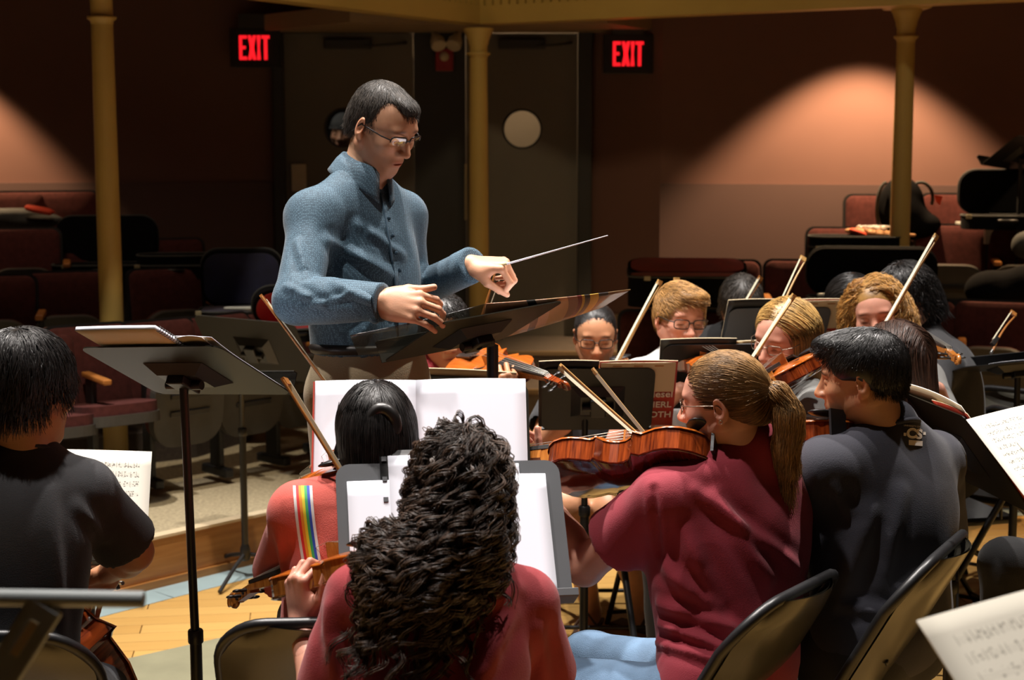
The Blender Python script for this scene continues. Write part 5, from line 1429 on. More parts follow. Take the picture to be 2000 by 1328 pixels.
# --- cellist
g = dict(HM=head_matrix(P(58, 762, 3.3), 63, -8, 0, 1.02), hs=1.02, Nb=P(48, 905, 3.29), SR=P(165, 958, 3.33), SL=P(-78, 955, 3.22), Pv=P(40, 1360, 3.2), skin='skin_tan', hh=.0036, hhand=.003, neck=.058, sh=.060,
         armR=(P(262, 1078, 3.46), P(212, 1118, 3.64), dict(fwd=(-.55, .45, -.55), up=(.35, .35, .85), curl='bow', thumb='under')), armL=(P(-150, 1120, 3.5), P(40, 1010, 3.66), None))
for sd, s in (('R', 1), ('L', -1)):
    hip = g['Pv']+V((.09*s, .02, -.03)); K = P(185 if s > 0 else -170, 1345, 3.62); g['leg'+sd] = (hip, K, V((K.x, K.y+.02, .09)), V((K.x, K.y+.2, .03)))
ce = person('cellist seen from behind in a plain black tee at the left edge', g)
tee(g, 'tee_shirt', M['tee_char'], ce, sleeve=.78, folds=[((95, 960), (120, 1250), .02, .008), ((150, 990), (205, 1050), .016, .008)], seed=5, smax=.070)
tee_collar(g, ce, M['tee_char'])
trousers(g, ce, M['jeans_dark']); shoes(g, ce, M['shoe_dark'])
hair(g, ce, M['hair_black'], cap_mass(.014, extra=[Ell((0, -.07, .04), (.07, .05, .075), k=.03)]), 5200, away_from((.0, -.05, .14), .75), .050, 6, .0010, .0004, .003, seed=6, jitter=.22, tone=(.6, 2.6))
cello = build_fiddle('cello', 'red brown cello held by the cellist, lower bout seen beside his hip', 'cello', 2.127, .115, cello=True)
place_fiddle(cello, P(150, 1440, 3.74)-V((0, 0, .02)), P(150, 1440, 3.74)+V((-.16, -.16, 1)), (.30, 1, .16))
build_bow('cello bow in the cellist right hand, black frog at his fingers', P(235, 1138, 3.70), P(40, 1100, 4.2), (0, .3, -1), 'cello_bow')

# --- violist in coral
g = dict(HM=head_matrix(P(737, 856, 3.29), 96, -10, -4, .93), hs=.93, Nb=P(722, 955, 3.28), SL=P(582, 1003, 3.25), SR=P(850, 1010, 3.35), Pv=P(690, 1300, 3.21), skin='skin_tan', hh=.004, neck=.050, sh=.058, thick=.95,
         armL=(P(552, 1120, 3.43), P(612, 978, 3.65), dict(fwd=(.1, .3, .95), up=(-.9, .3, .1), curl='string', thumb='under', s=.85)), armR=(P(930, 1130, 3.53), P(840, 1010, 3.68), None))
for sd, s in (('R', 1), ('L', -1)):
    hip = g['Pv']+V((.09*s, .02, -.03)); K = hip+V((.06*s, .40, 0)); g['leg'+sd] = (hip, K, V((K.x, K.y+.02, .09)), V((K.x, K.y+.2, .03)))
co = person('violist with black hair and coral top, rainbow strap over the left shoulder', g)
tee(g, 'top', M['tee_coral'], co, sleeve=.95, seed=8, infl=.012, folds=[((545, 1050), (560, 1150), .014, .006)])
tee_collar(g, co, M['tee_coral'], .058); trousers(g, co, M['jeans_dark']); shoes(g, co, M['shoe_dark'])
KB = bvh_of([o for o in co.children if o.name.startswith('top')][0])
for j, (nm, cl) in enumerate((('white', (.75, .72, .70)), ('red', (.75, .03, .03)), ('orange', (.85, .30, .02)), ('yellow', (.85, .70, .03)), ('green', (.05, .42, .12)), ('blue', (.03, .08, .50)), ('white', (.75, .72, .70)))):
    key = 'strap_'+nm
    if key not in M: M[key] = mat(key, cl, .7, 0, .04, 10)
    w0, w1 = j*5.4, (j+1)*5.4; vs, fs = [], []; k = 14
    for i in range(k+1):
        t = i/k; y = 948+t*190; x = 572+14*t*t*1.6+4*math.sin(t*2)
        for w in (w0, w1):
            q = cast(KB, x+w, y, .0015) or P(x+w, y, 3.25); vs.append(q)
    for i in range(k): fs.append((2*i, 2*i+1, 2*i+3, 2*i+2))
    mb = MB(); mb.add(vs, fs, True)
    if j == 0: strap = mb.build('strap', M[key], co, label='rainbow striped strap'); base_strap = strap
    else: mb.build('stripe', M[key], base_strap, label=nm+' stripe')
mass = cap_mass(.016, extra=[Ell((0, -.075, .0), (.066, .055, .085), k=.03), Ell((-.045, -.06, -.05), (.028, .035, .05), k=.03), Ell((0, -.095, -.03), (.045, .03, .07), k=.03)])
mass[-3] = Half((0, -.06, -.105), (0, .2, -1), k=.01)
def fk(p, t):
    d = p-A((.012, -.06, .13)); d /= np.maximum(np.linalg.norm(d, axis=1, keepdims=True), 1e-9); d[:, 2] -= .9; return d
ho = hair(g, co, M['hair_black'], mass, 4200, fk, .12, 9, .0009, .0003, .002, seed=9, jitter=.08, tone=(.5, 3.4))
v, q = iso([Cap((.012+.030*math.cos(a), -.118-.006*math.sin(a*2), .030+.038*math.sin(a)), (.012+.030*math.cos(a+.35), -.118, .030+.038*math.sin(a+.35)), .013, .013, k=.008) for a in [i*.35 for i in range(18)]], .004)
link('hair_loop', np_mesh('hair_loop', v, q, cols=np.full((len(v), 3), 1.4)), M['hair_black'], co, g['HM'])
va = build_fiddle('viola', 'orange viola of the violist in coral, its pegs beyond her left shoulder', 'viola', 1.08, .036, 'violas of the front players', pale=True)
place_fiddle(va, P(722, 905, 3.25), P(604, 938, 3.69), (.0, -.35, .94))
build_bow('bow rising from behind the head of the violist in coral, over the white pages', P(760, 920, 3.58), P(511, 579, 3.78), (.6, .2, -.8), pale=False, group='bows of the front players')

# --- violist with curly hair
g = dict(HM=head_matrix(P(908, 968, 2.85), 76, -14, -9, 1.0), hs=1.0, Nb=P(884, 1108, 2.83), SL=P(702, 1166, 2.80), SR=P(1020, 1178, 2.90), Pv=P(835, 1500, 2.74), skin='skin_pink', hh=.0042, hhand=.0028, neck=.050, sh=.060, thick=.95, bust=1,
         armL=(P(640, 1405, 2.84), P(588, 1215, 3.04), dict(fwd=(-.12, .12, 1), up=(-.72, -.62, .1), curl='string', thumb='out', s=.95)), armR=(P(1062, 1370, 3.04), P(905, 1275, 3.12), dict(fwd=(-.9, .2, .1), up=(0, .4, .9), curl='bow', thumb='under')))
for sd, s in (('R', 1), ('L', -1)):
    hip = g['Pv']+V((.09*s, .02, -.03)); K = hip+V((.08*s, .40, 0)); g['leg'+sd] = (hip, K, V((K.x, K.y+.02, .09)), V((K.x, K.y+.2, .03)))
cu = person('violist with long dark curly hair and red maroon tee, back to us', g)
tee(g, 'tee_shirt', M['tee_maroon2'], cu, .0075, sleeve=.70, seed=12, infl=.012, wr=.005, smax=.072, folds=[((1000, 1190), (930, 1330), .022, .012), ((1050, 1230), (1060, 1340), .018, .010), ((640, 1190), (660, 1320), .02, .010), ((1010, 1150), (900, 1200), .018, .008)])
tee_collar(g, cu, M['tee_maroon2'], .060); trousers(g, cu, M['jeans']); shoes(g, cu, M['shoe_dark'])
c0 = g['HM'] @ V((0, -.014, .038)); c1 = P(885, 1050, 2.765); c2 = P(815, 1140, 2.72); c3 = P(785, 1165, 2.715)
mass = [Ell(c0, (.080, .102, .092), k=0), Cap(c0-V((0, .03, .02)), c1, .070, .072, k=.05), Cap(c1, c2, .070, .074, k=.06), Cap(c2, c3, .070, .045, k=.06), Ell(P(738, 1085, 2.76), (.03, .04, .045), k=.05), Ell(P(945, 1060, 2.80), (.035, .04, .05), k=.05)]
def fc(p, t):
    d = np.tile(A((-.40, -.10, -.9)), (len(p), 1)); up = np.clip((p[:, 2:3]-(c0.z-.03))/.09, 0, 1)
    o = p-A(c0+V((.015, .0, .09))); o /= np.maximum(np.linalg.norm(o, axis=1, keepdims=True), 1e-9); return d*(1-.85*up)+o*(.9*up+.10)
hair(g, cu, M['hair_brown'], mass, 430, fc, .17, 28, .0011, .0006, .007, curlp=(.012, .050), seed=13, jitter=.25, tone=(.4, 6.0), world=True, clump=9, cspread=.0030, h=.008, mass_cols=.35, where=lambda v, n: v[:, 2] > c3.z-.01)
crown = [Ell(c0, (.081, .103, .093), k=0)]
hair(g, cu, M['hair_brown'], crown, 2600, fc, .10, 14, .0009, .0004, .003, curlp=(.0035, .045), seed=14, jitter=.18, tone=(.5, 4.0), world=True, h=.008, mass_cols=.3, where=lambda v, n: v[:, 2] > c0.z+.015, name='crown_hair')
va = build_fiddle('viola', 'viola of the curly haired violist, scroll and black pegs at lower left', 'viola', 1.10, .038, 'violas of the front players', pale=True)
place_fiddle(va, P(786, 1072, 2.98), P(474, 1160, 3.36), (.12, .05, 1))
build_bow('bow of the curly haired violist slanting up left across her stand', P(868, 1262, 3.08), P(553, 742, 3.24), (.6, .2, -.8), pale=False, group='bows of the front players')

# --- violist with ponytail
g = dict(HM=head_matrix(P(1414, 787, 3.4), 157, -8, -4, .94), hs=.94, Nb=P(1470, 898, 3.41), SL=P(1298, 972, 3.33), SR=P(1552, 962, 3.52), Pv=P(1420, 1330, 3.32), plat=(.75, .66, 0), hip=1.06, skin='skin_pink', hh=.003, hhand=.003, neck=.049, sh=.062, eye=.5, brow=(.45, .3, .2), bust=1,
         armL=(P(1142, 1108, 3.50), P(1034, 935, 3.62), dict(fwd=(-.45, .25, .85), up=(-.55, -.8, -.05), curl='string', thumb='out', s=.92)), armR=(P(1618, 1110, 3.82), P(1440, 1000, 3.86), dict(fwd=(-.9, .3, .1), up=(0, .3, .9), curl='bow', thumb='under')), lthick=1.0)
for sd, s in (('R', 1), ('L', -1)):
    hip = g['Pv']+V((.75, .66, 0))*(.09*s)-V((0, 0, .03)); K = P(1092, 1345, 3.38) if s < 0 else P(1150, 1290, 3.68); g['leg'+sd] = (hip, K, V((K.x-.02, K.y+.02, .09)), V((K.x-.2, K.y+.1, .03)))
po = person('violist with a dark blond ponytail, thin glasses, maroon tee and blue jeans', g)
tee(g, 'tee_shirt', M['tee_maroon'], po, .007, sleeve=.56, seed=15, hem=g['Pv']-V((0, 0, .19)), infl=.016, wr=.005, smax=.066, loose=.012, folds=[
    ((1400, 970), (1500, 1130), .020, .012), ((1340, 1040), (1400, 1180), .020, .012), ((1360, 960), (1560, 1110), .016, .009), ((1300, 1110), (1420, 1220), .018, .012),
    ((1290, 1180), (1440, 1230), .014, .012), ((1290, 1220), (1430, 1270), .012, .012), ((1285, 1255), (1440, 1300), .012, .010), ((1276, 955), (1285, 1080), .010, -.008)])
tee_collar(g, po, M['tee_maroon'], .058); trousers(g, po, M['jeans'], wr=.005, infl=.004); shoes(g, po, M['shoe_dark'])
specs(g, po, 'metal', z=.006, w=.024, hgt=.016)
mass = [Ell((0, -.013, .036), (.080, .101, .090), k=0), Ell((0, -.075, -.005), (.060, .040, .060), k=.03), Ell((0, .112, -.012), (.100, .072, .098), k=.012, op='s'), Half((0, -.06, -.048), (0, .35, -1), k=.01), Ell((.085, .010, -.050), (.04, .05, .058), k=.01, op='s'), Ell((-.085, .010, -.050), (.04, .05, .058), k=.01, op='s')]
tie = (-.0, -.122, .022)
def fpt(p, t):
    d = A(tie)-p; d /= np.maximum(np.linalg.norm(d, axis=1, keepdims=True), 1e-9); return d
hair(g, po, M['hair_darkblond'], mass, 5200, fpt, .075, 8, .0007, .0003, .0012, seed=16, jitter=.05, tone=(.45, 2.0), where=lambda v, n: v[:, 1] > -.09, h=.004)
tm = [Ell((0, -.126, .020), (.020, .020, .018), k=0), Cap((0, -.135, .012), (.0, -.150, -.04), .022, .030, k=.02), Cap((0, -.150, -.04), (-.002, -.132, -.115), .030, .024, k=.02), Cap((-.002, -.132, -.115), (0, -.118, -.175), .024, .008, k=.02)]
def ft2(p, t):
    d = np.tile(A((0, .02, -1.0)), (len(p), 1)); d[:, 1] -= np.clip((p[:, 2]+.03)/.04, 0, 1)*1.0; return d
hair(g, po, M['hair_darkblond'], tm, 2600, ft2, .12, 9, .0008, .0003, .001, seed=17, jitter=.05, tone=(.5, 2.1), h=.004, curlp=(.003, .09))
mb = MB(); mb.tube([V((.019*math.cos(a), -.131+.004*math.sin(a), .018+.019*math.sin(a))) for a in [i*2*PI/16 for i in range(16)]], .0045, 6, closed=True); mb.build('hair_tie', M['clear_pale'], po, g['HM'])
e_ = g['HM'] @ V((-.083, -.010, -.028)); mb = MB(); mb.tube([e_+V((.004*math.cos(a), -.002, .004*math.sin(a))) for a in [i*2*PI/10 for i in range(10)]], .0008, 5, closed=True); mb.build('earring', M['steel'], po)
va = build_fiddle('viola', 'glossy flamed viola held by the ponytailed violist, seen from below', 'viola', 1.16, .052, 'violas of the front players')
place_fiddle(va, P(1412, 880, 3.40), P(1072, 898, 3.54), (.02, .66, .75))
build_bow('bow of the ponytailed violist slanting across the black folder', P(1430, 1005, 3.72), P(1097, 714, 3.80), (.6, .2, -.8), pale=True, group='bows of the front players')
build_bow('white bow hair streak of the ponytailed player, built as a second bow', P(1345, 950, 3.86), P(1160, 722, 3.95), (-.2, -.95, .1), pale=True, group='bows of the front players')  # stands in for this player's own bow hair, set apart by motion

# --- violist in navy
g = dict(HM=head_matrix(P(1680, 741, 3.55), 163, -8, -2, .91), hs=.91, Nb=P(1737, 850, 3.57), SL=P(1612, 916, 3.46), SR=P(1826, 902, 3.73), Pv=P(1722, 1235, 3.50), plat=(.8, .6, 0), skin='skin_warm', hh=.0034, neck=.058, sh=.064, brow=(.06, .05, .04), deep=1.05,
         armL=(P(1555, 1075, 3.62), P(1470, 900, 3.84), dict(fwd=(-.4, .3, .85), up=(-.6, -.7, 0), curl='string', thumb='out')), armR=(P(1822, 1090, 4.02), P(1700, 980, 4.10), None))
for sd, s in (('R', 1), ('L', -1)):
    hip = g['Pv']+V((.8, .6, 0))*(.09*s)-V((0, 0, .04)); K = hip+V((-.34, .26, -.02)); g['leg'+sd] = (hip, K, V((K.x-.02, K.y+.02, .09)), V((K.x-.2, K.y+.1, .03)))
na = person('violist with short black hair in a navy tee with a white chest-size emblem on the back', g)
na['label'] = 'violist with short black hair, navy tee with small white back emblem'
tee(g, 'tee_shirt', M['tee_navy'], na, .0085, sleeve=.8, seed=19, infl=.014, wr=.004, smax=.078, hem=g['Pv']-V((0, 0, .13)), folds=[((1700, 1000), (1650, 1150), .024, .010), ((1760, 960), (1720, 1140), .02, .008), ((1640, 1180), (1780, 1210), .016, .012), ((1630, 950), (1660, 1000), .014, .01)])
tee_collar(g, na, M['tee_navy'], .066); trousers(g, na, M['trouser_black']); shoes(g, na, M['shoe_dark'])
mass = cap_mass(.013, extra=[Ell((0, .055, .10), (.052, .055, .026), k=.03), Ell((0, -.07, .03), (.066, .050, .070), k=.03)])
mass[-3] = Half((0, -.06, -.034), (0, .45, -1), k=.01)
mass[2+2] = Ell((0, .118, -.012), (.10, .078, .095), k=.012, op='s')
hair(g, na, M['hair_black'], mass, 8000, lambda p, t: away_from((.0, -.07, .13), .25)(p, t), .020, 6, .0007, .0003, .0015, seed=20, jitter=.14, tone=(.6, 1.7), where=lambda v, n: ((v[:, 2] > -.035) | (v[:, 1] < -.075)) & ~((np.abs(v[:, 0]) > .05) & (v[:, 2] < .042) & (v[:, 1] > -.035)))
def on_back(me, cx, cy, sz, m, parent):
    """lettering laid on the cloth: glyph mesh in pixels around (cx, cy)"""
    for v in me.vertices:
        x = cx+v.co.x*sz+v.co.y*sz*.10; y = cy-v.co.y*sz+v.co.x*sz*.10
        v.co = cast(NB, x, y, .0022 if v.co.z > 0 else .0008) or P(x, y, 3.6)
    me.materials.append(m); return link('lettering', me, None, parent)
shirt_ = [o for o in na.children if o.name.startswith('tee_shirt')][0]; NB = bvh_of(shirt_)
on_back(text_mesh('CS', 1.0, .01, .05), 1770, 854, 26, M['white_print'], shirt_)
on_back(text_mesh('UNIVERSITY OF', 1.0, .01, .01), 1765, 832, 4.6, M['white_print'], shirt_)
for x0, y0, w, h in ((1765, 845, 5, 6), (1803, 843, 5, 6), (1775, 859, 27, 10)):
    me = MB().add([(0, 0, .01), (w, 0, .01), (w, -h, .01), (0, -h, .01)], [(3, 2, 1, 0)]).mesh('emblem')
    for v in me.vertices:
        v.co = cast(NB, x0+v.co.x, y0-v.co.y+v.co.x*.08, .002) or P(x0, y0, 3.6)
    link('emblem', me, M['white_print'], shirt_)
va = build_fiddle('viola', 'viola under the chin of the violist in navy, ribs catching light', 'viola', 1.1, .042, 'violas of the front players')
place_fiddle(va, P(1668, 826, 3.52), P(1500, 856, 3.74), (.03, .30, .95))

# --- second desk players, facing us
def seated(label, head, nb, sr, sl, pv, skin_, tee_m, arms=(None, None), legs=None, seed=1, hh=.0052, trous='trouser_black', bottom='trousers', shoe_m='shoe_dark', floor_=0.0, **kw):
    g = dict(HM=head, hs=head.to_scale()[0], Nb=nb, SR=sr, SL=sl, Pv=pv, skin=skin_, hh=hh, h=.012, hhand=.004, neck=kw.pop('neck', .052), floor=floor_, **kw)
    if arms[0]: g['armR'] = arms[0]
    if arms[1]: g['armL'] = arms[1]
    lat = (sl-sr); fw = V((0, 0, 1)).cross(-lat).normalized() if False else V((-(sr-sl).y, (sr-sl).x, 0)).normalized()
    la = (sr-sl).normalized()
    if legs: g['legR'], g['legL'] = legs
    else:
        for sd, s in (('R', 1), ('L', -1)):
            hip = pv+la*(.09*s)-V((0, 0, .03)); K = hip+fw*.40+la*(.05*s); g['leg'+sd] = (hip, K, V((K.x, K.y, .09+floor_))-fw*.03, V((K.x, K.y, .03+floor_))+fw*.14)
    r = person(label, g)
    tee(g, 'tee_shirt', M[tee_m], r, .0105, sleeve=.72, seed=seed)
    tee_collar(g, r, M[tee_m], g['neck']*1.16)
    trousers(g, r, M[trous], .012, shorts=(bottom == 'shorts'))
    if not g.get('bare_feet'): shoes(g, r, M[shoe_m])
    return r, g
# boy behind the conductor's stand
boy, g = seated('violinist with black hair half hidden behind the conductor hand and stand', head_matrix(P(868, 648, 5.1), 284, -14, 6, .98), P(868, 722, 5.14), P(800, 750, 5.12), P(945, 752, 5.10), P(880, 975, 5.2), 'skin_tan', 'tee_red',
    (( P(760, 860, 4.95), P(870, 780, 4.92), None), (P(985, 880, 4.86), P(994, 790, 4.62), dict(fwd=(-.12, .05, 1), up=(.1, -1, .1), curl='string', thumb='under', s=.95))), seed=22, hh=.0042, brow=(.08, .06, .05), eye=.8)
hair(g, boy, M['hair_black'], cap_mass(.013, face=[Ell((0, .122, -.004), (.10, .084, .100), k=.012, op='s'), Half((0, -.06, -.040), (0, .35, -1), k=.01), Ell((.085, .02, -.055), (.04, .06, .07), k=.01, op='s'), Ell((-.085, .02, -.055), (.04, .06, .07), k=.01, op='s')]), 2600, away_from((0, .0, .10), .3), .025, 6, .0011, .0006, .003, seed=23, jitter=.25, tone=(.6, 3))
fd = build_fiddle('violin', 'red orange violin of the boy behind the conductor stand, pegs right', 'violin', 1.02, .031, 'violins of the second desks')
place_fiddle(fd, P(893, 698, 4.95), P(1083, 744, 4.52), (-.05, -.62, .78))
build_bow('upright bow below the conductor baton hand', P(880, 775, 4.93), P(972, 520, 4.95), (.7, .1, -.5), group='bows of the second desks')
# girl with glasses
gi, g = seated('girl with black tied hair and glasses, bare legs and sandals, facing us', head_matrix(P(1163, 657, 5.6), 270, -14, 0, .97), P(1164, 735, 5.62), P(1092, 765, 5.62), P(1238, 768, 5.64), P(1165, 968, 5.68), 'skin_warm', 'tee_char',
    ((P(1060, 860, 5.45), P(1180, 740, 5.30), None), (P(1290, 850, 5.4), P(1292, 770, 5.18), None)), seed=24, hh=.0045, bottom='shorts', trous='shorts_dark', bare_feet=True, brow=(.12, .09, .07), eye=.2,
    legs=((P(1130, 985, 5.62), P(1108, 985, 5.22), P(1155, 1190, 5.62), PZ(1140, 1232, .02)), (P(1195, 985, 5.64), P(1193, 992, 5.24), P(1248, 1168, 5.56), PZ(1262, 1222, .02))))
hair(g, gi, M['hair_black'], [Ell((0, -.016, .037), (.078, .099, .088), k=0), Ell((0, -.09, .0), (.04, .04, .045), k=.03), Ell((0, .112, -.012), (.080, .070, .085), k=.012, op='s'), Half((0, -.06, -.048), (0, .35, -1), k=.01)], 2600, toward((0, -.13, .03)), .08, 6, .0009, .0004, .001, seed=25, jitter=.04, tone=(.6, 3.2))
specs(g, gi, 'dark', w=.026, hgt=.017)
for sd in 'RL':
    An, to = g['leg'+sd][2], g['leg'+sd][3]; mid = (An+to)/2
    s_ = MB(); d_ = V((to.x-An.x, to.y-An.y, 0)).normalized(); c = V(((An.x+to.x)/2, (An.y+to.y)/2, .008)); R = Matrix((V((d_.y, -d_.x, 0)), d_, V((0, 0, 1)))).transposed()
    s_.box(c, (.085, .25, .014), R, bev=.005); s_.tube([c+R @ V((-.045, .02, .01)), c+R @ V((0, .035, .075)), c+R @ V((.045, .02, .01))], .006, 6); s_.build('sandal', M['sandal'], gi)
fd = build_fiddle('violin', 'violin of the girl with glasses, chin end at her cheek', 'violin', 1.0, .031, 'violins of the second desks')
place_fiddle(fd, P(1180, 712, 5.48), P(1282, 752, 5.02), (0, -.5, .86))
build_bow('pale bow upright between the girl with glasses and the sandy haired boy', P(1190, 745, 5.28), P(1292, 552, 5.36), (-.6, -.5, -.2), pale=True, group='bows of the second desks')
# sandy haired boy
bo, g = seated('boy with sandy hair and dark glasses in a white tee behind a black folder', head_matrix(P(1327, 624, 5.3), 288, -8, -3, 1.0), P(1318, 712, 5.34), P(1248, 738, 5.30), P(1396, 738, 5.36), P(1325, 970, 5.4), 'skin_pink', 'tee_white',
    ((P(1210, 860, 5.2), P(1330, 760, 5.02), None), (P(1430, 850, 5.2), P(1440, 760, 4.98), None)), seed=26, hh=.0042, brow=(.45, .3, .2), eye=.5)
hair(g, bo, M['hair_sandy'], cap_mass(.012, extra=[Ell((-.015, .06, .098), (.05, .045, .022), k=.03)], face=[Ell((0, .118, -.010), (.10, .082, .092), k=.012, op='s'), Half((0, -.06, -.040), (0, .35, -1), k=.01), Ell((.085, .02, -.055), (.04, .06, .07), k=.01, op='s'), Ell((-.085, .02, -.055), (.04, .06, .07), k=.01, op='s')]), 4200, lambda p, t: np.tile(A((-.7, .35, -.25)), (len(p), 1))+(.5*(p-A((.02, -.05, .1)))/.1), .03, 7, .0010, .0004, .002, seed=27, jitter=.15, tone=(.5, 1.7))
specs(g, bo, 'dark', w=.026, hgt=.016)
fd = build_fiddle('violin', 'violin of the sandy haired boy, edge showing over the folder', 'violin', 1.0, .031, 'violins of the second desks')
place_fiddle(fd, P(1345, 690, 5.20), P(1430, 720, 4.75), (0, -.4, .9))
build_bow('bow with a pale tip standing behind the sandy haired boy', P(1290, 770, 5.55), P(1326, 545, 5.62), (-.6, -.4, -.2), pale=True, group='bows of the second desks')
# woman with long straight blond hair
wo, g = seated('woman with long straight blond hair and thin glasses, grey tee, violin under chin', head_matrix(P(1532, 662, 4.6), 222, -16, -8, .98), P(1550, 752, 4.66), P(1492, 795, 4.80), P(1596, 800, 4.50), P(1555, 1010, 4.72), 'skin_pink', 'tee_grey',
    ((P(1440, 900, 4.85), P(1460, 800, 4.5), None), (P(1572, 915, 4.36), P(1490, 815, 4.20), dict(fwd=(-.5, -.3, .8), up=(.3, -.9, .1), curl='string', thumb='under'))), seed=28, hh=.0038, brow=(.6, .42, .28), eye=.4)
mass = [Ell((0, -.016, .037), (.080, .101, .090), k=0), Ell((.075, -.03, -.06), (.022, .045, .10), k=.03), Ell((-.075, -.03, -.06), (.022, .045, .10), k=.03), Ell((0, -.09, -.07), (.07, .035, .11), k=.03), Ell((0, .112, -.012), (.072, .070, .092), k=.012, op='s')]
def fs_(p, t):
    d = p-A((0, -.01, .14)); d[:, 2] = 0; d /= np.maximum(np.linalg.norm(d, axis=1, keepdims=True), 1e-9); hi = np.clip((p[:, 2:3]-.03)/.07, 0, 1); return d*hi*.9+A((0, -.05, -1))*(1.05-hi*.9)
mass[-1] = Ell((0, .118, .0), (.066, .078, .098), k=.010, op='s')
hair(g, wo, M['hair_blond'], mass, 4600, parted(.25, -.01), .34, 14, .0009, .0004, .0012, seed=29, jitter=.04, tone=(.35, 1.35), where=lambda v, n: (v[:, 2] > .0) & (v[:, 1] < .066))
specs(g, wo, 'metal', w=.024, hgt=.015)
fd = build_fiddle('violin', 'violin of the woman with long straight blond hair, ribs toward us', 'violin', 1.02, .033, 'violins of the second desks')
place_fiddle(fd, P(1566, 708, 4.48), P(1480, 752, 4.05), (-.50, .10, .86))
build_bow('bow in front of the face of the woman with straight blond hair', P(1452, 735, 4.25), P(1552, 580, 4.30), (-.5, -.5, -.2), pale=True, group='bows of the second desks')
build_bow('bow standing up behind the woman with straight blond hair', P(1512, 640, 5.25), P(1573, 507, 5.45), (-.6, -.5, -.2), pale=True, group='bows of the second desks')
# curly blond woman
cb, g = seated('woman with loose curly blond hair and grey tee, violin under her chin', head_matrix(P(1710, 616, 5.2), 256, -10, 8, 1.0), P(1740, 715, 5.24), P(1682, 742, 5.26), P(1806, 742, 5.16), P(1745, 960, 5.3), 'skin_pink', 'tee_grey',
    ((P(1640, 850, 5.1), P(1700, 760, 4.96), None), (P(1850, 850, 5.0), P(1830, 760, 4.9), None)), seed=30, hh=.0042, brow=(.35, .22, .14), eye=.9)
mass = [Ell((0, -.016, .038), (.082, .103, .089), k=0), Ell((-.085, -.03, -.05), (.038, .055, .095), k=.03), Ell((.085, -.03, -.03), (.030, .05, .08), k=.03), Ell((0, -.09, -.05), (.08, .045, .10), k=.03), Ell((-.004, .118, -.014), (.064, .080, .098), k=.012, op='s')]
hair(g, cb, M['hair_gold'], mass, 800, parted(.2, .02), .20, 22, .0011, .0005, .004, curlp=(.009, .07), seed=31, jitter=.12, tone=(.4, 1.8), clump=5, cspread=.004, where=lambda v, n: (v[:, 2] > -.02) & (v[:, 1] < .055))
fd = build_fiddle('violin', 'violin of the curly blond woman, bridge and chin rest showing', 'violin', 1.0, .031, 'violins of the second desks', pale=True)
place_fiddle(fd, P(1740, 652, 5.08), P(1850, 690, 4.6), (.15, -.7, .7))
build_bow('long bow of the curly blond woman pointing up right past the column', P(1700, 695, 4.95), P(1831, 464, 5.1), (-.6, -.5, -.2), pale=True, group='bows of the second desks')
# dark haired player half hidden left of the curly blond woman
da, g = seated('player with straight black hair half hidden left of the curly blond woman', head_matrix(P(1664, 600, 5.75), 268, -14, 0, .98), P(1668, 680, 5.78), P(1600, 705, 5.78), P(1740, 705, 5.78), P(1668, 900, 5.82), 'skin_warm', 'tee_black',
    ((P(1570, 800, 5.6), P(1640, 730, 5.45), None), (P(1770, 800, 5.6), P(1740, 730, 5.45), None)), seed=32, hh=.005, brow=(.1, .08, .06))
mass = [Ell((0, -.016, .037), (.082, .101, .092), k=0), Ell((.07, -.0, -.06), (.034, .05, .10), k=.03), Ell((-.075, -.03, -.06), (.024, .045, .10), k=.03), Ell((0, -.09, -.07), (.07, .035, .11), k=.03), Ell((-.03, .112, -.012), (.060, .070, .10), k=.012, op='s')]
hair(g, da, M['hair_black'], mass, 2200, parted(.2), .24, 11, .0012, .0005, .0015, seed=33, jitter=.05, tone=(.6, 3.2), where=lambda v, n: v[:, 2] > -.03)
# man in black with his back to us at the right
ma, g = seated('man in a black tee with black hair, turned away at right', head_matrix(P(1768, 590, 5.55), 192, -22, 0, 1.03), P(1808, 655, 5.56), P(1838, 690, 5.76), P(1842, 712, 5.36), P(1862, 900, 5.6), 'skin_fair', 'tee_char',
    ((P(1800, 830, 5.8), P(1730, 760, 5.8), None), (P(1806, 800, 5.24), P(1730, 770, 5.3), None)), seed=34, hh=.005, shoe_m='shoe_blue')
hair(g, ma, M['hair_black'], cap_mass(.018, extra=[Ell((0, -.085, -.03), (.06, .045, .07), k=.03)]), 2600, away_from((0, -.02, .12), .5), .06, 6, .0014, .0006, .003, seed=35, jitter=.25, tone=(.6, 2.6))
# player with long brown hair behind the violist in navy
lb, g = seated('player with long straight brown hair hidden behind the violist in navy', head_matrix(P(1742, 712, 4.25), 130, -8, 0, .98), P(1750, 800, 4.27), P(1820, 850, 4.38), P(1690, 850, 4.16), P(1760, 1060, 4.3), 'skin_pink', 'tee_black',
    ((P(1850, 960, 4.5), P(1780, 880, 4.62), None), (P(1640, 960, 4.4), P(1640, 880, 4.6), None)), seed=36, hh=.006)
mass = [Ell((0, -.016, .037), (.082, .101, .090), k=0), Ell((0, -.07, -.07), (.08, .05, .13), k=.03), Ell((.075, -.02, -.06), (.022, .045, .10), k=.03), Ell((-.075, -.02, -.06), (.022, .045, .10), k=.03), Ell((0, .112, -.012), (.072, .070, .092), k=.012, op='s')]
hair(g, lb, M['hair_longbrown'], mass, 2400, parted(.5), .36, 13, .0011, .0005, .0015, seed=37, jitter=.05, tone=(.5, 2.2), where=lambda v, n: v[:, 2] > -.03)
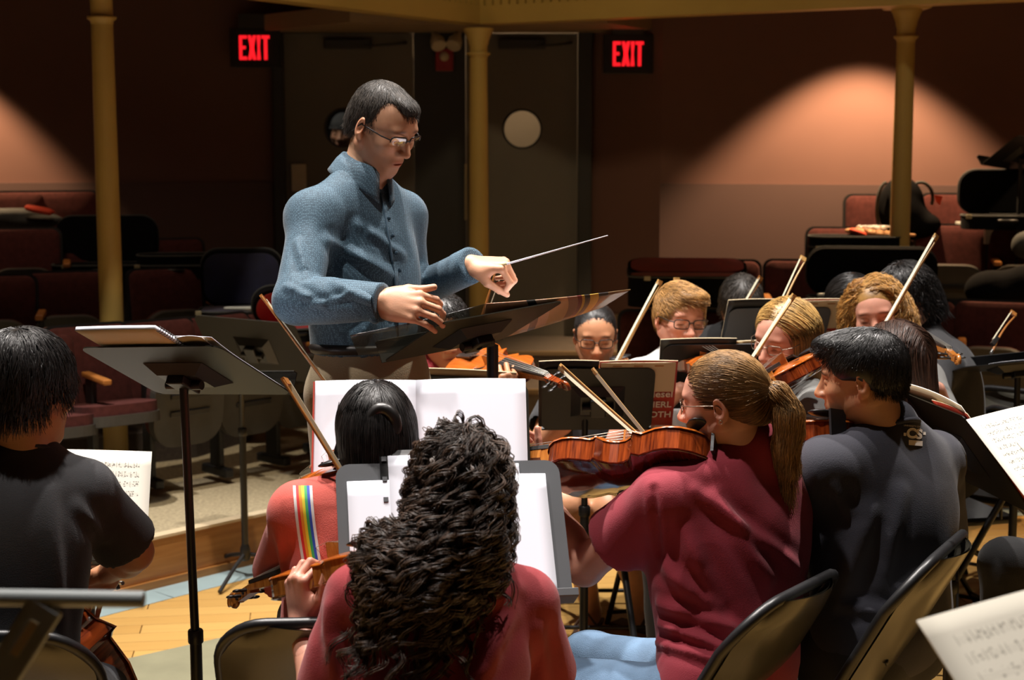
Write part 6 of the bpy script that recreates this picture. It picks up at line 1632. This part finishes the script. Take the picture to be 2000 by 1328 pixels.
# player behind the far stand, only the top of the head shows
fa, g = seated('player bent low behind the far stand, only greyish hair showing', head_matrix(P(1447, 600, 6.25), 268, -34, 0, .98), P(1447, 650, 6.35), P(1380, 670, 6.36), P(1515, 670, 6.36), P(1447, 850, 6.4), 'skin_fair', 'tee_black',
    ((P(1350, 760, 6.2), P(1410, 700, 6.05), None), (P(1540, 760, 6.2), P(1490, 700, 6.05), None)), seed=38, hh=.006)
hair(g, fa, M['hair_grizzled'], cap_mass(.014), 1800, away_from((0, -.02, .12), .5), .05, 6, .0014, .0006, .003, seed=39, jitter=.25, tone=(.6, 2.6))
build_bow('thin bow of the player bent behind the far stand', P(1410, 680, 5.95), P(1488, 545, 6.05), (-.6, -.5, -.2), pale=False, group='bows of the second desks')
# player beyond the right edge: only a dark trousered knee is in view
rk = P(1968, 1106, 4.1)
ri, g = seated('player beyond the right frame edge, only a black trousered knee visible', head_matrix(P(2230, 760, 4.2), 180, -8, 0, 1.0), P(2240, 860, 4.2), P(2250, 900, 4.38), P(2250, 900, 4.02), P(2260, 1120, 4.2), 'skin_fair', 'tee_black',
    ((P(2200, 1050, 4.45), P(2100, 1000, 4.4), None), (P(2200, 1060, 3.95), P(2100, 1010, 3.95), None)), seed=40, hh=.008, rise=.35,
    legs=((P(2240, 1130, 4.3), P(2010, 1120, 4.4), V((1.45, 4.45, .09)), V((1.25, 4.45, .03))), (P(2240, 1130, 4.1), rk, V((rk.x+.02, 4.1, .09)), V((rk.x-.18, 4.1, .03)))))
hair(g, ri, M['hair_black'], cap_mass(.014), 500, away_from((0, -.02, .12), .5), .05, 5, .002, .001, .003, seed=41)
# face behind the left porthole
pf_, g = seated('person in a grey knitted cap looking in through the left door porthole', head_matrix(P(671, 262, 10.45), 262, -4, 0, 1.06), P(671, 296, 10.47), P(613, 316, 10.47), P(729, 316, 10.47), P(671, 520, 10.5), 'skin_fair', 'tee_black',
    ((P(620, 400, 10.45), P(640, 480, 10.4), None), (P(760, 400, 10.45), P(745, 480, 10.4), None)), seed=42, hh=.006, floor_=.55,
    legs=tuple((P(671, 520, 10.5)+V((s*.09, 0, -.05)), V((P(671, 520, 10.5).x+s*.09, 10.5, .82)), V((P(671, 520, 10.5).x+s*.1, 10.5, .64)), V((P(671, 520, 10.5).x+s*.1, 10.35, .58))) for s in (-1, 1)))
v, q = iso([Ell((0, -.014, .045), (.086, .106, .092), k=0), Half((0, 0, .035), (0, -.1, -1), k=.01)], .006); cp = link('cap', np_mesh('cap', v, q), M['grey_fabric'], pf_, g['HM'])
mb = MB(); mb.tube([V((.087*math.cos(a), -.014+.107*math.sin(a), .04)) for a in [i*2*PI/24 for i in range(24)]], .008, 6, closed=True); mb.build('cap_brim', M['grey_fabric'], cp, g['HM'])
# ---------------------------------------------------------------- music stands, music and chairs of the stage
def desk_from(cs):
    """centre and axes of a desk from its four corners: lower left, lower right, upper right, upper left as seen on the page side"""
    a, b, c, d = [V(p) for p in cs]; ctr = (a+b+c+d)/4; x = ((b+c)-(a+d)).normalized(); y = ((c+d)-(a+b)); y = (y-x*y.dot(x)).normalized(); z = x.cross(y)
    return ctr, z, y, ((b+c)/2-(a+d)/2).length, ((c+d)/2-(a+b)/2).length
SGR = 'music stands on the stage'
# conductor's stand, desk high edge toward us
ctr, z, y, w, h = desk_from((P(1010, 660, 4.12), P(800, 690, 3.86), P(868, 632, 3.63), P(1040, 606, 3.88)))
z = z if z.z > 0 else -z
cs_, D = stand('black stand of the conductor, desk tilted toward him, seen from below', (P(962, 700, 3.93).x, 3.93), P(925, 646, 3.88), z, V((.55, -.72, .62)), .40, .29, M['stand_desk'], r_up=.0155, r_low=.019)
# big score lying on it
U = D.to_3x3(); X_, Y_, Z_ = U.col[0], U.col[1], U.col[2]
root = empty('score_book', P(950, 640, 3.8), 'wide open score on the conductor stand, printed right cover, smoky clear left cover', 'score')
def quad_sheet(nm, ps, m, parent, th=.0022, n=8, sag=0.0, uvs=False):
    a, b, c, d = ps; vs, fs, uv = [], [], []; nrm = (b-a).cross(d-a).normalized()
    for j in range(n+1):
        for i in range(n+1):
            u, v = i/n, j/n; vs.append(lerp(lerp(a, b, u), lerp(d, c, u), v)-nrm*sag*math.sin(PI*u)); uv.append((u, v))
    for j in range(n):
        for i in range(n): q = j*(n+1)+i; fs.append((q, q+1, q+n+2, q+n+1))
    k = len(vs); vs += [p-nrm*th for p in vs]; fs += [tuple(reversed([i+k for i in f])) for f in fs]
    edge = [i for i in range(n+1)]+[(j+1)*(n+1)-1 for j in range(1, n+1)]+[n*(n+1)+i for i in range(n-1, -1, -1)]+[j*(n+1) for j in range(n-1, 0, -1)]
    for a_, b_ in zip(edge, edge[1:]+edge[:1]): fs.append((b_, a_, a_+k, b_+k))
    me = bpy.data.meshes.new(nm); me.from_pydata([tuple(v) for v in vs], [], fs); me.update(); ul = me.uv_layers.new(name='UVMap')
    for l in me.loops: ul.data[l.index].uv = uv[l.vertex_index % k]
    me.polygons.foreach_set('use_smooth', [True]*len(me.polygons)); me.materials.append(m)
    return link(nm, me, None, parent)
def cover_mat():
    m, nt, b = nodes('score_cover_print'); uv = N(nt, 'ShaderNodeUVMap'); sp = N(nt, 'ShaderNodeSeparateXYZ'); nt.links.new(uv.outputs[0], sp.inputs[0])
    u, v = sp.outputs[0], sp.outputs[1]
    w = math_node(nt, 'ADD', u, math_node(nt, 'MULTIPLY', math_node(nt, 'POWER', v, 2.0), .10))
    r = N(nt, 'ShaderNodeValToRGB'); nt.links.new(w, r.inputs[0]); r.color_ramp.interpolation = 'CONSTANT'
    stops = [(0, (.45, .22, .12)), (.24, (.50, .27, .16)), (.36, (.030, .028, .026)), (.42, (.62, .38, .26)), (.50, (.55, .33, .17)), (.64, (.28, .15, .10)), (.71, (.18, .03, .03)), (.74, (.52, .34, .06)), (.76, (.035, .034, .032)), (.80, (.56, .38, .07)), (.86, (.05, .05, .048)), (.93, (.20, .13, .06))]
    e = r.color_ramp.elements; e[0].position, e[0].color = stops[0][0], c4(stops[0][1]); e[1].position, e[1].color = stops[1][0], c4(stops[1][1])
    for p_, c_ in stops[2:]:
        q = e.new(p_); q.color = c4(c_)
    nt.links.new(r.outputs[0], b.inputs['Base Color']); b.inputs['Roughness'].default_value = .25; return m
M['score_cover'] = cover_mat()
M['page_block'] = mat('page_block', (.55, .5, .42), .8, 0, .1, 30, stretch=(1, 1, 60))
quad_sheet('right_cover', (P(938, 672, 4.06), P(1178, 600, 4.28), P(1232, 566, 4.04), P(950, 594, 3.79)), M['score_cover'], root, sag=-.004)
quad_sheet('left_cover', (P(700, 694, 3.76), P(938, 672, 4.06), P(950, 594, 3.79), P(684, 656, 3.56)), M['smoke_plastic'], root, sag=-.004)
quad_sheet('right_pages', (P(945, 664, 4.065), P(1160, 598, 4.27), P(1186, 580, 4.10), P(952, 604, 3.86)), M['paper'], root, .004, sag=-.010)
# near left stand with the spiral notebook
def back_stand(label, corners, foot, mtl=None, **kw):
    """corners as seen by us: upper left, upper right, lower right, lower left"""
    ul, ur, lr, ll = [V(p) for p in corners]; ctr, z, y, w, h = desk_from((lr, ll, ul, ur))
    return stand(label, foot, ctr, z, y, kw.pop('w', w), kw.pop('h', h), mtl or M['folder_black'], **kw)
s1, D1 = back_stand('near left black stand with cream spiral notebook, desk back toward us', (P(172, 680, 3.55), P(447, 672, 3.38), P(553, 770, 3.65), P(292, 765, 3.82)), (P(371, 830, 3.60).x, 3.60), M['stand_desk'])
nb = sheet('spiral_notebook', 'cream spiral notebook lying open on the near left stand', 'notebook', D1, -.085, .140, .04, .245, M['paper'], .015, .001, M['cream_paper'], thick=.010)
for i in range(22):
    mb = MB(); y0 = .045+i*.0090; mb.tube([D1 @ V((-.088+.006*math.cos(a), y0, .010+.007*math.sin(a))) for a in [k*2*PI/8 for k in range(8)]], .0009, 4, closed=True); mb.build('ring', M['black_metal'], nb)
for i, (x0, x1, y0, y1, zz) in enumerate(((-.165, -.095, -.10, .178, .006), (-.185, .0, -.14, .170, .009))):
    sheet('music_sheet', ('white loose sheet on the near left stand, under the top one', 'white loose sheet curling over the right edge of the near left stand')[i], 'sheet music', D1, x0, x1, y0, y1, M['paper'], zz, .004, M['cream_paper'], 'sheets on the near left stand', curl_=.04)
# far left stand
s2, D2 = stand('far left olive grey stand, empty, behind the spiral notebook stand', PZ(480, 1126, 0), P(500, 681, 6.15), V((.38, .80, .62)), V((-.2, -.5, .85)), .48, .32, M['stand_desk'])
# wide white score before the violist in coral
ctr, z, y, w, h = desk_from((P(632, 965, 3.46), P(1042, 955, 3.48), P(1018, 768, 3.59), P(610, 768, 3.57)))
s3, D3 = stand('stand carrying wide white pages before the violist in coral', (ctr.x, ctr.y+.06), ctr-z*.01, z, y, .50, .30, M['stand_desk'])
mg = (P(812, 758, 3.59)-ctr).dot(D3.to_3x3().col[0])
sheet('music_sheet', 'large white left page with red cover edge before the violist in coral', 'sheet music', D3, -w/2-.01, mg, -.15, .155, M['paper'], .004, .006, M['cover_red'], 'white pages on the stand before the violist in coral')
sheet('music_sheet', 'large white right page before the violist in coral', 'sheet music', D3, mg, w/2, -.15, .155, M['paper'], .004, .008, M['cover_red'], 'white pages on the stand before the violist in coral')
mb = MB(); mb.box((-w/2-.0125, .0, .003), (.004, .305, .006)); o = mb.build('red_cover_edge', M['cover_red'], None, D3); tag(o, 'thin red cover edge along the large white left page', 'book cover')
# stand of the curly haired violist
ctr, z, y, w, h = desk_from((P(714, 1168, 2.98), P(1118, 1160, 3.06), P(1050, 912, 3.20), P(656, 928, 3.12)))
s4, D4 = stand('grey stand with white pages before the curly haired violist', (ctr.x+.045, ctr.y+.08), ctr-z*.004, z, y, .475, .315, M['stand_grey'], yaw=.9)
sheet('music_sheet', 'white page hanging low at left on the grey stand', 'sheet music', D4, -.215, .02, -.15, .118, M['paper'], .003, .003, None, 'white pages on the grey stand')
sheet('music_sheet', 'white page at right on the grey stand', 'sheet music', D4, -.015, .205, -.15, .125, M['paper'], .005, .003, None, 'white pages on the grey stand')
sheet('music_sheet', 'white page edge rising at the top of the grey stand', 'sheet music', D4, .03, .150, .08, .150, M['paper'], .0035, .002, None, 'white pages on the grey stand')
fo = sheet('folder', 'black edged folder holding a white page above the grey stand', 'folder', D4, -.145, .09, -.02, .185, M['folder_black'], .004, .002)
fo2 = sheet('page', None, None, D4, -.128, .085, -.03, .172, M['paper'], .0062, .002); fo2.parent = fo; fo2.matrix_parent_inverse = D4.inverted()
for k in range(5):
    mb = MB(); mb.box((-.1365, .165-k*.045, .0065), (.010, .010, .002)); mb.build('tape', M['stand_grey'], fo, D4)
# second desk stands seen from behind
def book_behind(D, w, h, tan_from, lift, red, label_l, label_r, grp, words=None):
    """folder and booklet leaning on the far side, rising above the desk"""
    sheet('folder', label_l, 'folder', D, .0, w/2+.01, -h/2+.01, h/2+lift, M['cream_paper'], .006, .004, M['folder_black'], grp, thick=.003)
    b = sheet('booklet', label_r, 'booklet', D, -w/2-red, -.002, -h/2+.01, h/2+lift-.004, M['cream_paper'], .007, .004, M['cover_red'], grp, thick=.003)
    # back of the booklet: cream upper half, lettering below
    ch = .13; y1 = h/2+lift-.008
    mb = MB(); x0, x1 = -w/2-red+.006, -.006
    mb.box(((x0+x1)/2, y1-ch/2, .0062-.004), (x1-x0, ch, .0012)); p_ = mb.build('printed_panel', M['cream_paper'], b, D)
    for k in range(3):
        q = MB(); q.box((lerp(x0, x1, .22+.28*k), y1-.014, .0012), (.028, .004, .0012)); q.build('print_line', M['armrest_wood'], b, D)
    if words:
        for t, yy, sz in words:
            me = text_mesh(t, sz, .0004, .0006, .86); me.transform(Matrix.Translation((-(-w/2-red)-.008-max(v.co.x for v in me.vertices), 0, 0)))
            R_ = Matrix.Translation((0, yy, .0022)) @ Matrix.Rotation(PI, 4, 'Y'); link('lettering', me, M['white_print'], b, D @ R_)
    return b
# stand below the conductor's stand
_, D5 = back_stand('low black stand below the conductor stand, tan booklet edge above it', (P(812, 722, 4.62), P(948, 735, 4.62), P(960, 850, 4.80), P(800, 850, 4.80)), (P(880, 800, 4.75).x, 4.78), w=.36, h=.26)
sheet('booklet', 'tan booklet edge showing over the low stand left of the conductor pole', 'booklet', D5, -.20, .15, -.12, .155, M['cream_paper'], .006, .004, M['tan_card'], thick=.003)
# stand of the girl with glasses
_, D6 = back_stand('black stand before the girl with glasses, folder and red booklet on it', (P(1030, 708, 4.72), P(1258, 706, 4.72), P(1308, 848, 4.92), P(1070, 850, 4.92)), (P(1142, 900, 4.88).x, 4.88), w=.355, h=.28)
book_behind(D6, .355, .28, 0, .028, .068, 'black folder edged in cream on the stand of the girl with glasses', 'red booklet with tan panel and white lettering before the girl with glasses', 'booklets on the second desk stands', (('iesel', .005, .042), ('HERL', -.042, .038), ('OTH', -.088, .038)))
# stand of the sandy haired boy
_, D7 = back_stand('black stand before the sandy haired boy, covered by a black folder', (P(1285, 668, 4.98), P(1478, 664, 4.98), P(1500, 800, 5.16), P(1322, 802, 5.16)), (P(1400, 760, 5.12).x, 5.2), w=.36, h=.29)
sheet('folder', 'black folder with cream edge before the sandy haired boy', 'folder', D7, -.06, .19, -.13, .165, M['cream_paper'], .006, .004, M['folder_black'], thick=.003)
sheet('booklet', 'tan booklet edge beside the ponytailed head on the boy stand', 'booklet', D7, -.24, -.06, -.13, .152, M['cream_paper'], .006, .004, M['tan_card'], thick=.003)
mb = MB(); mb.box(P(1258, 684, 5.1), (.05, .03, .03)); 
# far stand with the second red booklet
_, D8 = back_stand('far dark grey stand behind the woman with straight blond hair', (P(1400, 604, 5.36), P(1612, 600, 5.40), P(1630, 700, 5.55), P(1412, 704, 5.50)), (P(1500, 690, 5.5).x, 5.56), M['stand_grey'], w=.37, h=.25)
book_behind(D8, .37, .25, 0, .035, .05, 'grey folder rising over the far stand at its left', 'red booklet with tan panel beside the curly blond woman', 'booklets on the second desk stands', (('esel', -.012, .045),))
# stand of the violist in navy, seen obliquely
_, D9 = back_stand('dark stand at right beyond the violist in navy, music curling over its top', (P(1815, 800, 4.05), P(1905, 850, 3.72), P(1962, 950, 3.86), P(1842, 905, 4.22)), (P(1872, 900, 4.0).x, 4.02), M['stand_desk'], w=.46, h=.31)
sheet('music_sheet', 'music curling over the top of the dark stand at right', 'sheet music', D9, -.23, .22, -.14, .185, M['music'], .006, .010, M['cream_paper'], thick=.002)
sheet('booklet', 'thin red edged booklet behind the curled music at right', 'booklet', D9, -.245, -.02, -.14, .165, M['cream_paper'], .004, .004, M['cover_red'], thick=.002)
# sheets at the right frame edge
def held_sheet(label, cs, m, back, foot, sm, group=None, w=None, h=None, legs=True, lip=.055):
    ctr, z, y, w_, h_ = desk_from(cs)
    s, D = stand(sm, foot, ctr-z*.012, z, y, w_*.92, h_*.9, M['stand_desk'], legs=legs, lip=lip)
    return D, w_, h_
D10, w, h = held_sheet('', (P(1985, 985, 3.20), P(2330, 900, 3.35), P(2260, 740, 3.55), P(1922, 822, 3.40)), None, None, (P(2160, 900, 3.4).x, 3.55), 'stand beyond the right edge carrying printed music')
sheet('music_sheet', 'printed music at the right frame edge, beside the violist in navy', 'sheet music', D10, -w/2, .0, -h/2, h/2+.01, M['music'], .008, .004, M['cover_red'], thick=.002)
sheet('music_sheet', 'second printed page overlapping the music at the right frame edge', 'sheet music', D10, -w/2+.07, .08, -h/2-.02, h/2-.085, M['music'], .014, .004, M['folder_black'], thick=.002)
D11, w, h = held_sheet('', (P(1895, 1395, 1.78), P(2390, 1235, 1.86), P(2290, 1085, 1.98), P(1800, 1196, 1.90)), None, None, (P(2100, 1250, 1.9).x, 1.98), 'nearest stand at the lower right corner carrying printed music', lip=.008)
sheet('music_sheet', 'blurred printed music with red cover edge at the lower right corner', 'sheet music', D11, -w/2, w/2-.02, -h/2-.1, h/2, M['music_large'], .008, .003, M['cover_red'], thick=.003)
# music before the cellist
ctr, z, y, w, h = desk_from((P(10, 1110, 3.92), P(262, 1105, 3.98), P(318, 886, 4.16), P(62, 874, 4.10)))
s12, D12 = stand('stand before the cellist holding printed music', (ctr.x-.02, ctr.y+.09), ctr-z*.008, z, y, w*.9, h*.96, M['stand_desk'])
sheet('music_sheet', 'printed cello music standing before the cellist', 'sheet music', D12, -w/2, w/2, -h/2, h/2, M['music'], .004, .005, M['cream_paper'])
# dark stand at the right edge with a bow lying on it
s13, D13 = stand('dark stand at the far right edge with a bow leaning on it', (P(1990, 740, 5.3).x, 5.3), P(1985, 712, 5.3), V((-.1, .25, 1)), V((0, -.9, .25)), .46, .30, M['black_metal'])
build_bow('bow leaning on the dark stand at the far right edge', P(1938, 685, 5.2), P(1984, 615, 5.35), (-.6, -.5, -.2), pale=False, group='bows of the second desks')
sheet('music_sheet', 'small white paper glinting on the dark stand at the right edge', 'sheet music', D13, -.02, .12, -.02, .10, M['paper'], .006, .002)
s14, D14 = stand('folded dark stand top standing high at the right edge against the lit wall', (P(1990, 400, 8.35).x, 8.35), P(1995, 300, 8.35), V((-.3, .5, .75)), V((.4, -.4, .62)), .42, .26, M['black_metal'], floor=.39, legs=False)
# gray tube rack in the near left corner
root = empty('tube_rack', P(60, 1330, 1.72).to_2d().to_3d(), 'blurred grey tubular rack with a flat strut in the lower left corner', 'rack')
mb = MB(); a = P(-260, 1163, 1.72); b = P(281, 1171, 1.72); mb.tube([a, b], .0098, 16, cap=False); mb.tube([b+V((-.002, 0, 0)), b], .0075, 12); mb.build('cross_tube', M['grey_tube'], root)
a = P(92, 1180, 1.715); d_ = V((-.50, -.12, -.78)); e = a+d_*(a.z/.78*.985); mb = MB(); c = (a+e)/2; dn = (e-a).normalized(); r_, f_, u_ = axes(dn, (0, -1, .2)); R = Matrix((r_, f_, u_)).transposed()
mb.box(c, (.042, (e-a).length, .012), R, bev=.003); mb.build('strut', M['grey_tube'], root)
mb = MB(); mb.box(a+dn*.045+u_*.0066, (.010, .045, .0012), R); mb.build('worn_label', M['tan_card'], root)
mb = MB(); mb.box(V((e.x, e.y, .012)), (.5, .06, .024), bev=.006); mb.build('foot', M['grey_tube'], root)
# folding chairs
folding_chair('folding chair of the violist in coral, round back at lower left', (P(640, 1300, 3.20).x+.0, 3.26), 94, back_h=.84)
folding_chair('black folding chair of the ponytailed violist, shiny back at lower middle', (.42, 3.34), 143, back_h=.86)
folding_chair('black folding chair of the violist in navy', (.75, 3.46), 150, back_h=.91)
folding_chair('folding chair of the curly haired violist below the frame', (P(835, 1500, 2.74).x, 2.80), 82)
folding_chair('folding chair of the cellist at the left edge', (P(40, 1400, 3.2).x, 3.24), 88, back_h=.82)
folding_chair('folding chair of the girl with bare legs', (P(1165, 980, 5.7).x, 5.66), 270)
folding_chair('folding chair of the sandy haired boy', (P(1325, 980, 5.4).x, 5.42), 282)
folding_chair('folding chair of the boy behind the conductor stand', (P(880, 980, 5.2).x, 5.2), 280)
folding_chair('empty black folding chair standing at right before the step', (P(1915, 1000, 6.1).x, 6.0), 230)
folding_chair('folding chair of the man in black at right', (P(1862, 900, 5.6).x, 5.6), 195)
folding_chair('folding chair of the woman with straight blond hair', (P(1555, 1000, 4.72).x, 4.74), 225)
folding_chair('folding chair of the curly blond woman', (P(1745, 960, 5.3).x, 5.32), 258)
